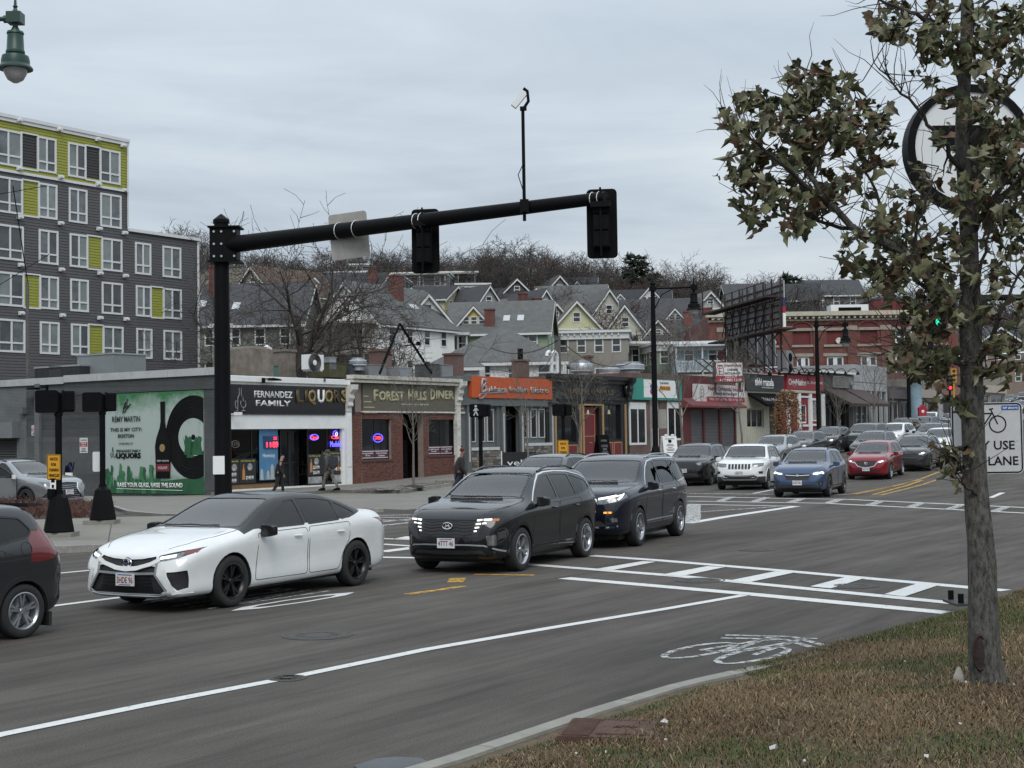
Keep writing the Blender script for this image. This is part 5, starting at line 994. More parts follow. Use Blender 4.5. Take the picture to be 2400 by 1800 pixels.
for i,w in enumerate(U_):
 if i==3:window(rb_,w[0],w[1],w[2],w[3],.1,WTR,PANE,2,2,.16);MB().box((w[0]+w[1])/2-.2,(w[0]+w[1])/2+.2,.06,.1,w[2],w[3]).build('mullion',WTR,rb_)
 else:MB().box(w[0],w[1],.2,.3,w[2],w[3]).build('blind_window',BLINDR,rb_)
 MB().box(w[0]-.35,w[1]+.35,-.1,0,w[3]+.02,w[3]+.32).build('lintel',LIM,rb_);MB().box(w[0]-.35,w[1]+.35,-.14,.15,w[2]-.24,w[2]).build('window_sill',LIM,rb_)
 a,b_=w[0]-.15,w[1]+.15;c=(a+b_)/2;hh=(zC0-w[3])*.62;MB().tube([(c+(b_-a)/2*cos(t),-.04,w[3]+.32+hh*sin(t))for t in np.linspace(0,pi,14)],.14,5).build('brick_arch',RBR,rb_);MB().prism([(c+(b_-a)/2*.96*cos(t),w[3]+.33+hh*.95*sin(t))for t in np.linspace(0,pi,12)],-.02,-.001).build('arch_infill',BLINDR,rb_)
for w in Lw:window(rb_,w[0],w[1],w[2],w[3],.1,WTR,PANE,2,2,.16);MB().box((w[0]+w[1])/2-.22,(w[0]+w[1])/2+.22,.06,.1,w[2],w[3]).build('mullion',WTR,rb_);MB().box(w[0]-.4,w[1]+.4,-.1,0,w[3]+.02,w[3]+.36).build('lintel',LIM,rb_)
for x in(1000,1250,1500,770,540,290,1770,2000):a=f5(x,500)[0];MB().box(a-.5,a+.5,-.18,0,-2,zC0-.9).build('pilaster',RBR,rb_);MB().box(a-.58,a+.58,-.26,0,U_[0][3]+.02,U_[0][3]+.5).build('pilaster_cap',LIM,rb_)
for x,y in((1155,565),(667,577)):a,z=f5(x,y);MB().lathe([(.001,-.2),(.30,-.2),(.34,-.1),(.34,0)],(a,0 if x>1000 else -.2,z),14,'y').build('round_lamp',mat('pale_round_lamp',(.66,.64,.55),.5,var=0),rb_)
a,z=f5(1490,330);b_,_=f5(1722,330);MB().box(a,b_,4,10,zC1-.7,f5(1490,232)[1]).build('stair_house',BLINDR,rb_);MB().box(a-.1,b_+.1,3.9,10.1,f5(1490,232)[1],f5(1490,232)[1]+.15).build('stair_house_roof',ROOFM,rb_)
a,z=f5(1130,340);MB().box(a,a+4,2,4,zC1-.3,zC1+.9).build('roof_unit',WHITE,rb_);MB().box(a+.8,a+3.2,1.95,2,zC1+.1,zC1+.6).build('roof_unit_grille',BLACKM,rb_)
# ================================================================== BILLBOARD FROM BEHIND
PL=at(1703,790,127);PR=at(1838,780,113);bb=thing('billboard','large rooftop billboard seen from behind with rusty steel bracing','billboard',(PL.x,PL.y,6.3),atan2(PR.y-PL.y,PR.x-PL.x));BW=(Vector((PR.x,PR.y))-Vector((PL.x,PL.y))).length;z0_,z1_=PL.z-6.3-.1,at(1838,656,113).z-6.3
BBG=[mat('billboard_panel_%d'%k,c,.55,.2,var=.2)for k,c in enumerate(((.21,.225,.235),(.25,.265,.275),(.18,.19,.20)))]
def bst(mb,*p,r_=.07):return mb.tube(p,r_,5)
n=9
for k in range(n):MB().box(k*BW/n+.01,(k+1)*BW/n-.01,.0,.06,z0_,z1_).build('back_panel',BBG[k%3],bb)
for k in range(n):MB().box(k*BW/n+.01,(k+1)*BW/n-.01,.07,.10,z0_,z1_).build('poster_sheet',WHITEP,bb)
MB().box(BW,BW+.12,-.1,.12,z0_+(z1_-z0_)*.28,z0_+(z1_-z0_)*.42).build('edge_red',SIGNR,bb);MB().box(BW,BW+.12,-.1,.12,z0_-.1,z0_+(z1_-z0_)*.275).build('edge_white',WHITEP,bb);MB().box(BW,BW+.12,-.1,.12,z0_+(z1_-z0_)*.425,z1_*1.0-1.4).build('edge_blue',mat('edge_navy',(.02,.03,.09),.5,var=0),bb)
for k in range(8):x=.2+k*(BW-.4)/7;MB().box(x-.05,x+.05,-.22,-.1,z0_-.3,z1_+.3).build('upright',RUST,bb)
for j in range(7):z=z0_+(z1_-z0_)*(j+.3)/7;MB().box(0,BW,-.1,-.0,z-.045,z+.045).build('rail',RUST,bb)
for k in range(7):
 a,b_=.2+k*(BW-.4)/7,.2+(k+1)*(BW-.4)/7;mb=MB();bst(mb,(a,-.5,z0_),(b_,-.5,z0_+(z1_-z0_)*.75),r_=.05);bst(mb,(b_,-.5,z0_),(a,-.5,z0_+(z1_-z0_)*.75),r_=.035);mb.build('cross_brace',RUST,bb)
MB().box(-2.2,BW,-1.5,-.35,z0_+(z1_-z0_)*.62,z0_+(z1_-z0_)*.66).build('catwalk',RUST,bb);MB().box(-.5,BW+3.2,-1.6,-.2,z0_-.5,z0_-.38).build('catwalk',RUST,bb)
mb=MB();[bst(mb,(x,-1.5,z0_+(z1_-z0_)*.62),(x,-1.5,z0_+(z1_-z0_)*.62+1.2),r_=.04)for x in np.linspace(-2.1,BW,7)];bst(mb,(-2.2,-1.5,z0_+(z1_-z0_)*.62+1.2),(BW,-1.5,z0_+(z1_-z0_)*.62+1.2),r_=.04);bst(mb,(-2.1,-1.5,z0_+(z1_-z0_)*.62+2.2),(-2.1,-1.5,z0_+(z1_-z0_)*.62));mb.build('hand_rail',RUST,bb)
mb=MB();[bst(mb,(x,-1.5,z0_-.4),(x,-1.5,z0_+1.6),r_=.05)for x in(BW+.9,BW+3.1)];bst(mb,(BW+.9,-1.5,z0_+1.6),(BW+3.1,-1.5,z0_+1.6),r_=.05);mb.build('ladder_cage',RUST,bb)
for k in range(8):x=.2+k*(BW-.4)/7;mb=MB();bst(mb,(x,-.2,z0_),(x,-.2,-.6),r_=.07);bst(mb,(x,-.2,z0_-.4),(x,-4.2,.2),r_=.055)if k%2 else None;bst(mb,(x,-.2,z0_-.4),(x+1.5,1.6,-.3),r_=.05);bst(mb,(x,-3.0,z0_*.55),(x,-.2,.2),r_=.06);mb.build('leg',RUST,bb)
MB().box(-1,BW+1,-5.6,-5.3,.15,.45).box(-1,BW+1,-.35,-.05,.1,.4).build('base_beam',RUST,bb)
o=thing('ac_unit','large grey air conditioner with two round fans on the roof below the billboard','air conditioner',tuple(at(1852,872,116)),ANG,RG);MB().box(-.7,.7,0,.8,-.8,1.75).build('case',mat('plant_pale',(.22,.225,.235),.5),o)
for z in(.35,1.2):MB().lathe([(.001,-.03),(.34,-.03),(.38,0)],(.1,0,z),16,'y').build('fan',BLACKM,o)
o=thing('roof_unit','long grey louvred plant box under the billboard panel','roof plant',tuple(at(1785,830,128)),ANG,RG);MB().box(-3,3,0,2,-1,2.4).build('case',mat('plant_dark',(.06,.062,.064),.6),o);[MB().box(x,x+.12,-.06,0,-.9,2.3).build('post',STEEL,o)for x in(-3,-1,1,2.88)]
# ================================================================== HOUSES ON THE HILL
def lapmat(name,col,p=.16,bump=.5):
 if name in MC:return MC[name]
 m=mat(name,col,.65,var=.07,scale=1.2,dirt=.18);t=m.node_tree;b=t.nodes['Principled BSDF'];tcn=t.nodes.new('ShaderNodeTexCoord');sp=t.nodes.new('ShaderNodeSeparateXYZ');t.links.new(tcn.outputs['Object'],sp.inputs[0])
 k=t.nodes.new('ShaderNodeMath');k.operation='DIVIDE';k.inputs[1].default_value=p;t.links.new(sp.outputs[2],k.inputs[0]);f=t.nodes.new('ShaderNodeMath');f.operation='FRACT';t.links.new(k.outputs[0],f.inputs[0])
 bp=t.nodes.new('ShaderNodeBump');bp.inputs['Strength'].default_value=bump;bp.inputs['Distance'].default_value=.04;bp.invert=True;t.links.new(f.outputs[0],bp.inputs['Height']);t.links.new(bp.outputs[0],b.inputs['Normal']);return m
RFM={k:mat('roof_shingles_'+k,c,.9,var=.22,scale=1.6,bump=.5,bscale=9,dirt=.3)for k,c in(('grey',(.105,.107,.105)),('dark',(.030,.031,.035)),('brown',(.095,.062,.045)),('mid',(.055,.056,.06)),('tan',(.125,.108,.085)))}
WH=mat('house_white_trim',(.62,.63,.62),.55,var=.05,dirt=.2)
HG='houses on the hillside'
def house(lab,u,v,Y,w,d,eh,kind,rise,rot=0,wall=(.5,.5,.48),roof='grey',rows=2,cols=3,scols=3,trim=None,chim=(),dorm=(),sky=(),porch=None,gable_col=None,wm=None,win=(.85,1.45),flatc=.7,name='hill_house',cat='house'):
 """a house whose front eave centre sits at pixel (u, v) at distance Y; eh = wall height; roof kinds: front (gable to the front), side, hip, flat"""
 p=at(u,v,Y);base=p.z-eh;o=thing(name,lab,cat,(p.x,p.y,base),radians(rot),HG);M=lapmat('clapboard_%02d%02d%02d'%tuple(int(c*100)for c in wall),wall);T=trim or WH;R_=RFM[roof];x0,x1=-w/2,w/2;ov=.45
 st=eh/rows;holes=[];ww,wh=win
 def cells(n,a,b_):return[a+(b_-a)*(k+.5)/n for k in range(n)]
 fw=[(c,r_*st+st*.36)for r_ in range(rows)for c in cells(cols,x0+.3,x1-.3)]
 grid_boxes(MB(),x0,x1,-3,eh,[(c-ww/2,c+ww/2,z,z+wh)for c,z in fw],0,.2).build('front_wall',M,o)
 MB().box(x0,x1,d-.2,d,-3,eh).build('rear_wall',M,o)
 for sg in(0,1):
  sw=[(c,r_*st+st*.36)for r_ in range(rows)for c in cells(scols,.5,d-.5)]if scols else[]
  mb=grid_boxes(MB(),.2,d-.2,-3,eh,[(c-ww/2,c+ww/2,z,z+wh)for c,z in sw],0,.2);a_=x1 if sg else x0
  mb.xf(Matrix.Translation((a_,0,0))@Matrix.Rotation(pi/2,4,'Z')if sg else Matrix.Translation((a_+.2,0,0))@Matrix.Rotation(pi/2,4,'Z'));mb.build('side_wall',M,o)
  vis=(sg==1)==(p.x<0 or rot<-5)if abs(rot)>3 or True else True
  if vis:
   for c,z in sw:
    f=window(o,c-ww/2-.1,c+ww/2+.1,z-.1,z+wh+.1,-.05,T,wm or PANE,1,2,.13,.12)
    Mx=(Matrix.Translation((x1,0,0))@Matrix.Rotation(pi/2,4,'Z'))if sg else(Matrix.Translation((x0,d,0))@Matrix.Rotation(-pi/2,4,'Z'));f.matrix_local=Mx
 for c,z in fw:window(o,c-ww/2-.1,c+ww/2+.1,z-.1,z+wh+.1,-.05,T,wm or PANE,1,2,.13,.12)
 th=.16
 if kind=='front':
  rf=MB().prism([(x0-ov,eh-ov*rise/(w/2)),(0,eh+rise),(x1+ov,eh-ov*rise/(w/2)),(x1+ov,eh-ov*rise/(w/2)+th),(0,eh+rise+th*1.3),(x0-ov,eh-ov*rise/(w/2)+th)],-ov,d+ov);rf.build('roof',R_,o)
  g=lapmat('gable_%02d%02d%02d'%tuple(int(c*100)for c in gable_col),gable_col)if gable_col else M
  [MB().prism([(x0+.05,eh),(x1-.05,eh),(0,eh+rise-.1)],ya,ya+.18).build('gable_wall',g,o)for ya in(.02,d-.2)];window(o,-.5,.5,eh+rise*.22,eh+rise*.22+min(1.3,rise*.4),-.04,T,PANE,1,2,.12,.1)
  sl=rise/(w/2)
  for sg in(-1,1):MB().prism([(sg*(w/2+ov),eh-ov*sl-.02),(0,eh+rise-.02),(0,eh+rise-.32),(sg*(w/2+ov),eh-ov*sl-.32)],-ov-.04,-ov+.05).build('rake_board',T,o)
  MB().box(x0-.05,x1+.05,-.1,0,eh-.2,eh).build('eave_trim',T,o)
  for yy in(x0-ov,x1+ov-.08):MB().box(yy,yy+.08,-ov,d+ov,eh-ov*sl-.16,eh-ov*sl).build('gutter',T,o)
  ridge=lambda t:(0,t*d,eh+rise)
 elif kind in('side','hip'):
  sl=rise/(d/2);hx=min(w/2-.3,d/2)if kind=='hip' else 0
  e=eh-ov*sl;b_=MB()
  P_=[(x0-ov,-ov,e),(x1+ov,-ov,e),(x1+ov-(hx+ov if hx else 0),d/2,eh+rise),(x0-ov+(hx+ov if hx else 0),d/2,eh+rise),(x0-ov,d+ov,e),(x1+ov,d+ov,e)]
  b_.add(P_+[(a,c,z+th)for a,c,z in P_],[(0,3,2,1),(3,4,5,2),(6,7,8,9),(9,8,11,10),(0,1,7,6),(5,4,10,11),(1,2,8,7),(2,5,11,8),(4,3,9,10),(3,0,6,9)]);b_.build('roof',R_,o)
  if kind=='side':
   for xa,xb in((x0+.02,x0+.2),(x1-.2,x1-.02)):MB().prism([(.05,eh),(d-.05,eh),(d/2,eh+rise-.1)],xa,xb,'yz').build('gable_wall',lapmat('gable_%02d%02d%02d'%tuple(int(c*100)for c in gable_col),gable_col)if gable_col else M,o)
   for xa in(x0-ov-.04,x1+ov-.05):
    for q in((-ov,d/2),(d+ov,d/2)):MB().prism([(q[0],e-.02),(q[1],eh+rise-.02),(q[1],eh+rise-.3),(q[0],e-.3)],xa,xa+.09,'yz').build('rake_board',T,o)
  MB().box(x0-ov,x1+ov,-ov-.08,-ov,e-.12,e+.1).box(x0-.04,x1+.04,-.1,0,eh-.35,eh).build('eave_trim',T,o)
 else:
  MB().box(x0-.4,x1+.4,-.5,d+.3,eh,eh+.28).box(x0-.15,x1+.15,-.22,d+.15,eh-flatc,eh-.01).build('cornice',T,o);MB().box(x0-.2,x1+.2,-.3,d+.2,eh+.285,eh+.34).build('roof',ROOFM,o)
  nb=int(w/.7);[MB().box(x0+.2+k*.7,x0+.35+k*.7,-.42,-.22,eh-.32,eh-.02).build('cornice_bracket',T,o)for k in range(nb)]if Y<190 else None
 def rz(x,y):  # roof height
  if kind=='front':return eh+rise*(1-abs(x)/(w/2))
  if kind in('side','hip'):return eh+rise*(1-abs(y-d/2)/(d/2))
  return eh+.3
 for cx,cy,cw,chh in chim:z=rz(cx,cy)-.5;MB().box(cx-cw/2,cx+cw/2,cy-cw/2,cy+cw/2,z,z+chh+.5).box(cx-cw/2-.08,cx+cw/2+.08,cy-cw/2-.08,cy+cw/2+.08,z+chh+.5,z+chh+.65).build('chimney',CHM,o)
 for cx,wdt,hh,col in dorm:  # cross gable towards the front: centre, width, height of its little wall
  y0=-.05 if hh<.05 else d*.12;zb=rz(cx,max(0,y0))-.1;rs=wdt*.55;dd=min(d/2,(hh+rs)*(d/2)/rise+.3)
  MB().box(cx-wdt/2,cx+wdt/2,y0,y0+dd,zb-.3,zb+hh).prism([(cx-wdt/2,zb+hh),(cx+wdt/2,zb+hh),(cx,zb+hh+rs)],y0,y0+.2).build('dormer_wall',lapmat('gable_%02d%02d%02d'%tuple(int(c*100)for c in(col or wall)),col or wall),o)
  MB().prism([(cx-wdt/2-.3,zb+hh-.3*1.1),(cx,zb+hh+rs),(cx+wdt/2+.3,zb+hh-.3*1.1),(cx+wdt/2+.3,zb+hh-.18),(cx,zb+hh+rs+.18),(cx-wdt/2-.3,zb+hh-.18)],y0-.35,y0+dd+.6).build('dormer_roof',R_,o)
  for sg in(-1,1):MB().prism([(cx+sg*(wdt/2+.32),zb+hh-.36),(cx,zb+hh+rs),(cx,zb+hh+rs-.26),(cx+sg*(wdt/2+.32),zb+hh-.62)],y0-.39,y0-.30).build('rake_board',T,o)
  n=1 if wdt<2.4 else 2 if wdt<3.2 else 3;zz=zb+max(.15,hh*.12)
  for k in range(n):a=cx+(k-(n-1)/2)*.85;window(o,a-.38,a+.38,zz,zz+min(1.15,hh+rs*.35),y0-.06,T,PANE,1,2,.1,.1)
 for cx,cy in sky:z=rz(cx,cy);sgn=1;q=MB().box(-.35,.35,-.6,.6,0,.1).build('skylight',mat('skylight_glass',(.45,.47,.48),.1,var=0),o);q.location=(cx,cy,z+.12);q.rotation_euler=(atan2(rise,d/2),0,0)if kind!='front' else(0,atan2(rise,w/2)*(1 if cx>0 else -1),0)
 if porch:  # (x0, x1, storeys, depth, rail colour)
  a,b_,n,pd,pc=porch;pm_=mat('porch_%02d%02d%02d'%tuple(int(c*100)for c in pc),pc,.6,var=.1,dirt=.2);mb=MB();rl=MB()
  for k in range(n):
   z=eh-(k+1)*st;mb.box(a,b_,-pd,0,z-.14,z+.02)
   for x in np.arange(a+.05,b_-.05,.16):rl.box(x,x+.05,-pd,-pd+.05,z+.02,z+.95)
   rl.box(a,b_,-pd-.02,-pd+.07,z+.95,z+1.05)
  mb.build('porch_floor',pm_,o);rl.build('porch_railing',pm_,o);MB().box(a-.2,b_+.2,-pd-.25,0,eh-.32,eh-.05).build('porch_roof',pm_,o)
  for x in(a,(a+b_)/2,b_-.16):MB().box(x,x+.16,-pd,-pd+.16,eh-(n)*st-1.5,eh-.33).build('porch_post',pm_,o)
 return o
CHM=brickmat('house_chimney_brick',(.14,.035,.028),(.17,.05,.038),(.12,.07,.06))
house('grey shingled three-decker with white railed porch, nearest left behind the signal pole',580,757,135,10.2,11,9.6,'side',4.2,-3,(.135,.142,.125),'mid',3,4,3,chim=((-4.2,4.5,1.1,2.4),),sky=((-1.6,2.2),(-5,2.6)),porch=(-3.3,-1.4,3,.3,(.55,.56,.55)))
house('cream gabled house with brown roof behind the bare tangled tree',592,686,185,7.5,12,8,'front',3.4,-38,(.36,.32,.24),'brown',3,2,4)
house('long grey roofed house at the very left of the slope',520,682,205,9,9,8,'side',3.6,-10,(.20,.18,.15),'tan',3,3,2)
house('white clapboard house with broad gable and two-storey porch, largest white one',812,757,140,8.2,12.5,9.4,'front',4.0,-33,(.74,.74,.71),'grey',3,2,4,gable_col=(.76,.76,.74),chim=((1.2,6.5,1.1,2.2),),sky=((2.2,8.0),),porch=(-3.9,3.9,2,2.2,(.33,.29,.24)))
house('small white gabled wing right of the large white house',1003,748,148,4.6,8,8.6,'front',2.6,24,(.74,.74,.71),'grey',3,1,2)
house('green clapboard house with yellow gable and long grey roof',1165,778,150,10.6,11,8.6,'side',3.6,-6,(.20,.27,.18),'grey',3,4,2,chim=((-.9,1.2,1.0,1.6),),dorm=((-2.6,3.4,.25,(.52,.38,.10)),),sky=((.8,2.2),(2.3,2.2)),porch=(-5.2,-3.0,2,1.0,(.5,.5,.5)))
house('low white house with big grey hipped roof just behind the orange sign',1170,846,108,9.6,9.5,5.2,'hip',2.7,-4,(.74,.74,.72),'grey',2,4,2)
house('low grey roofed white shed left of the hipped roof house',1068,860,103,3.4,5,4.2,'hip',1.0,-4,(.58,.58,.56),'grey',1,2,1)
house('beige grey flat-roofed three-decker with white bracketed cornice',1362,781,160,10.4,12,10,'flat',0,-6,(.24,.222,.195),'grey',3,5,3)
house('grey green flat-roofed house with dim side porches left of the tall street lamp',1520,806,165,6.8,11,9.6,'flat',0,12,(.16,.175,.14),'grey',3,2,3,porch=(-3.2,0,2,1.2,(.22,.22,.2)))
house('sage green flat-roofed house right behind the tall street lamp',1572,808,158,3.6,9,9.6,'flat',0,8,(.17,.20,.15),'grey',3,2,3)
house('pale blue house with white porch roof beside the red brick block',1642,806,150,5.6,9,8.6,'flat',0,-4,(.26,.35,.40),'grey',3,2,2,porch=(-2.7,2.7,2,1.4,(.5,.53,.55)))
house('grey house with twin white trimmed gables above the pale blue porch',1608,796,175,9.0,9,8,'side',2.7,-8,(.22,.20,.175),'mid',3,3,2,dorm=((-3.4,3.6,.05,None),),chim=((.2,3.2,1.0,1.7),(2.6,3.5,1.0,1.9)))
house('house with a broad dark grey roof and one small white gable, right of centre',1548,768,192,10.5,11,8,'side',4.3,-6,(.24,.23,.21),'mid',3,3,2,dorm=((2.0,2.6,.3,(.5,.5,.48)),))
house('dark roofed house with a row of white dormer windows',1500,724,222,9.5,10,7.5,'side',3.4,-4,(.14,.14,.14),'dark',3,3,2,dorm=((-3.0,2.4,.5,(.55,.55,.54)),(1.6,4.2,.5,(.55,.55,.54))))
house('steep grey gabled house in the middle of the slope behind bare branches',1428,752,200,6.4,9,8,'front',4.4,14,(.42,.41,.37),'grey',3,2,2)
house('pale house with open porches beyond the billboard left edge',1665,722,205,4.4,8,8,'front',2.4,10,(.38,.38,.37),'grey',3,2,2)
house('grey gabled house with white trimmed window triangle, left of the arched windows house',1146,728,205,5.6,9,7.5,'front',3.6,34,(.30,.31,.31),'mid',3,2,2)
house('grey house with arched attic windows and steep front gable',1278,736,198,5.0,9,7.8,'front',3.4,30,(.34,.35,.36),'mid',3,2,2,chim=((-1.8,3,1.0,2.0),))
house('small gabled house showing white rake boards left of the arched windows house',1222,738,202,6.0,8,7,'side',2.6,-8,(.30,.27,.24),'tan',2,2,2,dorm=((1.4,2.6,.1,(.5,.5,.48)),(-1.6,1.8,.1,(.5,.5,.48))))
house('house with a dark red gable peeping over the roofs',1258,716,215,5.4,8,8,'front',2.6,0,(.16,.025,.03),'tan',3,2,2)
house('house with a huge plain grey roof right of the red gable',1330,738,222,11,14,7.5,'side',5.2,-8,(.25,.25,.25),'grey',2,3,2,dorm=((-3.2,3.0,.6,(.38,.39,.40)),))
house('grey gabled house with tall chimney pot behind the green house roof end',1302,758,178,5.0,8,7.6,'front',2.5,26,(.34,.34,.34),'grey',3,2,2,chim=((-2.0,1.2,1.0,2.6),))
house('pale yellow gabled house above the beige flat roof',1352,770,175,6.2,9,8,'front',3.4,6,(.50,.49,.30),'tan',3,2,2,chim=((.6,1.0,.9,.3),))
house('cream gable half hidden by red-brown twigs right of centre',1466,782,178,5.4,9,8,'front',3.6,-10,(.46,.45,.36),'mid',3,2,2)
house('stone grey gabled house high among the hill trees',1312,696,240,6.5,9,7,'front',3.6,12,(.15,.14,.115),'mid',2,2,2)
house('dark house with a narrow white gable high on the slope',1352,694,245,5.6,9,7,'side',3.6,-10,(.13,.12,.11),'dark',2,2,2,dorm=((0,1.8,.9,(.5,.5,.48)),))
house('dark brown gabled house high on the slope among bare trees',1212,698,238,6.5,8,7,'front',3.2,8,(.07,.062,.055),'dark',2,2,2)
house('dark roofed low house above the long grey roof',1168,706,235,8,8,5,'side',2.4,0,(.10,.09,.085),'dark',2,3,2)
house('pale yellow gabled house with dark roof right of the hillside porches',992,702,208,6.6,9,7.5,'side',2.2,-20,(.50,.47,.30),'dark',3,3,2,dorm=((-2.2,2.6,.1,(.5,.46,.26)),))
house('slate blue house with dark roof and white corner boards',790,694,190,10.0,11,8,'side',3.4,-16,(.15,.18,.21),'dark',3,4,2,dorm=((-3.6,3.6,.1,(.17,.20,.23)),),chim=((3.9,3.2,1.0,1.8),))
house('small white gable behind the bare tree crown',676,712,178,4.2,7,7,'front',2.6,10,(.48,.48,.46),'mid',3,2,2)
for lab,u,v,Y,w,d,eh in(('large dark blue-grey flat-roofed house with white roof edge on the upper slope',815,640,236,7.2,11,9,),('lower wing of the dark blue-grey flat-roofed house',888,652,228,7.6,10,8)):house(lab,u,v,Y,w,d,eh,'flat',0,-4,(.075,.088,.10),'grey',3,4,2,win=(.7,1.3),flatc=.25)
house('boxy roof cabin of the blue-grey flat-roofed house',842,622,244,3.4,5,6,'flat',0,-4,(.085,.098,.11),'grey',2,1,1,flatc=.25)
house('weathered house with stacked open porches on the upper slope',985,642,238,9.2,9,9.5,'flat',0,-4,(.17,.17,.16),'grey',3,3,2,porch=(-4.4,4.4,3,1.5,(.30,.30,.28)),flatc=.4)
house('grey porch house beside the stacked porches, behind thin trees',1072,640,246,6.5,9,10,'flat',0,4,(.19,.18,.165),'grey',3,3,2,porch=(-3,3,3,1.4,(.27,.27,.25)),flatc=.4)
house('pale blue house low in the hill trees below the grey porches',1108,668,232,5.2,8,7,'flat',0,4,(.27,.32,.33),'grey',2,2,2,flatc=.4)
house('dark grey house with hipped roof on the ridge right of the billboard',1868,702,205,6.6,9,7.5,'side',2.6,-8,(.095,.09,.08),'dark',3,2,2,porch=(.6,3.2,2,1.2,(.12,.115,.1)))
house('grey gabled house on the ridge behind the billboard top',1760,700,235,7.5,9,7,'side',2.8,0,(.16,.15,.14),'mid',2,3,2)
house('low dark house on the ridge at the right of the slope',1960,690,240,9,9,6,'side',2.8,0,(.12,.115,.105),'mid',2,3,2)
for k,(u,v,Y,w,c,rf)in enumerate(((2345,810,230,9,(.20,.15,.12),'mid'),(2395,800,250,9,(.32,.32,.31),'grey'),(2300,800,260,9,(.16,.12,.10),'dark'),(2235,800,255,8,(.24,.22,.2),'mid'),(2470,790,235,10,(.2,.2,.19),'dark'))):
 house(('brown house up the street seen through the leaves right of the trunk','pale house up the street at the right edge','dark house up the street just right of the trunk','grey house up the street left of the trunk','grey house just beyond the right picture edge')[k],u,v,Y,w,9,7,'side' if k%2 else 'front',3,5,c,rf,2,3,2)
 # ================================================================== TREES
def seg_mesh(name,segs,n=3):
 """many tapered limbs at once: rows of (p0, p1, r0, r1)"""
 S_=np.array(segs,np.float64);p0,p1,r0,r1=S_[:,:3],S_[:,3:6],S_[:,6:7],S_[:,7:8];d=p1-p0;L_=np.linalg.norm(d,axis=1,keepdims=True);d/=np.maximum(L_,1e-6)
 ref=np.where(np.abs(d[:,2:3])<.9,np.array([[0,0,1.]]),np.array([[1.,0,0]]));x=np.cross(d,ref);x/=np.maximum(np.linalg.norm(x,axis=1,keepdims=True),1e-6);y=np.cross(d,x);R0,R1=[],[]
 for k in range(n):t=2*pi*k/n;c=x*cos(t)+y*sin(t);R0.append(p0+c*r0);R1.append(p1+c*r1)
 V_=np.stack(R0+R1,1).reshape(-1,3);b_=(np.arange(len(S_))*2*n)[:,None];F_=np.concatenate([b_+np.array([[k,(k+1)%n,n+(k+1)%n,n+k]])for k in range(n)]);me=fastmesh(name,V_,F_);me.shade_smooth()if n>3 else None;return me
def bare(seed,H=14.0,counts=(9,6,5,4),spread=(42,44,46,50),first=.28,up=.10,crook=.16,r0=None,rmin=.018,lens=(.5,.55,.55,.5),lean=(0,0),trunk_h=.85):
 r_=random.Random(seed);A,C=[],[]
 def grow(p,d,L_,r,lv):
  n=5 if lv==0 else 4 if lv<2 else 3 if lv==2 else 2;pts=[p.copy()];rs=[r]
  for i in range(n):
   j=crook*(1 if lv else.35);d=(d+Vector((r_.gauss(0,j),r_.gauss(0,j),r_.gauss(0,j*.6)+up*(.5 if lv else 1.5)))).normalized();p=p+d*(L_/n);pts.append(p.copy());rs.append(max(rmin*.6,r*(1-.72*(i+1)/n)))
  tgt=A if lv<1 else C
  for i in range(n):tgt.append((*pts[i],*pts[i+1],rs[i],rs[i+1]))
  if lv>=len(counts):return
  k=counts[lv];az=r_.uniform(0,2*pi)
  for i in range(k):
   f=(first if lv==0 else.25)+(1-(first if lv==0 else.25))*(i+r_.uniform(.2,.9))/k;f=min(f,.995);q=f*n;s_=int(q);pp=pts[s_].lerp(pts[s_+1],q-s_);dd=(pts[s_+1]-pts[s_]).normalized();az+=2.4+r_.uniform(-.5,.5)
   a=radians(spread[lv]*r_.uniform(.7,1.25));ax=dd.orthogonal().normalized();ax.rotate(Matrix.Rotation(az,3,dd));nd_=dd*cos(a)+ax*sin(a);l2=L_*lens[lv]*r_.uniform(.75,1.2)*(1.15-.45*f if lv==0 else 1.0)
   grow(pp,nd_,l2,max(rmin,rs[min(s_+1,n)]*.62 if lv else rs[s_]*.52),lv+1)
 grow(Vector((0,0,0)),Vector((lean[0],lean[1],1)).normalized(),H*trunk_h,r0 or H*.020,0);return A,C
BK=mat('bark_grey_brown',(.085,.072,.062),.9,var=.3,scale=3);TW=[mat('twigs_%s'%k,c,.9,var=.2,scale=.4)for k,c in(('grey',(.062,.055,.051)),('brown',(.068,.053,.044)),('red',(.080,.050,.041)),('pale',(.095,.086,.077)))]
ARCH=[]
for sd_,kw in((1,{}),(2,dict(spread=(34,40,44,50))),(3,dict(spread=(56,46,44,46),first=.2,lens=(.6,.55,.5,.5))),(4,dict(counts=(11,6,5,4),spread=(28,34,40,46),up=.16)),(5,dict(spread=(62,40,40,46),first=.34,up=.16,lens=(.62,.6,.55,.5))),(6,dict(counts=(8,7,5,4),crook=.24)),(7,dict(counts=(12,7,5,3),spread=(40,44,48,50),first=.15))):
 A,C=bare(sd_,rmin=.034,**kw);kz=14/max(q[5]for q in C);A,C=[tuple(c*kz for c in q)for q in A],[tuple(c*kz for c in q)for q in C];ARCH.append((seg_mesh('trunk',A,6),seg_mesh('crown',C,3)))
def bare_tree(k,x,y,z,h,lab,grp,tw=None,wscale=1.0,rot=None,name='bare_tree'):
 o=thing(name,lab,'tree',(x,y,z),rnd.uniform(0,6.28)if rot is None else rot,grp);s_=h/14.0;o.scale=(s_*wscale,s_*wscale,s_);link('trunk',ARCH[k][0],o,BK);link('crown',ARCH[k][1],o,tw or rnd.choice(TW));return o
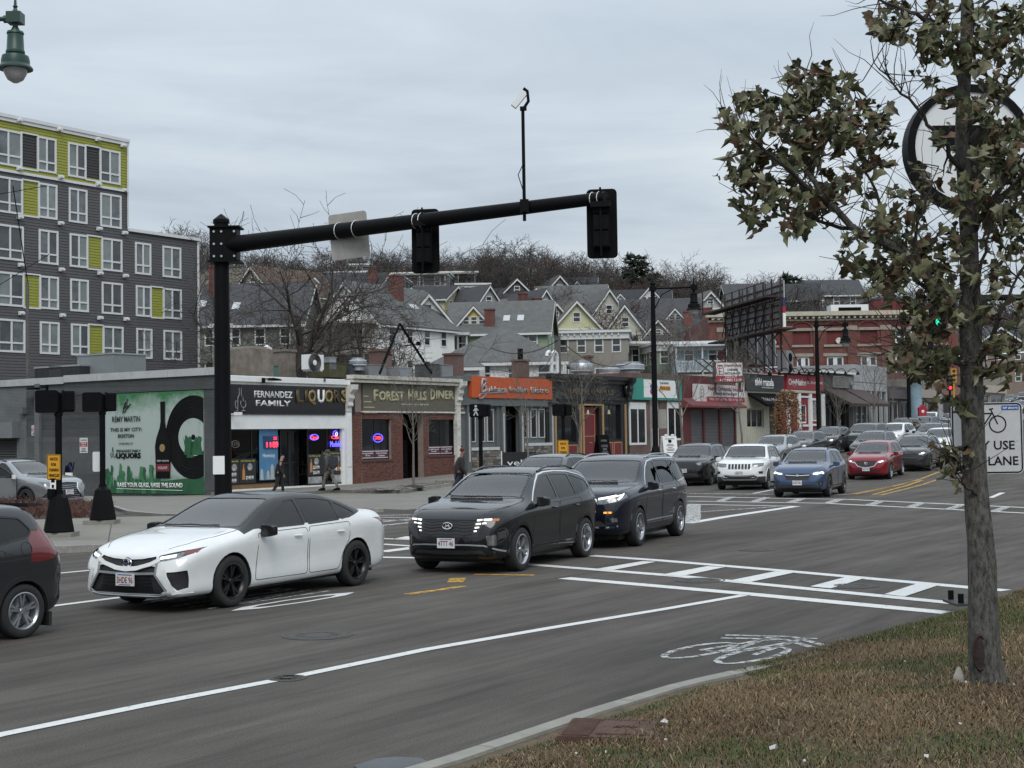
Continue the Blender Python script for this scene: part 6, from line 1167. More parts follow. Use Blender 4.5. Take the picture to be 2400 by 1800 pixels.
def hill_tree(u,v,Y,lab,k=None,tw=None,wscale=1.0,grp='bare trees on the hill'):
 p=at(u,v,Y);z=hz(p.x,p.y);h=min(max(p.z-z,5.0),21);return bare_tree(rnd.randrange(len(ARCH))if k is None else k,p.x,p.y,z-.2,h,lab,grp,tw,wscale)
SKYL=[(380,520),(430,498),(470,560),(540,592),(600,588),(700,584),(760,590),(800,586),(850,572),(890,566),(940,592),(1000,584),(1050,556),(1100,584),(1140,572),(1190,560),(1230,580),(1270,590),(1300,572),(1340,576),(1380,592),(1440,582),(1490,622),(1560,612),(1612,590),(1650,640),(1700,648),(1750,652),(1800,640),(1850,652),(1900,645),(1960,650),(2050,660),(2150,670),(2250,690),(2350,690),(2450,700)]
su,sv=zip(*SKYL)
for i,(u,v,w_)in enumerate(((425,498,'tallest pale bare tree rising beside the apartment block'),(446,520,'second bare tree right of the apartment block, behind the tallest'),(468,545,'lower bare tree between the apartment block and the signal pole'))):hill_tree(u,v,190+12*i,w_,(0,1,5)[i],TW[3])
def HL(u,row):
 for um,w_ in((600,'left of the signal mast arm sign plate'),(760,'above the tangled bare trees'),(900,'above the blue-grey flat-roofed house'),(1040,'just right of the left signal head'),(1200,'above the yellow gable'),(1330,'left of the right signal head'),(1440,'just right of the right signal head'),(1560,'by the tall street lamp arm'),(1700,'left of the billboard'),(1860,'behind the billboard top'),(2050,'above the red brick block'),(2250,'behind the leaves left of the trunk'),(9999,'behind the leaves right of the trunk')):
  if u<um:return('leafless tree on the hill crest ','leafless tree just below the hill crest ','leafless tree on the upper slope ')[row]+w_
for row,(Y0,dv,st)in enumerate(((300,0,37),(275,16,33),(252,36,36))):
 u=470+row*9
 while u<2440:
  v=float(np.interp(u,su,sv))+dv+rnd.uniform(-22,20)
  hill_tree(u,v,Y0+rnd.uniform(-8,8),HL(u,row),tw=rnd.choice((TW[0],TW[0],TW[1],TW[2],TW[3]if row==0 else TW[1])),wscale=rnd.uniform(1.15,1.55));u+=st*rnd.uniform(.8,1.25)
for u,v,Y,k,t,lab in((1052,556,292,4,0,'round crowned bare tree standing tallest on the crest right of the left signal head'),(1612,590,270,4,1,'wide fan-shaped bare tree on the crest right of the tall street lamp'),(1190,560,285,0,3,'tall pale bare tree on the crest between the two signal heads'),(1298,578,280,3,3,'slender upright bare tree on the crest left of the right signal head'),(1415,690,185,6,2,'reddish bare tree in front of the hill houses, centre right'),(1470,715,172,2,2,'reddish bare tree spreading behind the beige flat roof'),(1545,742,178,5,1,'bare tree left of the twin gables'),(1060,700,176,5,0,'bare tree right of the large white house roof'),(1085,690,185,2,0,'bare tree behind the yellow gable'),(900,630,215,1,0,'bare tree in front of the blue-grey flat-roofed house'),(1180,650,225,2,1,'brownish bare tree above the long grey roof'),(1265,655,225,6,1,'rust tinted bare tree above the red gable'),(1680,700,190,1,0,'bare tree left of the billboard'),(1890,640,190,0,0,'bare tree in front of the dark ridge house'),(1835,650,200,3,3,'thin bare tree behind the billboard right edge'),(640,600,205,3,2,'bare reddish tree behind the tangled tree, left'),(740,600,210,6,1,'bare brown tree behind the tangled tree, right'),(560,605,215,2,2,'bare reddish tree right of the signal pole'),(1010,640,218,0,0,'bare tree in front of the stacked porches'),(1530,850,135,1,0,'small bare tree between the green houses behind the lamp post')):hill_tree(u,v,Y,lab,k,TW[t],1.4)
# evergreens: whorls of drooping needle sprays
NEED=mat('pine_needles',(.018,.028,.016),.9,var=.35,scale=1.5)
def evergreen(seed,H=14):
 r_=random.Random(seed);S_=[];z=H*.22
 while z<H:
  L_=(H-z)*.30+.8
  for k in range(8):
   a=r_.uniform(0,6.28);l=L_*r_.uniform(.6,1.15);e=Vector((cos(a)*l,sin(a)*l,l*r_.uniform(-.1,.35)));p0=Vector((0,0,z+r_.uniform(-.2,.2)))
   for j in range(14):q=p0+e*r_.uniform(.25,1.05);d=Vector((r_.gauss(0,1),r_.gauss(0,1),r_.gauss(.3,.6))).normalized()*r_.uniform(.35,.8);S_.append((*q,*(q+d),.10,.03))
   S_.append((*p0,*(p0+e),.06,.02))
  z+=.55
 return seg_mesh('crown',S_,3),seg_mesh('trunk',[(0,0,0,0,0,H*.9,.22,.05)],6)
EV=[evergreen(1),evergreen(5)]
for u,v,Y,ws,k,lab in((1492,598,272,1.5,0,'dark pine on the crest right of the right signal head'),(1470,640,262,1.3,1,'dark pine lower beside the crest pine'),(1090,640,255,1.2,1,'dark evergreen in the hill wood above the yellow gable'),(1856,646,215,1.2,0,'dark spruce at the top right corner of the billboard'),(1530,640,270,1.1,1,'dark evergreen behind the tall street lamp arm'),(905,615,262,1.2,0,'dark evergreen behind the left signal head')):
 p=at(u,v,Y);z=hz(p.x,p.y);s_=max(6,p.z-z)/14;o=thing('pine_tree',lab,'tree',(p.x,p.y,z),rnd.uniform(0,6),'evergreens on the hill');o.scale=(s_*ws,s_*ws,s_);link('crown',EV[k][0],o,NEED);link('trunk',EV[k][1],o,BK)
 # tangled bare trees just behind the liquor shop
GN=mat('dark_bark',(.045,.037,.032),.95,var=.4,scale=2,bump=.5,bscale=8);GT=mat('tangled_twigs',(.062,.052,.045),.9,var=.3,scale=.5)
for u,Y,vt,lab,sd_,ln_,ws in((712,99,462,'tall tangled bare tree with crooked limbs behind the liquor shop roof',21,(-.10,0),1.05),(842,104,655,'thick bare tree leaning right in front of the white porch house',33,(.42,-.05),1.1),(640,108,640,'smaller tangled bare tree left of the tall crooked one',47,(-.12,0),1.1)):
 A,C=bare(sd_,17,counts=(10,8,6,4),spread=(56,48,48,52),first=.16,crook=.30,up=.07,r0=.46,rmin=.017,lens=(.95,.55,.5,.5),lean=ln_,trunk_h=.5);p=at(u,872,Y);z=hz(p.x,p.y);top=at(u,vt,Y).z;zt_=max(max(s_[5]for s_ in C),1);o=thing('tangled_tree',lab,'tree',(p.x,p.y,z),0,'tangled trees behind the shops');k=(top-z)/zt_;o.scale=(k*ws,k*ws,k)
 link('trunk',seg_mesh('trunk',A,9),o,GN);link('crown',seg_mesh('crown',C,4),o,GT)
 # young street trees along the shop pavement
SA=[]
for sd_,kw in((61,dict(counts=(10,5,4,3),spread=(38,36,38,40),first=.36,up=.13)),(62,dict(counts=(9,5,4,3),spread=(46,38,40,44),first=.42,up=.12)),(63,dict(counts=(12,5,4,2),spread=(34,36,40,44),first=.32,up=.14))):
 A,C=bare(sd_,6.5,r0=.085,rmin=.007,**kw);SA.append((seg_mesh('trunk',A,7),seg_mesh('crown',C,4),C))
SB=mat('street_tree_bark',(.15,.135,.115),.9,var=.25,scale=6)
for u,vb,vt,k,lab,n_ in((970,1143,900,0,'young bare street tree in front of the brick diner',0),(1243,1078,884,1,'young bare street tree in front of the orange-signed bistro',14),(1358,1068,868,0,'young bare street tree in front of the black pub',0),(1602,1062,800,2,'young street tree with a few dry pale leaves left of the takeaway',90),(1742,1046,850,1,'young bare street tree between the takeaway shutters and the cream shop',0),(2094,992,850,0,'young bare street tree in front of the panelled building',0),(1968,1010,905,2,'young bare street tree at the end of the brown awnings',0),(2050,1000,850,2,'thin bare street tree left of the blue column',0)):
 s_=min(np.arange(0,95,.1),key=lambda a:abs(1200+CF*SQ(a,-4.6).x/SQ(a,-4.6).y+6-u))if u>1000 else 0;p=SQ(s_,-4.6)if u>1000 else G(u,vb,.24);p=Vector((p.x,p.y,gz(p.x,p.y)+.24));h=at(u,vt,p.y).z-p.z;o=thing('street_tree',lab,'tree',tuple(p),rnd.uniform(0,6),'young street trees');s_=h/6.1;o.scale=(s_,s_,s_);link('trunk',SA[k][0],o,SB);link('crown',SA[k][1],o,SB)
 if k==0 and u==970:MB().lathe([(.75,0),(.5,.10),(.1,.16),(.001,.16)],n=12).build('mulch',mat('dark_mulch',(.03,.022,.018),.95,var=.4,scale=8),o)
 if n_:
  mb=MB();r_=random.Random(u)
  for j in range(n_):s_=r_.choice(SA[k][2][-300:]);c=Vector(s_[3:6]);a=Vector((r_.gauss(0,1),r_.gauss(0,1),r_.gauss(-.6,.5))).normalized()*.10;b_=a.orthogonal().normalized()*.04;mb.quad(c,c+a*.5+b_,c+a,c+a*.5-b_)
  tag(mb.build('dry_leaves',mat('dry_leaf',(.16,.11,.075),.85,var=.4,scale=8),o),kind='stuff')
s_=min(np.arange(0,95,.1),key=lambda a:abs(1200+CF*SQ(a,-4.6).x/SQ(a,-4.6).y+6-1850));p=SQ(s_,-4.6);p=Vector((p.x,p.y,gz(p.x,p.y)+.24));o=thing('oak_sapling','small street tree still full of rusty orange leaves','tree',tuple(p),0,None);h=at(1853,915,p.y).z-p.z;link('trunk',SA[2][0],o,SB).scale=(h/7.2,)*3;mb=MB();r_=random.Random(4)
for j in range(1500):
 z=r_.uniform(.18,1.0);rr=.34*h*(1-abs(z-.5)*1.25)*sqrt(r_.uniform(.05,1));a0_=r_.uniform(0,6.28);c=Vector((rr*cos(a0_),rr*sin(a0_),z*h));a=Vector((r_.gauss(0,1),r_.gauss(0,1),r_.gauss(-.4,.7))).normalized()*r_.uniform(.12,.22);b_=a.orthogonal().normalized()*.06;mb.quad(c,c+a*.5+b_,c+a,c+a*.5-b_)
tag(mb.build('foliage',mat('rusty_leaves',(.15,.075,.03),.85,var=.5,scale=5),o),kind='stuff')
# ================================================================== VEHICLES
def pchip(xs,ys,x):
 xs=np.asarray(xs,float);ys=np.asarray(ys,float);h=np.diff(xs);d=np.diff(ys)/h;m=np.zeros(len(xs))
 for i in range(1,len(xs)-1):
  if d[i-1]*d[i]>0:
   w1,w2=2*h[i]+h[i-1],h[i]+2*h[i-1];m[i]=(w1+w2)/(w1/d[i-1]+w2/d[i])
 m[0],m[-1]=d[0],d[-1];x=np.clip(x,xs[0],xs[-1]);i=np.clip(np.searchsorted(xs,x)-1,0,len(xs)-2);t=(x-xs[i])/h[i]
 return(2*t**3-3*t**2+1)*ys[i]+(t**3-2*t**2+t)*h[i]*m[i]+(-2*t**3+3*t**2)*ys[i+1]+(t**3-t**2)*h[i]*m[i+1]
def car_body(S,nx=92,m=4):
 """closed body shell lofted from cross-sections; S holds profiles over x (rear -> front)"""
 t=np.linspace(-1,1,nx);xr,xf=S['x'];c,h=(xr+xf)/2,(xf-xr)/2;X=c+h*(.5*t+.5*np.sin(pi*t/2))
 top,bot,bel,wid=[pchip(*zip(*S[k]),X)for k in('top','bot','belt','w')]
 bel=np.minimum(bel,top-.035);tum=S['tumble'];C=np.zeros((nx,20,2))
 for i in range(nx):
  w,tp,bo,be=wid[i],top[i],bot[i],bel[i];gh=tp-be;wt=w-.05-gh*tum;cr=S['crown']*min(1,.35+gh)
  zs=[(0,bo),(w*.8,bo),(w-.035,bo+.03),(w-.012,bo+(be-bo)*.22),(w-S['waist'],bo+(be-bo)*.46),(w+.012,be-.12*(be-bo)-.02),(w-.012,be-.01),(wt+.012,tp-cr-.045),(wt-.075,tp-cr+.012),(wt*.5,tp-cr*.25),(0,tp)]
  half=zs[1:-1]
  ring=[zs[0]]+half+[zs[-1]]+[(-a,b_)for a,b_ in reversed(half)]
  C[i]=ring
 K=20;out_=[]
 for j in range(K):
  for s in range(m):
   u=s/m;B=[(1-u)**3/6,(3*u**3-6*u**2+4)/6,(-3*u**3+3*u**2+3*u+1)/6,u**3/6]
   out_.append(sum(B[k]*C[:,(j+k-1)%K]for k in range(4)))
 R=np.stack(out_,1);nr=R.shape[1]
 V=[(X[i],R[i,j,0],R[i,j,1])for i in range(nx)for j in range(nr)];bm=bmesh.new();vs=[bm.verts.new(v)for v in V]
 for i in range(nx-1):
  for j in range(nr):bm.faces.new((vs[i*nr+j],vs[i*nr+(j+1)%nr],vs[(i+1)*nr+(j+1)%nr],vs[(i+1)*nr+j]))
 for i,sg in((0,-1),(nx-1,1)):
  base=[vs[i*nr+j]for j in range(nr)];cy=sum((v.co for v in base),Vector())/nr;prev=base
  for k,(sc,dx)in enumerate(((.8,.018),(.5,.028),(.2,.032))):
   ring=[bm.verts.new((v.co.x+sg*dx,cy.y+(v.co.y-cy.y)*sc,cy.z+(v.co.z-cy.z)*sc))for v in base]
   for j in range(nr):bm.faces.new((prev[j],prev[(j+1)%nr],ring[(j+1)%nr],ring[j]))
   prev=ring
  bm.faces.new(prev)
 bmesh.ops.recalc_face_normals(bm,faces=bm.faces);bm.normal_update();return bm
def pin(p,poly):
 x,y=p;c=False;n=len(poly);j=n-1
 for i in range(n):
  (xi,yi),(xj,yj)=poly[i],poly[j]
  if(yi>y)!=(yj>y)and x<(xj-xi)*(y-yi)/(yj-yi)+xi:c=not c
  j=i
 return c
AX={'y':(0,2,1),'x':(1,2,0),'z':(0,1,2)}
def take(bm,poly,axis,sgn,zmin=-9,name='part',thr=.04,lim=None):
 """cut the outline out of the shell along a view axis and return the piece as a bmesh (or None)"""
 a,b,c=AX[axis];xs=[p[0]for p in poly];ys=[p[1]for p in poly];mg=.05;X0,X1,Y0,Y1=min(xs)-mg,max(xs)+mg,min(ys)-mg,max(ys)+mg
 cand=set()
 for f in bm.faces:
  if f.normal[c]*sgn<thr:continue
  q=f.calc_center_median()
  if lim is not None and q[c]*sgn<lim:continue
  if q.z<zmin:continue
  us=[v.co[a]for v in f.verts];ws_=[v.co[b]for v in f.verts]
  if max(us)>X0 and min(us)<X1 and max(ws_)>Y0 and min(ws_)<Y1:cand.add(f)
 n=len(poly)
 for i in range(n):
  p,q=poly[i],poly[(i+1)%n];e0,e1=min(p[0],q[0])-.004,max(p[0],q[0])+.004;h0,h1=min(p[1],q[1])-.004,max(p[1],q[1])+.004;sub=[]
  for f in cand:
   if not f.is_valid:continue
   us=[v.co[a]for v in f.verts];ws_=[v.co[b]for v in f.verts]
   if max(us)>e0 and min(us)<e1 and max(ws_)>h0 and min(ws_)<h1:sub.append(f)
  if not sub:continue
  co=[0,0,0];no=[0,0,0];co[a],co[b]=p;no[a],no[b]=-(q[1]-p[1]),q[0]-p[0]
  if abs(no[a])+abs(no[b])<1e-7:continue
  geo=set(sub)
  for f in sub:geo.update(f.edges);geo.update(f.verts)
  r=bmesh.ops.bisect_plane(bm,geom=list(geo),plane_co=co,plane_no=no,dist=1e-5)
  cand.update(g for g in r['geom']if isinstance(g,bmesh.types.BMFace));cand={f for f in cand if f.is_valid}
 ins=[]
 for f in cand:
  q=f.calc_center_median()
  if pin((q[a],q[b]),poly):ins.append(f)
 if not ins:return None
 nb=bmesh.new();mp={}
 for f in ins:
  vs=[]
  for v in f.verts:
   if v not in mp:mp[v]=nb.verts.new(v.co)
   vs.append(mp[v])
  try:nb.faces.new(vs)
  except ValueError:pass
 bmesh.ops.delete(bm,geom=ins,context='FACES');nb.normal_update();return nb
def bm_mesh(bm,name,smooth=True,ang=40):
 me=bpy.data.meshes.new(name);bm.to_mesh(me);bm.free()
 if smooth:me.shade_smooth();me.set_sharp_from_angle(angle=radians(ang))
 return me
def thicken(bm,d):
 """give a cut-out piece a rim that goes inward by d"""
 bd=[e for e in bm.edges if e.is_boundary];nrm={v:v.normal.copy()for v in bm.verts}
 r=bmesh.ops.extrude_edge_only(bm,edges=bd)
 old={}
 for g in r['geom']:
  if isinstance(g,bmesh.types.BMVert):
   o=min((v for e in g.link_edges for v in e.verts if v in nrm),key=lambda v:(v.co-g.co).length,default=None)
   if o is not None:g.co-=nrm[o]*d
 return bm
def arc(cx,cz,r,n=20,flat=None):
 return[(cx+r*cos(2*pi*k/n),cz+r*sin(2*pi*k/n))for k in range(n)]
def rnd_poly(poly,r=.04,k=3):
 out_=[];n=len(poly)
 for i in range(n):
  p0,p1,p2=Vector(poly[i-1]),Vector(poly[i]),Vector(poly[(i+1)%n]);a,b=(p0-p1),(p2-p1);rr=min(r,a.length*.4,b.length*.4);a=p1+a.normalized()*rr;b=p1+b.normalized()*rr
  for j in range(k):t=j/(k-1);q=a*(1-t)**2+p1*2*t*(1-t)+b*t*t;out_.append((q.x,q.y))
 return out_
 # ---- shared wheel meshes (axis y, outside towards +y), unit radius
def tyre_mesh(n=36):
 return MB().lathe([(.66,-.30),(.80,-.33),(.93,-.32),(.985,-.26),(1,-.1),(1,.1),(.985,.26),(.93,.32),(.80,.33),(.70,.31),(.66,.27)],n=n,axis='y',cap=False).mesh('tyre',True,50)
def rim_mesh(spokes,twin=False,width=.11,n=36):
 mb=MB().lathe([(.66,-.28),(.62,-.26),(.60,.18),(.665,.30),(.70,.315),(.665,.325),(.625,.27)],n=n,axis='y',cap=False);mb.lathe([(.001,.24),(.10,.24),(.13,.20),(.13,.1)],n=14,axis='y',cap=False)
 for k in range(spokes):
  for off in((-.10,.10)if twin else(0,)):
   a=2*pi*k/spokes;st_=len(mb.v);w0,w1=(width*.55,width)if not twin else(width*.5,width*.62)
   mb.add([(-w0/2,.21,.08),(w0/2,.21,.08),(w1/2+off,.25,.64),(-w1/2+off,.25,.64),(-w0/2,.12,.08),(w0/2,.12,.08),(w1/2+off,.10,.64),(-w1/2+off,.10,.64)],[(0,1,2,3),(4,7,6,5),(0,4,5,1),(1,5,6,2),(2,6,7,3),(3,7,4,0)])
   mb.xf(Matrix.Rotation(a,4,'Y'),st_)
 mb.lathe([(.001,-.05),(.56,-.05),(.58,-.12)],n=24,axis='y',cap=False)
 return mb.mesh('wheel',True,40)
TYRE=tyre_mesh();RIMS={'ten':rim_mesh(5,True,.16),'five':rim_mesh(5,False,.26),'many':rim_mesh(10,False,.13),'twin':rim_mesh(6,True,.17)}
RUB=mat('tyre_rubber',(.018,.018,.019),.85,var=.25,scale=8)
RIM_S=mat('silver_rim',(.42,.43,.45),.28,.85,var=.08);RIM_B=mat('black_rim',(.012,.012,.013),.3,.2,var=0);RIM_D=mat('dark_grey_rim',(.12,.12,.13),.3,.8,var=0)
def carpaint(name,col,metal=.0,rough=.28):
 return mat('car_paint_'+name,col,rough,metal,var=.05,scale=2.5,coat=1.0,spec=.1)
P=dict(white=carpaint('white',(.72,.73,.72)),black=carpaint('black',(.008,.008,.009)),navy=carpaint('navy',(.007,.0085,.018),.2),blue=carpaint('blue',(.055,.085,.155),.35),red=carpaint('red',(.22,.012,.02),.3),grey=carpaint('grey',(.055,.058,.062),.4),dark=carpaint('dark_grey',(.028,.03,.033),.3),silver=carpaint('silver',(.30,.31,.32),.6),gunmetal=carpaint('gunmetal',(.075,.077,.082),.45),green=carpaint('grey_green',(.05,.06,.055),.2),beige=carpaint('warm_silver',(.25,.24,.22),.5))
LINING=mat('car_interior',(.075,.075,.075),.8,var=.3);SEAT=mat('car_seat_cloth',(.035,.035,.038),.8,var=.3)
PLASTIC=mat('black_plastic',(.018,.018,.019),.6,var=.15);
LAMPG=mat('headlamp_lens',(.16,.165,.17),.12,.3,var=.5,scale=14,coat=1);LAMPON=mat('lit_headlamp',(.9,.9,.9),.3,var=0,emit=(1,.98,.94,1.25));AMBER=mat('amber_lens',(.5,.13,.01),.25,var=0,coat=1);AMBERON=mat('lit_amber_lens',(.7,.25,.03),.3,var=0,emit=(1,.42,.06,1.2));DKRED=mat('tail_lamp_red',(.14,.007,.010),.2,var=.1,coat=1)
PLATE=mat('number_plate_white',(.62,.62,.62),.5,var=.04);PLTXT=mat('plate_red_lettering',(.20,.02,.03),.6,var=0);PLBLUE=mat('plate_blue_print',(.08,.10,.28),.6,var=0)
def seats(mb,x,y,h=0):
 for pr,z0,z1 in(([(-.30,.28),(.25,.33),(.25,.47),(-.28,.43)],-.25,.25),):
  mb.prism([(x+a,b+h)for a,b in pr],y+z0,y+z1)
 mb.prism([(x-.28,.40+h),(x-.16,.42+h),(x-.34,1.02+h),(x-.42,1.0+h)],y-.23,y+.23)
 mb.prism([(x-.33,1.0+h),(x-.40,1.0+h),(x-.47,1.20+h),(x-.37,1.22+h)],y-.13,y+.13)
def build_car(S,name='parked_car',label='',cat='car',group=None):
 """S: profiles plus features; returns the thing at the origin, front towards +x"""
 bm=car_body(S);root=thing(name,label,cat,group=group);pm=P[S['paint']];wb=S['wb']/2;R=S['R'];Ra=R*1.14;Wm=max(p[1]for p in S['w'])
 bvh=BVHTree.FromBMesh(bm)
 # openings for the wheels, taken off the shell
 for sx in(-wb,wb):
  for sg in(1,-1):
   p=take(bm,[(sx+Ra*cos(t),R*.98+Ra*sin(t))for t in np.linspace(-.05*pi,1.05*pi,15)]+[(sx-Ra,-.3),(sx+Ra,-.3)],'y',sg,thr=-.3,lim=.45)
   if p:p.free()
 def hit(axis,sgn,p,off):
  a,b,c=AX[axis];o=[0,0,0];o[a],o[b]=p;o[c]=4*sgn if axis!='z' else 4;d=[0,0,0];d[c]=-1 if sgn>0 or axis=='z' else 1
  loc,no,_,_=bvh.ray_cast(Vector(o),Vector(d))
  if loc is None:loc,no,_,_=bvh.find_nearest(Vector((o[0]if a==0 or b==0 else(S['x'][1]if sgn>0 else S['x'][0]),o[1],o[2])))
  return loc+no*off,no
 def strip(axis,sgn,poly,wid,off,m,nm,closed=True,parent=root,mb=None):
  """a thin moulding following an outline on the body surface"""
  dense=[];k=len(poly)
  for i in range(k if closed else k-1):
   a_,b_=Vector(poly[i]),Vector(poly[(i+1)%k]);m_=max(1,int((b_-a_).length/.11));dense+=[tuple(a_.lerp(b_,j/m_))for j in range(m_)]
  poly=dense+([]if closed else[poly[-1]])
  n=len(poly);own=mb is None;mb=mb or MB();pts=[]
  rng=range(n)
  Lp,Lq,Lr=[],[],[]
  for i in rng:
   p0=Vector(poly[(i-1)%n])if closed or i>0 else Vector(poly[i]);p2=Vector(poly[(i+1)%n])if closed or i<n-1 else Vector(poly[i]);d=(p2-p0).normalized();nn=Vector((-d.y,d.x))*wid/2;p=Vector(poly[i])
   for Lx,q in((Lp,p+nn),(Lq,p-nn)):Lx.append(hit(axis,sgn,(q.x,q.y),off)[0])
  k=len(Lp);rngf=range(k if closed else k-1);mb.add([tuple(v)for v in Lp+Lq],[(i,(i+1)%k,k+(i+1)%k,k+i)for i in rngf])
  # edges down to the body
  for Lx in(Lp,Lq):
   low=[tuple(v-hitn(v))for v in Lx];mb.add([tuple(v)for v in Lx]+low,[(i,(i+1)%k,k+(i+1)%k,k+i)for i in rngf])
  if own:return mb.build(nm,m,parent,True)
 def hitn(v):
  loc,no,_,_=bvh.find_nearest(v);return(v-loc)+no*.006 if loc is not None else Vector()
 def place(nb,nm,m,push=0.0,parent=root,rim=.02,ang=40,lab=None):
  if nb is None:return None
  if push:
   for v in nb.verts:v.co-=v.normal*push
   nb.normal_update()
  if rim:thicken(nb,rim)
  o=link(nm,bm_mesh(nb,nm,True,ang),parent,m)
  if lab:o['label']=lab
  return o
 mir=lambda poly:[(-a,b)for a,b in reversed(poly)]
 # windscreen, rear window, side windows
 for nm,sp in(('windscreen',S['wind']),('rear_window',S['rearw'])):
  x0,w0,x1,w1=sp;cv=.10 if nm=='windscreen' else -.05
  poly=[(x0,-w0),(x0+cv*.75,-w0*.5),(x0+cv,0),(x0+cv*.75,w0*.5),(x0,w0),(x1,w1),(x1+cv*.4,w1*.4),(x1+cv*.4,-w1*.4),(x1,-w1)];poly=rnd_poly(poly,.05)
  place(take(bm,poly,'z',1,zmin=S['zb']-.02,thr=.03),nm,WIND if nm=='windscreen' else PRIV,.004)
  strip('z',1,poly,.035,.004,PIANO,'window_seal')
 for poly,gm in S['side']:
  poly=rnd_poly(poly,.03)
  for sg in(1,-1):
   place(take(bm,poly,'y',sg,zmin=S['zb']-.15,lim=.2),'side_window',gm,.003,rim=.012)
   strip('y',sg,poly,.022,.004,PIANO,'window_seal')
 if S.get('chrome'):
  for sg in(1,-1):strip('y',sg,S['chrome'],.02,.009,CHROME,'window_moulding',closed=S.get('chrome_closed',False))
  # front details cut from the shell: list of (name, half outline in (y, z), material, push, mirrored)
 for it in S.get('front',[]):
  nm,poly,m,push,two=it[:5]
  if two:
   for q in(poly,mir(poly)):place(take(bm,q,'x',1,lim=S['x'][1]-1.1),nm,m,push)
  else:place(take(bm,poly+mir(poly)if it[5:]else poly,'x',1,lim=S['x'][1]-.9),nm,m,push)
 for it in S.get('rear',[]):
  nm,poly,m,push,two=it[:5]
  for q in((poly,mir(poly))if two else(poly,)):place(take(bm,q,'x',-1,lim=-(S['x'][0]+1.0)),nm,m,push)
 for it in S.get('sidecut',[]):
  nm,poly,m,push=it
  for sg in(1,-1):place(take(bm,poly,'y',sg,lim=.3),nm,m,push)
  # doors, their shut lines and handles
 for k,poly in enumerate(S.get('doors',[])):
  for sg in(1,-1):
   d=place(take(bm,rnd_poly(poly,.05),'y',sg,lim=.5),'door',pm,.0,rim=.012)
   if d is None:continue
   strip('y',sg,rnd_poly(poly,.05),.007,.0035,PLASTIC,'shut_line')
   hx=min(p[0]for p in poly)+.17;hz=S['zb']-S.get('handle_drop',.13)
   h0,no=hit('y',sg,(hx,hz),.022);h1,_=hit('y',sg,(hx-.2+.33,hz+.006),.022)
   MB().tube([h0-no*.03,h0,h0.lerp(h1,.5)+no*.006,h1,h1-no*.03],[.016,.016,.015,.013,.013],6).build('door_handle',S.get('handle',pm),d,True)
 for poly in S.get('lines',[]):
  for sg in(1,-1):strip('y',sg,poly,.006,.0035,PLASTIC,'shut_line',closed=False)
 for poly in S.get('hoodlines',[]):strip('z',1,poly,.006,.0035,PLASTIC,'bonnet_line',closed=False);strip('z',1,[(a,-b)for a,b in poly],.006,.0035,PLASTIC,'bonnet_line',closed=False)
 # roof of another colour
 if S.get('roofmat'):
  rf=take(bm,S['roofcut'],'y',1,zmin=S['zb']-.25,thr=-2,lim=-9)
  place(rf,'roof',S['roofmat'],0,rim=0)
 lin=bm.copy()
 for v in lin.verts:v.co-=v.normal*.025
 bmesh.ops.reverse_faces(lin,faces=lin.faces)
 link('interior_lining',bm_mesh(lin,'interior_lining',False),root,LINING);link('body',bm_mesh(bm,'body',True,38),root,pm)
 # wheel wells and floor
 wl=MB().box(S['x'][0]+.35,S['x'][1]-.35,-Wm+.22,Wm-.22,.17,.30)
 for sx in(-wb,wb):
  for sg in(1,-1):
   k=14;A=[(sx+Ra*1.01*cos(t),R*.98+Ra*1.01*sin(t))for t in np.linspace(-.05*pi,1.05*pi,k)];yo,yi=sg*(Wm-.03),sg*(Wm-.36);b0=len(wl.v)
   wl.v+=[(a,yo,z)for a,z in A]+[(a,yi,z)for a,z in A];wl.f+=[(b0+i,b0+i+1,b0+k+i+1,b0+k+i)for i in range(k-1)]+[tuple(b0+k+i for i in range(k))]
 wl.build('underbody',PLASTIC,root)
 if S.get('clad'):
  for sx in(-wb,wb):
   for sg in(1,-1):strip('y',sg,[(sx+(Ra+.025)*cos(t),R*.98+(Ra+.025)*sin(t))for t in np.linspace(-.04*pi,1.04*pi,17)],.055,.012,S['clad'],'wheel_arch_trim',closed=False)
 if S.get('sill'):
  for sg in(1,-1):strip('y',sg,[(wb-Ra-.03,S['sillz']),(0,S['sillz']-.01),(-wb+Ra+.03,S['sillz'])],S['sill'],.012,S.get('clad')or PLASTIC,'sill_trim',closed=False)
  # wheels
 for sx in(-wb,wb):
  for sg in(1,-1):
   w=link('wheel',RIMS[S['rim'][0]],root,S['rim'][1]);w.location=(sx,sg*(Wm-.115),R);w.scale=(R,R*.33/.33*.95,R);w.rotation_euler=(0,rnd.uniform(0,1.2),0 if sg>0 else pi)
   link('tyre',TYRE,w,RUB)
   # mirrors
 xm,zm=S['mirror']
 for sg in(1,-1):
  b0,no=hit('y',sg,(xm,zm-.05),-.02);mb=MB();st_=len(mb.v)
  mb.tube([b0,b0+Vector((0,sg*.07,.02))],[.035,.03],6)
  c=b0+Vector((-.02,sg*.15,.065));mb.add([(c.x+dx*(.085 if dy*sg<.5 else.05),c.y+dy*.105,c.z+dz_*(.085 if dy*sg<.5 else.06))for dx in(-.6,1)for dy in(-1,0,1)for dz_ in(-1,1)],[(0,1,3,2),(2,3,5,4),(6,8,9,7),(8,10,11,9),(0,2,8,6),(2,4,10,8),(1,7,9,3),(3,9,11,5),(0,6,7,1),(4,5,11,10)])
  me=mb.mesh('mirror',True,60);o=link('mirror',me,root,S.get('mirmat',pm));o.modifiers.new('round','BEVEL').width=.025;o.modifiers['round'].segments=2
  # seats, dashboard and steering wheel behind the glass
 mb=MB();hs=S.get('seath',0)
 for y in(.36,-.36):seats(mb,.05+S.get('seatx',0),y,hs)
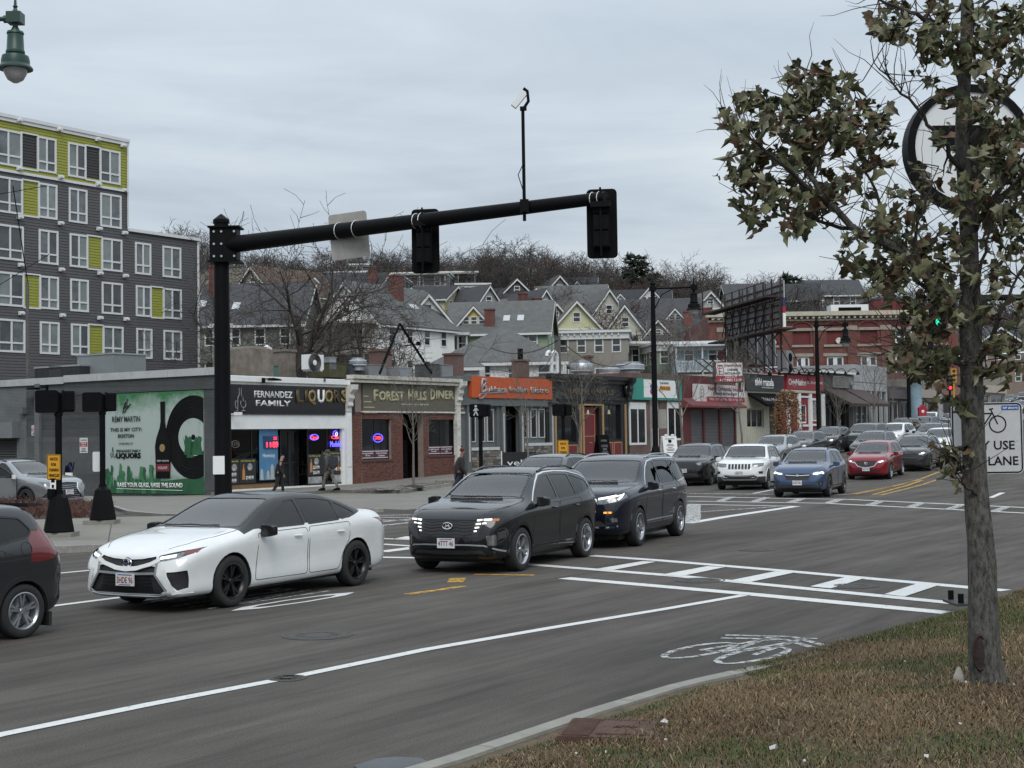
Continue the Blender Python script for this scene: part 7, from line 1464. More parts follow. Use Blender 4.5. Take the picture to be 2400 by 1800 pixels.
 mb.build('front_seat',SEAT,root);mb=MB();xs_=-.85+S.get('seatx',0)
 for y in(.42,0,-.42):seats(mb,xs_,y,hs)
 mb.build('rear_seat',SEAT,root)
 xd=S['wind'][0]
 mb=MB().prism([(xd-.62,S['zb']-.28),(xd-.05,S['zb']-.28),(xd-.10,S['zb']-.06),(xd-.45,S['zb']-.03),(xd-.6,S['zb']-.10)],-.66,.66)
 mb.tube([(xd-.70+.05*cos(t),.36+.17*sin(t),S['zb']-.06+.17*cos(t))for t in np.linspace(0,2*pi,15)],.016,5,False);mb.build('dashboard',LINING,root)
 # wipers
 mb=MB()
 for y0,y1 in((.42,-.1),(-.05,-.55)):
  p=[hit('z',1,(S['wind'][0]+.06-.05*abs(t-.5),y0+(y1-y0)*t),.018)[0]for t in(0,.5,1)];mb.tube(p,.009,4)
 mb.build('wiper',PLASTIC,root)
 if S.get('rails'):
  x0,x1,yy=S['rails'][:3]
  for sg in(1,-1):
   pts=[]
   for t in np.linspace(0,1,9):
    x=x0+(x1-x0)*t;q,_=hit('z',1,(x,sg*yy),0);pts.append(q+Vector((0,0,.045*min(1,5*t,5*(1-t))+.003)))
   MB().tube(pts,.019,6).build('roof_rail',S['rails'][3],root,True)
   # number plate
 if S.get('plate'):
  zp,tx=S['plate'][:2];c=hit('x',1,(0,zp),.012)[0];tilt=S.get('ptilt',-.08)
  pl=link('number_plate',MB().box(-.155,.155,-.012,.004,-.078,.078).mesh('number_plate'),root,PLATE);pl.location=c+Vector((.012,0,0));pl.rotation_euler=(tilt,0,pi/2)
  if tx:
   text(tx,pl,0,-.0125,-.004,.078,PLTXT,w=.262 if len(tx)>5 else.2,bold=.012,ext=.002)
   MB().box(-.10,.10,-.0145,-.0123,.054,.068).build('plate_band',PLBLUE,pl);MB().box(-.08,.08,-.0145,-.0123,-.066,-.058).build('plate_band',PLBLUE,pl)
 S['_hit']=hit;S['_strip']=strip
 return root
def put(o,x,y,head,z=None):
 """stand a car on the street: heading in radians, tipped with the slope"""
 z=gz(x,y)if z is None else z;d=Vector((cos(head),sin(head)));p=Vector((x,y));e=(gz(*(p+d*1.4))-gz(*(p-d*1.4)))/2.8
 o.location=(x,y,z);o.rotation_euler=(0,-atan2(e,1),head);return o
SEDAN=dict(x=(-2.44,2.40),wb=2.825,R=.34,tumble=.46,crown=.05,waist=.025,zb=.97,rim=('ten',RIM_B),mirror=(.80,.96),paint='white',top=[(-2.44,.78),(-2.40,.95),(-2.32,1.06),(-2.05,1.125),(-1.75,1.15),(-1.15,1.345),(-.75,1.425),(-.3,1.45),(.05,1.43),(.32,1.36),(1.05,1.05),(1.15,1.02),(1.7,.945),(2.05,.865),(2.25,.795),(2.34,.75),(2.385,.70),(2.40,.61)],bot=[(-2.44,.42),(-2.3,.27),(-1.9,.2),(1.9,.19),(2.25,.19),(2.40,.24)],belt=[(-2.44,.70),(-2.2,.95),(-1.6,1.01),(0,.945),(1.1,.92),(1.75,.83),(2.15,.74),(2.40,.52)],w=[(-2.44,.60),(-2.36,.76),(-2.1,.87),(-1.4,.92),(0,.915),(1.4,.92),(1.85,.91),(2.12,.875),(2.3,.79),(2.40,.64)],wind=(1.06,.71,.22,.55),rearw=(-1.70,.60,-1.02,.50),side=[([(.80,.985),(-.19,.99),(-.19,1.345),(.04,1.325),(.36,1.20)],SIDEG),([(-.27,.99),(-1.0,1.01),(-1.0,1.285),(-.7,1.335),(-.27,1.35)],SIDEG),([(-1.05,1.015),(-1.46,1.075),(-1.30,1.165),(-1.05,1.27)],SIDEG)],doors=[[(.95,.31),(-.21,.30),(-.21,.945),(.88,.93)],[(-.25,.30),(-.95,.30),(-1.08,.55),(-1.22,.72),(-1.22,.97),(-.25,.95)]],hoodlines=[[(1.15,.76),(1.6,.76),(2.0,.66),(2.2,.52)]],roofcut=[(1.14,.93),(.9,.985),(-1.25,1.02),(-1.62,1.10),(-1.75,1.6),(1.2,1.6)],mirmat=PIANO,handle=P['white'],front=[('headlamp',[(.50,.735),(.66,.775),(.78,.80),(.86,.825),(.845,.755),(.74,.70),(.60,.668),(.47,.66)],LAMPG,.012,True),('upper_grille',[(0,.675),(.25,.69),(.45,.725),(.48,.685),(.40,.655),(.18,.60),(0,.585)],PLASTIC,.02,False,1),('lower_grille',[(0,.528),(.16,.54),(.40,.605),(.47,.60),(.47,.50),(.63,.30),(.55,.255),(0,.25)],PLASTIC,.03,False,1),('side_intake',[(.64,.53),(.74,.535),(.84,.55),(.835,.33),(.76,.30),(.70,.36)],PLASTIC,.025,True)],rear=[('tail_lamp',[(.50,.93),(.87,.99),(.86,.86),(.72,.83),(.5,.86)],DKRED,.004,True)])
CUV=dict(x=(-2.24,2.22),wb=2.72,R=.355,tumble=.36,crown=.05,waist=.03,zb=1.09,rim=('ten',RIM_S),mirror=(.74,1.09),paint='black',seath=.16,top=[(-2.24,.82),(-2.20,1.0),(-2.10,1.16),(-1.98,1.38),(-1.88,1.52),(-1.7,1.585),(-1.0,1.645),(-.4,1.655),(0,1.63),(.24,1.565),(.98,1.19),(1.1,1.155),(1.6,1.095),(1.95,1.01),(2.12,.90),(2.19,.80),(2.22,.68)],bot=[(-2.24,.48),(-2.1,.32),(-1.7,.24),(1.7,.22),(2.05,.22),(2.22,.30)],belt=[(-2.24,.75),(-2.05,1.06),(-1.6,1.12),(0,1.06),(1.0,1.03),(1.6,.965),(2.0,.86),(2.22,.58)],w=[(-2.24,.64),(-2.15,.78),(-1.9,.88),(-1.36,.93),(0,.92),(1.36,.93),(1.75,.905),(2.0,.83),(2.14,.72),(2.22,.55)],wind=(1.0,.72,.20,.575),rearw=(-2.10,.60,-1.90,.55),side=[([(.76,1.105),(-.18,1.115),(-.18,1.525),(.06,1.505),(.34,1.37)],SIDEG),([(-.26,1.115),(-.98,1.135),(-.95,1.505),(-.26,1.53)],PRIV),([(-1.04,1.14),(-1.72,1.235),(-1.66,1.37),(-1.03,1.50)],PRIV)],doors=[[(.92,.36),(-.20,.35),(-.20,1.06),(.86,1.04)],[(-.24,.35),(-.88,.35),(-1.02,.60),(-1.14,.78),(-1.14,1.09),(-.24,1.07)]],hoodlines=[[(1.06,.80),(1.5,.80),(1.85,.72),(2.05,.56)]],clad=PLASTIC,sill=.13,sillz=.33,rails=(.05,-1.55,.60,PIANO),front=[('headlamp',[(.46,.86),(.62,.885),(.80,.90),(.84,.86),(.70,.80),(.47,.79)],LAMPG,.008,True),('grille',[(0,.88),(.44,.86),(.46,.70),(.36,.64),(0,.63)],PLASTIC,.02,False,1),('lower_grille',[(0,.44),(.52,.44),(.60,.32),(0,.30)],PLASTIC,.02,False,1),('fog_lamp',[(.64,.54),(.78,.56),(.76,.44),(.66,.43)],LAMPG,.01,True)],rear=[('tail_lamp',[(.56,1.05),(.86,1.12),(.88,.98),(.56,.96)],DKRED,.004,True)])
BOXY=dict(CUV,x=(-2.44,2.42),wb=2.85,R=.38,tumble=.29,zb=1.16,mirror=(.86,1.15),paint='navy',seath=.22,crown=.045,top=[(-2.44,.9),(-2.40,1.15),(-2.32,1.32),(-2.22,1.55),(-2.1,1.665),(-1.9,1.72),(-1.2,1.77),(-.4,1.775),(.1,1.745),(.34,1.68),(1.04,1.27),(1.15,1.235),(1.7,1.185),(2.1,1.12),(2.30,1.03),(2.38,.93),(2.42,.78)],bot=[(-2.44,.52),(-2.3,.36),(-1.8,.25),(1.8,.24),(2.2,.25),(2.42,.34)],belt=[(-2.44,.85),(-2.25,1.12),(-1.7,1.165),(0,1.12),(1.1,1.10),(1.8,1.05),(2.2,.97),(2.42,.68)],w=[(-2.44,.72),(-2.36,.84),(-2.1,.93),(-1.4,.975),(0,.965),(1.4,.975),(1.9,.95),(2.2,.88),(2.34,.78),(2.42,.62)],wind=(1.06,.78,.34,.66),rearw=(-2.32,.68,-2.14,.63),side=[([(.84,1.175),(-.14,1.18),(-.14,1.635),(.16,1.61),(.42,1.49)],SIDEG),([(-.24,1.18),(-1.10,1.19),(-1.10,1.635),(-.24,1.645)],PRIV),([(-1.19,1.195),(-1.98,1.24),(-1.96,1.54),(-1.85,1.58),(-1.19,1.63)],PRIV)],doors=[[(.98,.40),(-.17,.39),(-.17,1.13),(.92,1.11)],[(-.21,.39),(-.93,.39),(-1.08,.66),(-1.20,.86),(-1.20,1.15),(-.21,1.13)]],hoodlines=[[(1.12,.86),(1.7,.86),(2.05,.80),(2.2,.68)]],sillz=.36,rails=(.1,-1.75,.66,CHROME),front=[('headlamp',[(.48,1.02),(.66,1.04),(.86,1.06),(.90,.98),(.74,.90),(.50,.90)],LAMPG,.008,True),('grille',[(0,1.02),(.46,1.01),(.46,.84),(.36,.78),(0,.77)],PLASTIC,.02,False,1),('lower_grille',[(0,.50),(.56,.50),(.62,.36),(0,.34)],PLASTIC,.02,False,1),('fog_lamp',[(.66,.60),(.80,.62),(.78,.50),(.68,.49)],LAMPG,.01,True)],rear=[('tail_lamp',[(.70,1.25),(.93,1.30),(.95,.98),(.72,.98)],DKRED,.004,True)])
def spec(base,**k):
 d=dict(base);d.update(k);return d
def badge(root,c,mb,m,name='emblem'):
 o=mb.build(name,m,root,True);o.location=c;return o
def ring_badge(rx,rz,r=.009,n=22):return MB().tube([(0,rx*cos(t),rz*sin(t))for t in np.linspace(0,2*pi,n)],r,5,False)
# ---- white saloon with black roof
S=spec(SEDAN,roofmat=PIANO,rim=('ten',RIM_B))
camry=build_car(S,'white_saloon','white four-door saloon with black roof and black wheels, nearest whole car in the road','car','cars on the road');H=S['_hit'];ST=S['_strip']
for sg in(1,-1):
 f=lambda pts:[(a*sg,b)for a,b in pts]
 ST('x',1,f([(.52,.705),(.62,.72),(.70,.735)]),.03,.004,LAMPON,'lit_lamp',closed=False,mb=None)
 ST('x',1,f([(.76,.765),(.855,.79)]),.06,.004,DKRED,'side_marker',closed=False)
 ST('x',1,f([(.60,.56),(.62,.45),(.72,.275),(.84,.24)]),.06,.018,P['white'],'bumper_blade',closed=False)
 ST('x',1,f([(.49,.64),(.485,.50),(.64,.30)]),.03,.010,STEEL,'bumper_trim',closed=False)
 ST('x',1,f([(.53,.69),(.40,.63),(.18,.572),(0,.556)]),.05,.012,P['white'],'grille_bar',closed=False)
 ST('x',1,f([(.47,.515),(.2,.505),(0,.505)]),.03,.004,STEEL,'grille_bar',closed=False)
ST('x',1,[(-.62,.245),(-.5,.225),(0,.218),(.5,.225),(.62,.245)],.028,.02,STEEL,'lip_trim',closed=False)
for z in(.30,.345,.39,.435,.48):
 ST('x',1,[(-.42+(z-.4)*.3,z),(0,z),(.42-(z-.4)*.3,z)],.012,-.014,PIANO,'grille_slat',closed=False)
c=H('x',1,(0,.632),.014)[0];mb=ring_badge(.078,.052);mb.tube([(0,.032*cos(t),.050*sin(t))for t in np.linspace(0,2*pi,14)],.007,5,False);mb.tube([(0,.055*cos(t),.02+.022*sin(t))for t in np.linspace(0,2*pi,14)],.007,5,False);badge(camry,c,mb,CHROME)
PB=mat('badge_blue',(.02,.03,.09),.3,var=0);MB().lathe([(.001,0),(.07,.004),(.072,-.01)],n=18,axis='x').build('emblem_back',PB,camry).location=c-Vector((.012,0,0))
pl=link('number_plate',MB().box(-.155,.155,-.012,.004,-.078,.078).mesh('number_plate'),camry,PLATE);pl.location=H('x',1,(0,.425),.004)[0];pl.rotation_euler=(0,0,pi/2)
text('3HDE 96',pl,0,-.0125,-.004,.078,PLTXT,w=.27,bold=.012,ext=.002);MB().box(-.12,.12,-.0145,-.0123,.056,.068).build('plate_band',PLBLUE,pl);MB().box(-.10,.10,-.0145,-.0123,-.068,-.058).build('plate_band',PLBLUE,pl)
# ---- black crossover with stepped lamps
camry_root=camry
def lamps(ST,pts,w,m=None,nm='lit_lamp',off=.006):
 for sg in(1,-1):ST('x',1,[(a*sg,b)for a,b in pts],w,off,m or LAMPON,nm,closed=False)
CHR_CUV=[(.84,1.10),(.60,1.27),(.37,1.415),(.16,1.52),(-.1,1.558),(-.5,1.568),(-1.0,1.548),(-1.4,1.485),(-1.72,1.40)]
S=spec(CUV,paint='black',chrome=CHR_CUV,rim=('ten',RIM_S),clad=PIANO,handle=P['black'],front=[('grille',[(0,.865),(.50,.865),(.62,.83),(.52,.60),(0,.60)],PLASTIC,.012,False,1),('headlamp',[(.66,.62),(.80,.64),(.79,.46),(.68,.46)],LAMPG,.012,True),('lower_grille',[(0,.40),(.60,.40),(.70,.30),(0,.28)],PLASTIC,.02,False,1)])
tucson=build_car(S,'black_crossover','glossy black crossover with rows of small lit lamps beside its grille','car','cars on the road');H=S['_hit'];ST=S['_strip']
for pts,w in(([(.50,.858),(.58,.866)],.022),([(.60,.868),(.72,.87)],.022),([(.49,.80),(.57,.808)],.022),([(.59,.81),(.65,.815)],.02),([(.48,.745),(.55,.752)],.02),([(.47,.69),(.515,.695)],.02)):lamps(ST,pts,w)
lamps(ST,[(.735,.866),(.81,.862)],.036,AMBER,'side_marker')
for z in(.645,.695,.745,.795,.84):ST('x',1,[(-.44,z+.012),(-.3,z-.008),(-.15,z+.012),(0,z-.008),(.15,z+.012),(.3,z-.008),(.44,z+.012)],.016,-.002,PIANO,'grille_slat',closed=False)
ST('x',1,[(-.86,.36),(-.78,.40),(-.62,.465),(-.4,.475),(0,.475),(.4,.475),(.62,.465),(.78,.40),(.86,.36)],.022,.012,STEEL,'bumper_trim',closed=False)
c=H('x',1,(0,.765),.016)[0];mb=ring_badge(.085,.048,.010);mb.tube([(0,-.035,-.03),(0,-.02,.028)],.010,5);mb.tube([(0,.035,-.028),(0,.02,.03)],.010,5);mb.tube([(0,-.026,-.006),(0,.026,.006)],.009,5);badge(tucson,c,mb,CHROME)
def plate(root,H,z,tx,w=.27):
 pl=link('number_plate',MB().box(-.155,.155,-.012,.004,-.078,.078).mesh('number_plate'),root,PLATE);pl.location=H('x',1,(0,z),.012)[0];pl.rotation_euler=(0,0,pi/2)
 text(tx,pl,0,-.0125,-.004,.078,PLTXT,w=w,bold=.012,ext=.002);MB().box(-.11,.11,-.0145,-.0123,.056,.068).build('plate_band',PLBLUE,pl)
plate(tucson,H,.50,'4TTT 46')
# ---- navy three-row SUV
CHR_BOX=[(.90,1.17),(.66,1.37),(.44,1.525),(.2,1.63),(-.2,1.675),(-1.0,1.682),(-1.7,1.655),(-2.0,1.56),(-2.06,1.40),(-2.06,1.25),(-1.3,1.175)]
S=spec(BOXY,paint='navy',chrome=CHR_BOX,handle=CHROME,rim=('ten',RIM_S),clad=P['navy'],rails=(.1,-1.75,.66,STEEL),front=[('headlamp',[(.40,.93),(.50,.97),(.90,1.05),(.93,.98),(.86,.92),(.56,.86),(.42,.85)],LAMPG,.008,True),('grille',[(0,.99),(.39,.97),(.39,.80),(.34,.76),(0,.75)],PLASTIC,.02,False,1),('lower_grille',[(0,.56),(.50,.56),(.66,.44),(0,.42)],PLASTIC,.02,False,1),('fog_lamp',[(.70,.60),(.80,.60),(.80,.52),(.70,.52)],LAMPG,.01,True)])
pilot=build_car(S,'navy_suv','dark navy three-row SUV with chrome grille bar and lit lamps behind the black crossover','car','cars on the road');H=S['_hit'];ST=S['_strip']
ST('x',1,[(-.42,.925),(0,.93),(.42,.925)],.05,.012,CHROME,'grille_bar',closed=False);lamps(ST,[(.44,.955),(.62,.985),(.86,1.035),(.84,.985),(.80,.94)],.035)
lamps(ST,[(.62,.70),(.72,.705)],.03,AMBER,'side_marker');ST('x',1,[(.56,.70),(.70,.70)],.034,.008,AMBERON,'indicator',closed=False);lamps(ST,[(.40,.42),(.62,.42),(.80,.44)],.028,STEEL,'bumper_trim');plate(pilot,H,.64,'2KN 738')
for sg in(1,-1):ST('y',sg,[(.95,.47),(-.9,.47)],.02,.012,STEEL,'door_trim',closed=False)
# ---- white SUV with seven upright grille slots
def slots(y0,z0,z1,n,m,push):return[('grille_slot',[(-y0+(2*y0)*(i+.16)/n,z0),(-y0+(2*y0)*(i+.84)/n,z0),(-y0+(2*y0)*(i+.84)/n,z1),(-y0+(2*y0)*(i+.16)/n,z1)],m,push,False)for i in range(n)]
S=spec(BOXY,paint='white',rim=('five',RIM_D),clad=P['white'],rails=None,mirmat=P['white'],handle=PLASTIC,front=slots(.44,.80,.995,7,PLASTIC,.014)+[('headlamp',[(.49,1.01),(.66,1.02),(.89,1.03),(.89,.92),(.70,.87),(.50,.88)],LAMPG,.012,True),('bumper_skirt',[(0,.40),(.56,.40),(.66,.52),(.97,.52),(.97,.2),(0,.2)],PLASTIC,.0,False,1),('fog_lamp',[(.72,.72),(.88,.72),(.86,.62),(.74,.63)],PLASTIC,.012,True)])
jeep=build_car(S,'white_suv','white SUV with seven black upright grille slots waiting at the far stop line','car','cars on the road');H=S['_hit'];ST=S['_strip']
ST('x',1,[(-.44,.80),(-.44,1.0),(.44,1.0),(.44,.80)],.012,.006,CHROME,'grille_trim');ST('x',1,[(-.70,.50),(-.56,.58),(-.3,.545),(.3,.545),(.56,.58),(.70,.50),(.60,.40),(-.60,.40)],.03,.014,STEEL,'bumper_trim');plate(jeep,H,.645,'1RB 721')
ST('x',1,[(-.66,.50),(-.54,.55),(-.3,.52),(.3,.52),(.54,.55),(.66,.50),(.58,.43),(-.58,.43)],.1,.006,PLASTIC,'lower_grille')
# ---- black parked SUV
S=spec(BOXY,paint='black',clad=PLASTIC,rim=('five',RIM_B),rails=(.1,-1.75,.66,PLASTIC),front=slots(.46,.93,.99,7,PLASTIC,.012)+[('headlamp',[(.52,.985),(.90,1.06),(.90,1.01),(.54,.945)],LAMPG,.006,True),('lower_grille',[(0,.60),(.60,.60),(.66,.40),(0,.36)],PLASTIC,.02,False,1)])
cherokee=build_car(S,'black_suv','black SUV with thin slit lamps parked at the kerb, left of the white SUV','car','cars at the far kerb');plate(cherokee,S['_hit'],.66,'1LX 534')
lamps(S['_strip'],[(.62,1.01),(.90,1.045)],.02,LAMPG,'lamp_strip')
# ---- blue hatch crossover
S=spec(CUV,paint='blue',rim=('ten',RIM_D),rails=(.05,-1.55,.60,PLASTIC),front=[('headlamp',[(.46,.80),(.62,.86),(.84,.90),(.84,.82),(.66,.76),(.5,.745)],LAMPG,.008,True),('grille',[(0,.80),(.40,.80),(.44,.76),(.36,.60),(0,.59)],PLASTIC,.02,False,1),('lower_grille',[(0,.44),(.52,.44),(.78,.36),(.74,.26),(0,.25)],PLASTIC,.01,False,1),('fog_lamp',[(.66,.52),(.80,.54),(.80,.40),(.68,.38)],PLASTIC,.012,True)])
subaru=build_car(S,'blue_crossover','slate blue crossover with bright hooked daytime lamps, front of the far queue','car','cars on the road');H=S['_hit'];ST=S['_strip']
lamps(ST,[(.52,.795),(.66,.805),(.80,.85)],.045);lamps(ST,[(.80,.845),(.815,.79)],.05);ST('x',1,[(-.40,.755),(-.1,.735),(.1,.735),(.40,.755)],.022,.008,CHROME,'grille_wing',closed=False);lamps(ST,[(.72,.47),(.76,.47)],.05,CHROME,'fog_lamp');plate(subaru,H,.50,'KAR-7961')
badge(subaru,H('x',1,(0,.74),.02)[0],ring_badge(.05,.028,.008),CHROME)
# ---- red crossover
S=spec(CUV,paint='red',rim=('ten',RIM_S),rails=None,clad=PLASTIC,mirmat=P['red'],handle=P['red'],front=[('headlamp',[(.50,.85),(.66,.87),(.86,.90),(.86,.83),(.66,.79),(.52,.785)],LAMPG,.008,True),('grille',[(0,.86),(.40,.85),(.45,.78),(.34,.63),(.16,.58),(0,.575)],PLASTIC,.02,False,1),('lower_grille',[(0,.45),(.40,.45),(.62,.40),(.56,.36),(0,.35)],PLASTIC,.015,False,1)])
mazda=build_car(S,'red_crossover','deep red crossover with black shield grille and lit round lamps','car','cars on the road');H=S['_hit'];ST=S['_strip']
ST('x',1,[(-.62,.80),(-.46,.77),(-.36,.635),(-.17,.585),(0,.575),(.17,.585),(.36,.635),(.46,.77),(.62,.80)],.026,.012,CHROME,'grille_trim',closed=False);lamps(ST,[(.64,.838),(.72,.845)],.055);plate(mazda,H,.50,'5CV 177')
mb=ring_badge(.07,.056,.008);mb.tube([(0,-.05,.02),(0,-.02,.01),(0,0,-.02),(0,.02,.01),(0,.05,.02)],.008,5,False);badge(mazda,H('x',1,(0,.745),.02)[0],mb,CHROME)
# ---- dark grey crossover with one bright lamp, then the plainer ones of the queue
S=spec(CUV,paint='dark',rim=('ten',RIM_D),rails=(.05,-1.55,.60,PLASTIC),front=[('headlamp',[(.48,.86),(.66,.89),(.86,.92),(.84,.84),(.52,.80)],LAMPG,.008,True),('grille',[(0,.84),(.46,.82),(.40,.70),(0,.69)],PLASTIC,.02,False,1),('lower_grille',[(0,.62),(.48,.62),(.74,.38),(.6,.28),(0,.27)],PLASTIC,.015,False,1)])
rav=build_car(S,'grey_crossover','dark grey crossover with a lit headlamp, directly behind the red crossover','car','cars on the road');lamps(S['_strip'],[(.62,.865),(.74,.88)],.06);lamps(S['_strip'],[(.54,.83),(.60,.835)],.05,AMBER,'side_marker')
S=spec(CUV,paint='white',rim=('five',RIM_D),rails=None,mirmat=PIANO,clad=P['white'],front=[('headlamp',[(.46,.86),(.62,.89),(.84,.91),(.84,.82),(.48,.80)],LAMPG,.008,True),('grille',[(0,.86),(.40,.86),(.42,.70),(0,.69)],PLASTIC,.02,False,1),('lower_grille',[(0,.54),(.40,.54),(.62,.46),(.56,.30),(0,.29)],PLASTIC,.02,False,1)])
white_cuv=build_car(S,'white_crossover','white crossover with lit lamps behind the dark grey one, cut by the hanging leaves','car','cars on the road');lamps(S['_strip'],[(.56,.85),(.72,.865)],.06)
S=spec(CUV,paint='silver',rails=(.05,-1.55,.60,PIANO),mirmat=P['white'],plate=(.52,''),clad=P['silver'])
gen_cuv=build_car(S,'silver_suv','silver crossover with pale mirrors right behind the white SUV','car','cars at the far kerb')
S=spec(BOXY,paint='green',plate=(.62,''),rails=None,tumble=.2,clad=PLASTIC)
gen_box=build_car(S,'boxy_suv','upright grey-green SUV with flat windscreen below the brown awning','car','cars at the far kerb')
def repaint(o,pm,mirror=None):
 for ch in o.children:
  for sl in ch.material_slots:
   if sl.material and sl.material.name.startswith('car_paint_'):sl.material=mirror if(mirror and ch.name.startswith('mirror'))else pm
  repaint(ch,pm)
 return o
def stand(o,u,Y,head,dz=0.0):
 x=at(u,1010,Y).x;return put(o,x,Y,radians(head),gz(x,Y)+dz)
put(camry,-3.81,20.48,radians(-118.7));put(tucson,-.12,24.84,radians(-115.3));put(pilot,2.12,29.74,radians(-112.6))
put(jeep,9.39,56.84,radians(-109));put(subaru,10.30,49.62,radians(-113));put(mazda,16.29,64.24,radians(-115.5))
stand(cherokee,1632,62,-111);stand(rav,2146,69,-116);stand(white_cuv,2206,79,-118)
stand(gen_cuv,1816,76,-117);stand(gen_box,2030,92,-120)
def more(src,name,lab,pm,u,Y,head=-120,dz=0,grp='cars on the road',mirror=None,sc=1.0):
 c=copy_tree(src);c.name=name;tag(c,lab,'car',grp);repaint(c,pm,mirror);stand(c,u,Y,head,dz);c.scale=(sc,sc,sc);return c
more(rav,'blue_grey_crossover','blue-grey crossover with chrome window line half hidden behind the black crossover',P['gunmetal'],1283,42.5,-114)
more(gen_cuv,'grey_hatchback','dull grey car with a pale paper on its windscreen, second behind the white SUV',P['grey'],1884,83,-119,grp='cars at the far kerb',mirror=P['grey'],sc=.97)
more(rav,'black_estate','black estate car with roof bars in front of the dark street lamp',P['black'],1946,90,-119,grp='cars at the far kerb')
more(white_cuv,'white_hatchback','white crossover further up the kerb row, next to the grey-green SUV',P['white'],2098,95,-121,grp='cars at the far kerb')
more(gen_cuv,'charcoal_crossover','charcoal crossover with one glaring lamp just behind the red crossover',P['dark'],2048,77,-117,mirror=P['dark'])
more(gen_cuv,'dark_crossover','dark crossover above the roof of the grey one with the lit headlamp',P['gunmetal'],2186,92,-119,mirror=P['gunmetal'])
more(gen_cuv,'black_crossover','small black car showing only its roof beyond the white kerbside crossover',P['black'],2118,108,-121,grp='cars at the far kerb',mirror=P['black'])
more(rav,'dark_crossover','dark car with a glinting windscreen in front of the furthest white SUV',P['dark'],2166,112,-121)
more(gen_box,'white_suv','furthest white SUV of the queue, below the red call box',P['white'],2180,128,-122,mirror=P['white'],sc=.95)
more(gen_cuv,'grey_crossover','pale grey car beside the trunk, highest in the queue left of the lane sign',P['grey'],2222,150,-124,mirror=P['grey'])
more(gen_cuv,'red_hatchback','red car seen as a sliver left of the lane sign',P['red'],2222,130,-124,mirror=P['red'],sc=.9)
more(gen_cuv,'pale_car','pale car half behind the white lane sign edge',P['silver'],2226,104,-122,sc=.95)
for u,Y,pm,lab,src in((2342,172,'silver','silver car up the hill showing above the lane sign, nearest the trunk',gen_cuv),(2366,196,'dark','dark car up the hill in the row above the lane sign',gen_cuv),(2392,160,'grey','grey car with lit lamps at the right picture edge above the lane sign',rav),(2404,205,'gunmetal','furthest car up the hill at the right edge',gen_box)):
 more(src,'distant_car',lab,P[pm],u,Y,-122,mirror=P[pm])
more(camry,'white_saloon','white saloon roof peeping between the black parked SUV and the white SUV',P['white'],1735,66,-112,grp='cars at the far kerb')
# ---- grey small hatchback leaving at the left edge
S=spec(CUV,x=(-1.92,2.0),wb=2.53,R=.305,paint='dark',zb=1.0,rim=('ten',RIM_S),rails=None,clad=P['dark'],mirror=(.95,1.0),seath=.05,top=[(-1.92,.62),(-1.90,.86),(-1.84,1.02),(-1.70,1.22),(-1.56,1.40),(-1.5,1.475),(-1.2,1.515),(-.5,1.525),(0,1.50),(.3,1.42),(1.1,1.05),(1.3,1.0),(1.7,.86),(1.9,.74),(2.0,.6)],bot=[(-1.92,.40),(-1.8,.27),(-1.5,.2),(1.5,.18),(1.85,.18),(2.0,.25)],belt=[(-1.92,.6),(-1.8,.95),(-1.4,1.06),(0,.985),(1.0,.93),(1.6,.82),(2.0,.5)],w=[(-1.92,.66),(-1.85,.76),(-1.6,.835),(-1.2,.855),(0,.845),(1.2,.85),(1.6,.8),(1.85,.66),(2.0,.45)],wind=(1.1,.66,.3,.52),rearw=(-1.74,.56,-1.57,.50),side=[([(.9,1.01),(-.1,1.02),(-.1,1.40),(.2,1.38),(.5,1.25)],SIDEG),([(-.17,1.02),(-.85,1.04),(-.85,1.39),(-.17,1.41)],PRIV),([(-.90,1.06),(-1.35,1.13),(-1.42,1.20),(-1.30,1.34),(-.90,1.385)],PRIV)],doors=[[(.95,.30),(-.12,.29),(-.12,.975),(.9,.95)],[(-.15,.29),(-.80,.29),(-.92,.55),(-1.0,.72),(-1.0,1.0),(-.15,.985)]],hoodlines=[],plate=None,front=[],rear=[('tail_lamp',[(.66,1.17),(.90,1.23),(.90,.86),(.84,.84),(.74,.96)],DKRED,.004,True),('rear_bumper_vent',[(.1,.45),(.7,.45),(.7,.32),(.1,.32)],PLASTIC,.01,True)],sidecut=[('tail_lamp',[(-1.42,1.06),(-1.54,1.20),(-1.62,1.40),(-1.72,1.25),(-1.97,1.0),(-1.97,.88),(-1.68,.92),(-1.46,1.03)],DKRED,.003)],lines=[arc(-1.29,1.0,.075)+[arc(-1.29,1.0,.075)[0]]])
fit=build_car(S,'grey_hatchback','dark grey small hatchback driving out of the left picture edge','car','cars on the road');fw=G(45,1496)
hd=radians(-121);fx=fw.x+cos(hd)*1.265+sin(hd)*.75;fy=fw.y+sin(hd)*1.265-cos(hd)*.75;put(fit,fx,fy,hd)
MB().prism([(-1.50,1.50),(-1.72,1.485),(-1.74,1.46),(-1.52,1.455)],-.60,.60).build('roof_spoiler',P['dark'],fit)
for sg in(1,-1):MB().box(-1.66,-1.62,sg*.74-.09,sg*.74+.09,.10,.26).build('mud_flap',PLASTIC,fit)
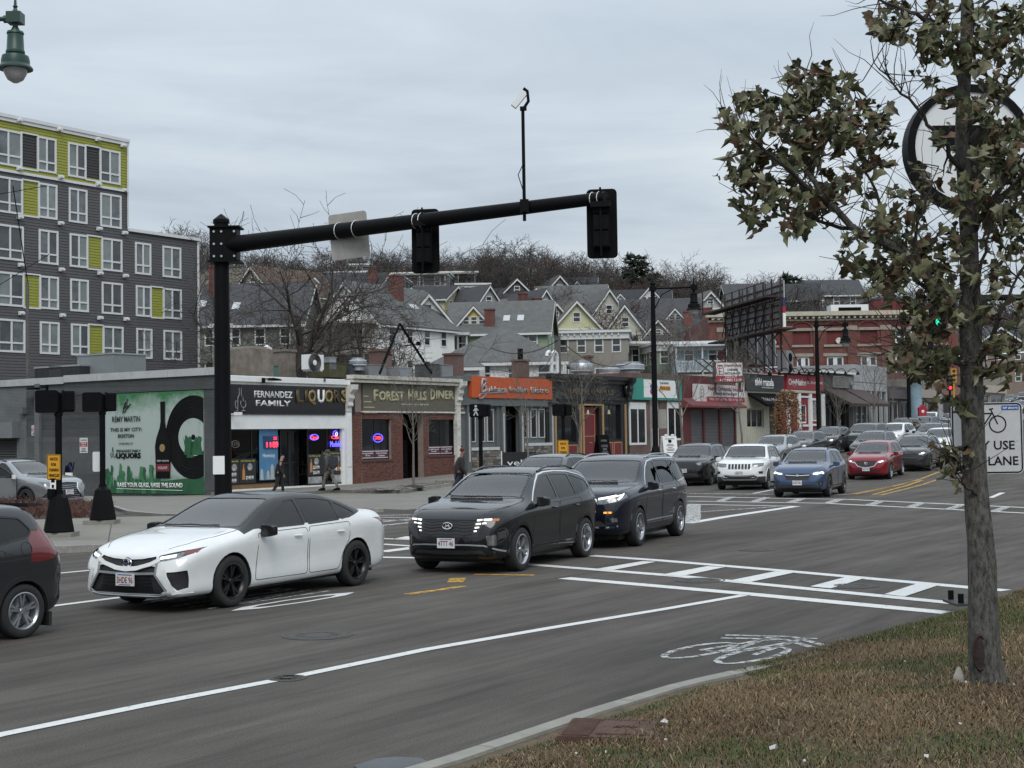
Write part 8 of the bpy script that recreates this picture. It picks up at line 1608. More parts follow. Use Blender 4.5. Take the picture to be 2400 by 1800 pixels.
# ---- silver SUV standing with open doors beside the mural
S=spec(CUV,x=(-2.48,2.40),wb=2.79,R=.37,paint='silver',rim=('ten',RIM_D),rails=(.05,-1.55,.62,PLASTIC),plate=(.60,'2TFV 14'),seath=.18,handle=P['silver'],front=[('headlamp',[(.52,.86),(.66,.92),(.88,.95),(.86,.86),(.70,.80),(.55,.79)],LAMPG,.008,True),('grille',[(0,.93),(.42,.90),(.34,.72),(.58,.40),(0,.38)],PLASTIC,.02,False,1),('fog_intake',[(.66,.66),(.74,.66),(.86,.44),(.72,.42)],PLASTIC,.012,True)])
for k in('top','bot','belt','w'):S[k]=[(a*(1.09 if abs(a)>1.9 else 1.03),b*(1.03 if k in('top','belt')else(1.02 if k=='w' else 1)))for a,b in CUV[k]]
S['side']=[([(a,b*1.03)for a,b in p],g)for p,g in CUV['side']];S['zb']=1.12
lexus=build_car(S,'silver_suv','silver SUV standing with open doors in front of the grey painted brick wall','car','cars at the grey wall');H=S['_hit'];ST=S['_strip']
for sg in(1,-1):ST('x',1,[(.43*sg,.905),(.345*sg,.72),(.60*sg,.40)],.045,.014,CHROME,'grille_surround',closed=False)
ST('x',1,[(-.86,.40),(-.60,.385),(0,.365),(.60,.385),(.86,.40)],.05,.014,STEEL,'bumper_trim',closed=False)
for i in range(7):z=.44+i*.065;w=.50-abs(z-.72)*.2-(.14 if z>.55 else 0);ST('x',1,[(-w,z),(0,z-.012),(w,z)],.014,-.008,STEEL,'grille_slat',closed=False)
lx=G(150,1197);hd=radians(-33);put(lexus,lx.x-2.0,lx.y+1.75,hd,gz(lx.x,lx.y))
for sg in(1,-1):
 d=MB().prism([(0,.36),(-1.12,.36),(-1.12,1.10),(0,1.08)],-.06*sg,.04*sg).mesh('door');d=link('door',d,lexus,P['silver']);d.location=(.95,sg*.95,0);d.rotation_euler=(0,0,-sg*radians(60));d['label']='silver car door standing wide open'
 fr=MB()
 for p0,p1 in(((0,1.08),(-.45,1.44)),((-.45,1.44),(-.80,1.54)),((-.80,1.54),(-1.12,1.55)),((-1.12,1.55),(-1.12,1.09))):fr.tube([(p0[0],0,p0[1]),(p1[0],-.08*sg,p1[1])],.025,5)
 fr.build('window_frame',PIANO,d)
 MB().add([(-.02,-.01*sg,1.08),(-.45,-.05*sg,1.43),(-.80,-.07*sg,1.53),(-1.1,-.07*sg,1.54),(-1.1,-.02*sg,1.09)],[(0,1,2,3,4)]).build('side_window',SIDEG,d)
 MB().box(-.16,-.05,sg*.08 if sg>0 else -.30,sg*.30 if sg>0 else -.08,1.06,1.20).build('mirror',P['white'],d)
 # ================================================================== STREET FURNITURE
def rect_round(w,h,r,n=4):return[(sx*(w/2-r)+r*cos(a),sz*(h/2-r)+r*sin(a))for sx,sz,a0 in((1,1,0),(-1,1,pi/2),(-1,-1,pi),(1,-1,1.5*pi))for a in np.linspace(a0,a0+pi/2,n)]
BAND=mat('white_strap',(.62,.62,.6),.4,.3,var=0)
# ---- signal mast arm
b0=G(524,1232,PLZ);MY=b0.y;zt=at(505,512,MY).z-b0.z
mast=thing('signal_mast','tall black signal mast with a long arm reaching over the road','traffic signal',tuple(b0))
L_=lambda p:Vector(p)-b0
a0_,a1_=L_(at(545,573,MY-.1)),L_(at(1420,463,28.6));ad_=(a1_-a0_).normalized()
MB().lathe([(.26,0),(.215,.3),(.19,zt*.6),(.175,zt-.12),(.20,zt-.12),(.20,zt-.04),(.03,zt+.10),(.001,zt+.11)],n=20).build('pole',BLACK,mast,True);MB().lathe([(.36,0),(.36,.06),(.28,.1)],n=16).build('base_flange',BLACK,mast)
MB().tube([a0_-ad_*.25,a0_+ad_*.2,a1_],[.20,.205,.125],18).build('arm',BLACK,mast,True)
mb=MB().box(-.24,.42,-.24,.24,a0_.z-.42,a0_.z+.42).box(-.28,.50,-.3,.3,a0_.z+.40,a0_.z+.44).box(-.28,.50,-.3,.3,a0_.z-.44,a0_.z-.40);mb.build('arm_bracket',BLACK,mast);mb=MB()
for x in(-.13,.05,.36):
 for z in(-.3,0,.3):mb.lathe([(.03,-.27),(.03,-.24)],(x,0,a0_.z+z),6,'y')
mb.build('bolts',STEEL,mast)
bx=b0+Vector((.0,-.215,at(500,1090,MY).z-b0.z));tag(MB().box(-.14,.14,-.012,0,-.22,.22).build('paper_notice',WHITEP),'white paper notice taped to the tall black signal mast','notice').location=bx+Vector((-.06,0,0))
def band(par,p,r_,d):x=d.orthogonal().normalized();y=d.cross(x);MB().tube([p+(x*cos(t)+y*sin(t))*r_ for t in np.linspace(0,2*pi,16)],.010,4,False).build('strap',BAND,par)
def on_arm(u):t=(u-545)/(1420-545);ts_=t*28.6/(MY*(1-t)+28.6*t)if False else t;best=min((abs(CF*(b0.x+(a0_+(a1_-a0_)*k).x)/(b0.y+(a0_+(a1_-a0_)*k).y)+1200-u-4),k)for k in np.linspace(0,1,400));return b0+a0_+(a1_-a0_)*best[1],best[1]
LENS=mat('dark_signal_lens',(.03,.03,.03),.2,var=0)
def sig_head(o,lit=None,back=True,front=True):
 """three-section head facing -y at the origin with visors"""
 if back:MB().prism(rect_round(.62,1.48,.09),.0,.02).build('backplate',BLACKM,o)
 MB().box(-.17,.17,.01,.24,-.53,.53).build('housing',BLACKM,o);mb=MB();[mb.box(-.15,.15,.24,.27,z-.155,z+.155)for z in(-.35,0,.35)];mb.build('section_door',BLACK,o)
 for i,z in enumerate((.35,0,-.35)):MB().lathe([(.001,-.01),(.14,-.005),(.15,.02)],(0,0,z),14,'y').build('lens',lit if(lit and i==2)else LENS,o);MB().lathe([(.155,.01),(.165,-.26),(.15,-.26),(.145,.01)],(0,0,z),14,'y',False).build('visor',BLACKM,o)
 return o
for u,v0,v1,lab in((995,484,636,'black signal head seen from behind, halfway along the mast arm'),(1417,436,600,'black signal head seen from behind at the tip of the mast arm')):
 p,t=on_arm(u);z=(at(u,v0,p.y-.1).z+at(u,v1,p.y-.1).z)/2;o=thing('traffic_light',lab,'traffic signal',(p.x,p.y+.28,z),radians(180-8),'signal heads on the mast arm');sig_head(o);o.scale=(1.0,1,(at(u,v0,p.y).z-at(u,v1,p.y).z)/1.48)
 MB().tube([(0,.35,-.72),(0,.35,.72)],.022,5).box(-.2,.2,.3,.42,.3,.42).build('mounting_tube',BLACK,o);rr=.205-.08*t
 for du in(-.05,-.19):band(mast,L_(p)+ad_*du*1.2,rr+.012,ad_)
p,t=on_arm(815);o=thing('road_sign','weathered grey sign plate seen from behind, strapped on the mast arm','sign',tuple(p+Vector((0,.22,at(816,549,p.y).z-p.z))),radians(-6));MB().prism(rect_round(.92,1.06,.07),0,.012).build('plate',mat('weathered_aluminium',(.34,.325,.30),.5,.3,var=.15,scale=4,dirt=.3),o);o.rotation_euler=(0,radians(-5),radians(-12))
MB().box(-.4,.4,.012,.03,-.2,.2).build('stiffener',STEEL,o)
for du in(-.26,.26):band(mast,L_(p)+ad_*du,.205-.08*t+.012,ad_)
p,t=on_arm(1232);o=thing('detector_camera','white detector camera on a thin black post above the mast arm','camera',tuple(p));hh=at(1232,258,p.y).z-p.z;MB().tube([(0,-.16,-.3),(0,-.16,hh)],.035,8).box(-.09,.09,-.26,.02,-.12,.14).build('post',BLACK,o)
MB().box(-.24,.12,-.065,.065,-.06,.06).xf(Matrix.Translation((-.04,-.16,hh+.22))@Matrix.Rotation(radians(-50),4,'Y')).build('camera_body',WHITE,o);MB().tube([(.02,-.16,hh),(.12,-.16,hh+.15),(.10,-.16,hh+.36),(.02,-.16,hh+.42)],.035,6).box(-.06,.08,-.22,-.10,hh-.04,hh+.03).build('yoke',BLACK,o);MB().tube([(.01,-.2,hh*.45),(-.12,-.2,hh*.32),(-.02,-.2,hh*.16),(.06,-.2,.05)],.01,4).build('loose_wire',BLACK,o)
# ---- pedestrian signal posts on the near plaza
YEL=mat('amber_sign',(.60,.29,.012),.45,var=.03);WALKM=mat('walk_figure',(.42,.44,.45),.5,var=.1)
def ped_head(par,x,y,z,rot,walk=False):
 h=MB().prism(rect_round(.46,.46,.05),-.10,.12).prism(rect_round(.5,.5,.06),.12,.14).mesh('pedestrian_head');o=link('pedestrian_head',h,par,BLACKM);o.location=(x,y,z);o.rotation_euler=(0,0,rot)
 mb=MB();[mb.box(-.20,.20,-.13,-.10,zz-.008,zz+.008)for zz in np.linspace(-.18,.18,9)];mb.build('louvre',BLACK,o)if not walk else None
 if walk:
  for pts,r_ in(([(0,.16)],.045),([(0,.10),(-.01,-.03)],.045),([(0,-.03),(-.08,-.19)],.028),([(0,-.03),(.07,-.19)],.028),([(0,.09),(-.09,-.02)],.02),([(0,.09),(.09,.0)],.02)):
   if len(pts)==1:MB().lathe([(.001,-.02),(r_,-.01),(r_,.01)],(pts[0][0],-.105,pts[0][1]),10,'y').build('walk_symbol',WALKM,o)
   else:MB().tube([(a,-.112,b_)for a,b_ in pts],r_,5).build('walk_symbol',WALKM,o)
 return o
def ped_post(u,v,dz,vtop,lab,base=True,Y=None,heads=((-.22,0,pi),(.20,.1,pi*.62)),walk=None):
 p=G(u,v,dz)if Y is None else Vector((at(u,1000,Y).x,Y,gz(at(u,1000,Y).x,Y)+dz));h=at(u-4,vtop,p.y).z-p.z;o=thing('pedestrian_signal',lab,'pedestrian signal',tuple(p),0,'pedestrian signal posts')
 if base:MB().box(-.42,.36,-.3,.32,-.05,.10).build('pad',CONC,o);MB().lathe([(.34,.10),(.34,.14),(.25,.62),(.20,.86),(.10,.94),(.10,1.0)],n=8).build('base',BLACK,o)
 MB().lathe([(.075,0),(.075,h-.5),(.095,h-.5),(.095,h-.44),(.07,h-.43),(.07,h)],n=12).build('post',BLACK,o,True)
 for k,(x,y,r_)in enumerate(heads):ped_head(o,x,y,h-.18,r_,walk==k)
 return o,p,h
o,p,h=ped_post(138,1258,PLZ,922,'pedestrian signal post with amber warning sign on the near plaza, left one');
MB().box(-.2,-.04,-.16,-.02,at(125,1158,p.y).z-p.z-.12,at(125,1158,p.y).z-p.z+.12).lathe([(.05,-.03),(.06,0)],(-.12,-.16,at(125,1158,p.y).z-p.z),10,'y').build('push_button',BLACK,o)
def warn(u,v,Y,s_,lab):
 c=at(u,v,Y);w=thing('warning_sign',lab,'sign',tuple(c),0,'amber warning signs');MB().prism(rect_round(.30*s_,.56*s_,.03),0,.008).build('plate',YEL,w);MB().tube([(a,-.002,b_)for a,b_ in rect_round(.275*s_,.535*s_,.025)+[rect_round(.275*s_,.535*s_,.025)[0]]],.005*s_,4).build('border',BLACK,w)
 for i,tx in enumerate(('WATCH','FOR','TURNING','VEHICLES')):text(tx,w,0,-.001,(.18-.12*i)*s_,.062*s_,BLACK,w=(.17,.11,.21,.23)[i]*s_,bold=.03)
 return w
warn(126,1095,p.y-.12,1.0,'amber sign with black lettering on the left plaza signal post')
c=at(124,1134,p.y-.12);w=thing('button_sign','small white push-button notice under the amber sign','sign',tuple(c));MB().box(-.065,.065,0,.008,-.12,.12).build('plate',WHITEP,w);MB().box(-.025,.025,-.004,0,-.09,-.02).box(-.04,.04,-.004,0,.03,.09).build('print',BLACK,w)
o,p,h=ped_post(241,1228,PLZ,926,'pedestrian signal post with a plain white plate, right one on the near plaza')
c=at(228,1082,p.y-.1);w=thing('sign_plate','blank white rounded plate strapped to the right plaza signal post','sign',tuple(c),radians(50));MB().prism(rect_round(.26,.50,.04),0,.01).build('plate',WHITE,w);[MB().box(.1,.3,.02,.04,z-.02,z+.02).build('strap',BAND,w)for z in(-.17,.17)]
ped_post(1126,1130,.25,951,'pedestrian signal with pale walking figure in front of the bistro',False,53.5,((-.16,-.05,.0),(.22,.05,pi*.4)),0)
ped_post(1320,1100,.05,951,'pedestrian signal box seen from behind in front of the pub window',False,60,((-.2,0,pi),(.2,.1,pi*.6)));warn(1320,1055,59.8,1.5,'amber sign with black lettering low in front of the pub')
# ---- street lamps with bell shades
def bell(o,x,y,z,m,s_=1.0,gl=None):
 mb=MB().lathe([(.001,.95),(.015,.92),(.03,.70),(.05,.68),(.03,.64),(.06,.58),(.06,.55)],(x,y,z),12);mb.box(x-.14*1,x+.14,y-.14,y+.14,z+.34,z+.55);mb.build('finial_box',m,o)
 MB().lathe([(.06,.34),(.05,.28),(.07,.25),(.09,.20),(.155,.18),(.165,.14),(.15,.12),(.165,-.18),(.18,-.20),(.18,-.24),(.165,-.26),(.25,-.30),(.27,-.38),(.27,-.46),(.33,-.53),(.33,-.56),(.24,-.55),(.001,-.5)],(x,y,z),22).build('lamp_shade',m,o,True)
 MB().lathe([(.225,-.55),(.215,-.64),(.15,-.76),(.05,-.82),(.001,-.825)],(x,y,z),18).build('globe',gl or mat('lamp_globe',(.36,.35,.34),.15,var=.3,scale=3),o,True)
def lamp_post(u,vtop,s_,q,u_lamp,v_lamp,lab):
 p=SQ(s_,q);z0=gz(p.x,p.y)+.2;h=at(u,vtop,p.y).z-z0;o=thing('street_lamp',lab,'street lamp',(p.x,p.y,z0),0,'dark street lamps along the shops');MB().lathe([(.34,0),(.32,.5),(.18,.9),(.15,1.0),(.15,h*.6),(.115,h-.75),(.2,h-.74),(.2,h-.5),(.12,h-.45),(.16,h-.35),(.05,h-.12),(.001,h)],n=14).build('post',BLACK,o,True)
 pl_=at(u_lamp,v_lamp,p.y)-Vector((p.x,p.y,z0));za=h-.62;k=1.25;MB().tube([(0,0,za),(pl_.x,0,za+.05)],.06,8).tube([(.1,0,za-1.1),(.5,0,za-.35),(1.1,0,za-.03)],.03,5).build('arm',BLACK,o);lo=len(o.children);bell(o,0,0,0,BLACK,gl=mat('lamp_globe',(.36,.35,.34),.15,var=.3,scale=3))
 for ch in o.children:
  if ch.name.split('.')[0]in('finial_box','lamp_shade','globe'):ch.location=(pl_.x,0,za-.42*k);ch.scale=(k*1.05,k*1.05,k)
 return o
o=lamp_post(1533,650,26.8,-6,1626,690,'tall dark street lamp with one bell shade in front of the teal-signed shop');p=o.location;sgn=tag(MB().prism(rect_round(.9,1.05,.06),0,.02).build('road_sign',mat('weathered_aluminium',(.34,.325,.30),.5),None),'grey sign plate seen from behind on the tall dark street lamp','sign');sgn.location=at(1543,982,p.y+.25);sgn.rotation_euler=(0,0,radians(-12));
lamp_post(1912,742,50.4,-6,1981,772,'dark street lamp with bell shade by the red and white shop');lamp_post(2130,775,69.4,-6,2180,790,'dark street lamp furthest up the street left of the tree leaves')
GRN=mat('dark_green_lamp_paint',(.012,.045,.032),.4,var=.15);c=at(36,96,27.5);gx=at(-260,96,27.5).x;o=thing('green_street_lamp','dark green bell street lamp hanging in at the top left corner','street lamp',(gx,27.5,gz(gx,27.5)+.1));r0=Vector((c.x-gx,0,c.z-gz(gx,27.5)-.1));bell(o,r0.x,0,r0.z,GRN,gl=mat('lamp_globe',(.36,.35,.34),.15,var=.3,scale=3));MB().tube([(0,0,r0.z+.38),(r0.x-.13,0,r0.z+.44)],.045,10).lathe([(.3,0),(.25,.6),(.13,1.0),(.1,r0.z+.7),(.001,r0.z+.9)],n=14).lathe([(.075,0),(.075,.06)],(r0.x-.22,0,r0.z+.43),10,'x').build('post',GRN,o,True)
# ---- station sign, lane sign
tp=G(2293,1440,.12);tp.y=17.0;tp.x=at(2293,1300,17).x;tp.z=.12;o=thing('station_sign','round white station sign with black ring and letter on a black pole behind the tree','sign',tuple(tp));c=at(2296,348,17).z-tp.z;R_t=.75
MB().lathe([(.13,0),(.12,1.2),(.095,c-R_t),(.09,c-R_t+.1)],n=14).build('pole',BLACK,o,True);MB().box(-.36,.16,-.26,.26,0,.03).build('base_plate',mat('dark_base_plate',(.045,.045,.047),.6,.2,var=.2),o);mb=MB();[mb.lathe([(.035,.03),(.035,.14)],(x,y,0),6)for x in(-.28,.10)for y in(-.19,.19)];mb.build('anchor_bolts',BLACK,o)
MB().lathe([(R_t-.09,-.13),(R_t,-.13),(R_t,.13),(R_t-.09,.13),(R_t-.09,-.13)],(0,0,c),40,'y',False).build('ring',BLACK,o,True,30);MB().lathe([(.001,-.10),(R_t-.085,-.10),(R_t-.085,.10),(.001,.10)],(0,0,c),36,'y').build('face',mat('lit_sign_white',(.66,.68,.69),.4,var=.03),o);MB().box(-.445,.445,-.115,-.10,c+.02,c+.26).box(-.14,.14,-.115,-.10,c-.50,c+.019).build('letter_t',BLACK,o)
c=at(2314,1027,17.42);w_=.87;o=thing('lane_sign','white square lane sign with bicycle symbol behind the tree trunk','sign',(c.x,17.42,.1));z=c.z-.1;RS=mat('retroreflective_white',(.50,.51,.52),.45,var=.06,scale=12);f=MB().prism([(a,b_+z)for a,b_ in rect_round(w_,w_,.06)],0,.012).build('plate',RS,o);MB().box(-.05,-.0,.02,.07,0,z+.3).build('post',STEEL,o)
rp_=rect_round(w_-.035,w_-.035,.05);MB().tube([(a,-.002,b_+z)for a,b_ in rp_+[rp_[0]]],.0085,4,False).build('border',BLACK,f)
text('MAY USE',f,.02,-.001,z-.085,.105,BLACK,w=.62,bold=.012);text('FULL LANE',f,.0,-.001,z-.275,.105,BLACK,w=.74,bold=.012);
mb=MB();[mb.tube([(x+.10*cos(t),-.002,z+.17+.10*sin(t))for t in np.linspace(0,2*pi,22)],.008,4,False)for x in(-.16,.13)]
for a,b_ in(((-.16,.17),(-.08,.30)),((-.08,.30),(.06,.30)),((-.08,.30),(-.03,.17)),((-.16,.17),(-.03,.17)),((-.03,.17),(.06,.30)),((.13,.17),(.05,.35)),((.03,.35),(.08,.36)),((-.13,.33),(-.06,.33))):mb.tube([(a[0],-.002,z+a[1]),(b_[0],-.002,z+b_[1])],.008,4)
mb.build('bicycle_symbol',BLACK,f);MB().box(.18,.39,-.004,0,z+.34,z+.395).build('sticker',mat('blue_sticker',(.02,.11,.36),.4,var=0),f);text('fall absent',f,.285,-.005,z+.366,.026,WHITEP,w=.18,bold=.02)
# ---- far signals
GLIT=mat('lit_green_lens',(.02,.5,.3),.3,var=0,emit=(.01,.75,.42,1.6));RLIT=mat('lit_red_lens',(.5,.02,.02),.3,var=0,emit=(1,.05,.06,1.5));AMBH=mat('amber_housing',(.50,.26,.02),.5,var=.1)
p=at(2500,1120,52);o=thing('far_signal_mast','black mast arm from the right edge carrying the green signal','traffic signal',(p.x,52,gz(p.x,52)));za=at(2360,700,52).z-o.location.z;xe=at(2185,700,52).x-p.x;MB().lathe([(.2,0),(.16,za+.6),(.001,za+.7)],n=12).build('pole',BLACK,o);MB().tube([(0,0,za),(xe,0,za+.1)],[.14,.08],10).build('arm',BLACK,o);hd_=thing('traffic_light','signal head with glowing green light among the leaves','traffic signal',tuple(at(2197,733,51.8)));sig_head(hd_,GLIT)
for u,v,Y,lit,hm,lab in((2236,880,112,None,AMBH,'amber bodied signal head far up the street'),(2227,898,108,RLIT,BLACKM,'small far signal head showing red left of the trunk')):
 c=at(u,v,Y);o=thing('traffic_light',lab,'traffic signal',tuple(c),0,'far signal heads');MB().box(-.2,.2,0,.3,-.55,.55).build('housing',hm,o);[MB().lathe([(.001,-.02),(.14,-.01),(.15,.02)],(0,0,zz),10,'y').build('lens',lit if(lit and i==2)else LENS,o)for i,zz in enumerate((.35,0,-.35))];MB().tube([(0,.15,-.55),(0,.15,gz(c.x,Y)-c.z)],.08,6).build('post',AMBH if hm is AMBH else BLACK,o)
p=at(2204,985,105);o=thing('steel_mast','grey steel mast with a level arm far up the street','traffic signal',(p.x,105,gz(p.x,105)));zt=at(2203,822,105).z-o.location.z;MB().tube([(0,0,0),(0,0,zt)],.2,8).build('pole',STEEL,o);MB().tube([(0,0,zt-.5),(7.5,0,zt-.2)],.11,6).build('arm',STEEL,o)
p=at(2162,985,118);o=thing('call_box','red fire call box on a post at the far end of the shops','call box',(p.x,118,gz(p.x,118)));MB().tube([(0,0,0),(0,0,1.2)],.08,6).build('post',SIGNR,o);MB().prism([(-.3,1.2),(.3,1.2),(.32,2.2),(0,2.5),(-.32,2.2)],-.2,.2).build('box',SIGNR,o);MB().lathe([(.001,-.03),(.13,0)],(0,-.2,1.9),8,'y').build('dial',WHITEP,o)
# ---- boards on the pavement
def aboard(u,v,dz,w,h,m,lab,rot,frame=None,Y=None):
 p=G(u,v,dz);o=thing('pavement_board',lab,'sign',tuple(p),rot,'boards standing on the pavement')
 for sg in(-1,1):q=MB().prism(rect_round(w,h,.05),-.02,.02).mesh('panel');q=link('panel',q,o,m);q.location=(0,sg*(.24 if sg<0 else.24),h/2+.06);q.rotation_euler=(radians(-13)*sg*-1*-1 if False else radians(13)*sg,0,0);o_=q if sg<0 else None;fr_p=q if sg<0 else locals().get('fr_p')
 return o,fr_p,p
o,f,p=aboard(1568,1074,.24,.86,1.25,WHITE,'white folding board with black print beside the black parked SUV',radians(14));MB().box(-.1,.1,-.03,-.02,.22,.40).build('print_block',BLACK,f);[MB().box(-w,w,-.028,-.02,z-.022,z+.022).build('print_line',mat('grey_print',(.15,.15,.16),.6,var=0),f)for z,w in((.45,.3),(.12,.18),(.04,.24),(-.06,.14),(-.16,.26),(-.24,.2),(-.36,.26))];MB().box(-.28,-.12,-.06,.06,.62,.72).box(.12,.28,-.06,.06,.62,.72).build('handle',WHITE,f)
o,f,p=aboard(1412,1082,.24,.75,1.5,BLACKM,'dark chalkboard leaning beside the dark red pub door',radians(30));text('OPEN',f,0,-.022,.4,.12,mat('chalk',(.22,.22,.22),.8,var=0),w=.4);text('COFFEE\nBEER\nFOOD',f,0,-.022,-.1,.5,MC['chalk'],w=.45)
p=G(1200,1108,.24);o=thing('cafe_screen','black cafe screen with white letters in front of the bistro door','barrier',tuple(p),radians(12));MB().box(-.5,1.2,-.02,.02,.1,1.05).build('cloth',mat('black_cloth',(.014,.016,.018),.8,var=.1),o);[MB().tube([(x,0,0),(x,0,1.1)],.03,6).build('post',WHITE if x<0 else BLACK,o)for x in(-.53,1.23)];text('velo',o,.35,-.025,.52,.3,WHITEP,w=1.2)
# ---- planting bed beside the silver SUV
q=[G(*t,dz=.06)for t in((-80,1205),(80,1176),(240,1200),(232,1222),(60,1228),(-80,1232))];me=bpy.data.meshes.new('planting_bed');me.from_pydata([(a.x,a.y,gz(a.x,a.y)+.10)for a in q],[],[tuple(range(6))]);bed=tag(link('planting_bed',me,None,mat('bark_mulch',(.05,.03,.022),.95,var=.4,scale=9,bump=.6)),kind='structure')
S_=[];r_=random.Random(8)
for k in range(650):
 u=r_.uniform(-60,240);v=r_.uniform(1186 if u<120 else 1196,1226);g_=G(u,v);zb=g_.z+.08;hgt=r_.uniform(.12,.6 if u<110 else.4);d=Vector((r_.gauss(0,.3),r_.gauss(0,.3),1))*hgt;S_.append((g_.x,g_.y,zb,g_.x+d.x*.6,g_.y+d.y*.6,zb+d.z*.6,.012,.008))
 for j in range(3):e=d*r_.uniform(.3,.6);t=Vector((r_.gauss(0,.14),r_.gauss(0,.14),r_.uniform(.05,.2)));S_.append((g_.x+e.x,g_.y+e.y,zb+e.z,g_.x+e.x+t.x,g_.y+e.y+t.y,zb+e.z+t.z,.014,.008))
tag(link('dry_shrubs',seg_mesh('dry_shrubs',S_,3),None,mat('red_brown_stems',(.105,.05,.038),.9,var=.4,scale=3)),kind='stuff')
# ---- things on the lawn and in the gutter
RI=mat('rusty_iron_cover',(.085,.045,.033),.85,.1,var=.3,scale=8,bump=.4);p=GL(1440,1722);o=thing('utility_cover','rusty square utility cover with a treaded frame sunk in the lawn','cover',(p.x,p.y,p.z+.02),radians(-12));MB().box(-.34,.34,-.3,.3,-.05,.025).build('frame',RI,o);MB().box(-.10,.27,-.22,.22,.025,.034).build('lid',RI,o);mb=MB();[mb.box(-.32+.0,-.13,y,y+.014,.025,.034)for y in np.arange(-.28,.28,.03)];[mb.box(x,x+.014,.235,.29,.025,.034)for x in np.arange(-.12,.3,.03)];mb.build('tread_bars',RI,o);text('MTD',o,.08,0,.036,.06,RI,w=.16,rot=(radians(-90),0,0),bold=.03)
p=GL(2248,1602);tag(MB().lathe([(.001,-.02),(.05,.0),(.042,.06),(.015,.12),(.001,.125)],n=6).build('stone',mat('pale_stone',(.36,.33,.29),.85,var=.2)),'pale upright stone in the grass left of the trunk','stone').location=p
for u,v,s_ in((1555,1706,.05),(1812,1770,.055),(1560,1748,.025),(1885,1796,.02),(2170,1788,.03),(2265,1610,.025),(2375,1616,.03),(1965,1562,.02),(2070,1575,.02),(2120,1560,.02),(1350,1780,.022),(2250,1710,.02),(1700,1690,.018),(1420,1775,.02)):
 p=GL(u,v);s_*=.75;j=lambda:rnd.uniform(-.3,.3)*s_;o=MB().add([(-s_+j(),-s_*.5+j(),j()*.3),(s_*.1+j(),-s_*.6+j(),s_*.5),(s_+j(),-s_*.3+j(),0),(-s_*.8+j(),s_*.5+j(),s_*.2),(j(),s_*.4+j(),s_*.7),(s_*.9+j(),s_*.5+j(),s_*.1),(0,0,-.01)],[(0,1,4,3),(1,2,5,4),(0,6,1),(2,6,5),(3,4,6),(1,6,2)]).build('litter',mat('scrap_paper',(.48,.47,.44),.8,var=.2,scale=20));o.location=p+Vector((0,0,.035));o.rotation_euler=(rnd.uniform(-.3,.3),rnd.uniform(-.3,.3),rnd.uniform(0,6));tag(o,'small white scrap of litter lying in the grass','litter','white scraps in the grass')
q=[G(u,v)for u,v in((830,1800),(880,1784),(930,1776),(985,1780),(1000,1790),(960,1815),(860,1830))];drape(q,'gutter_puddle',mat('puddle',(.03,.033,.036),.22,var=.5,scale=5,spec=.4),.008)
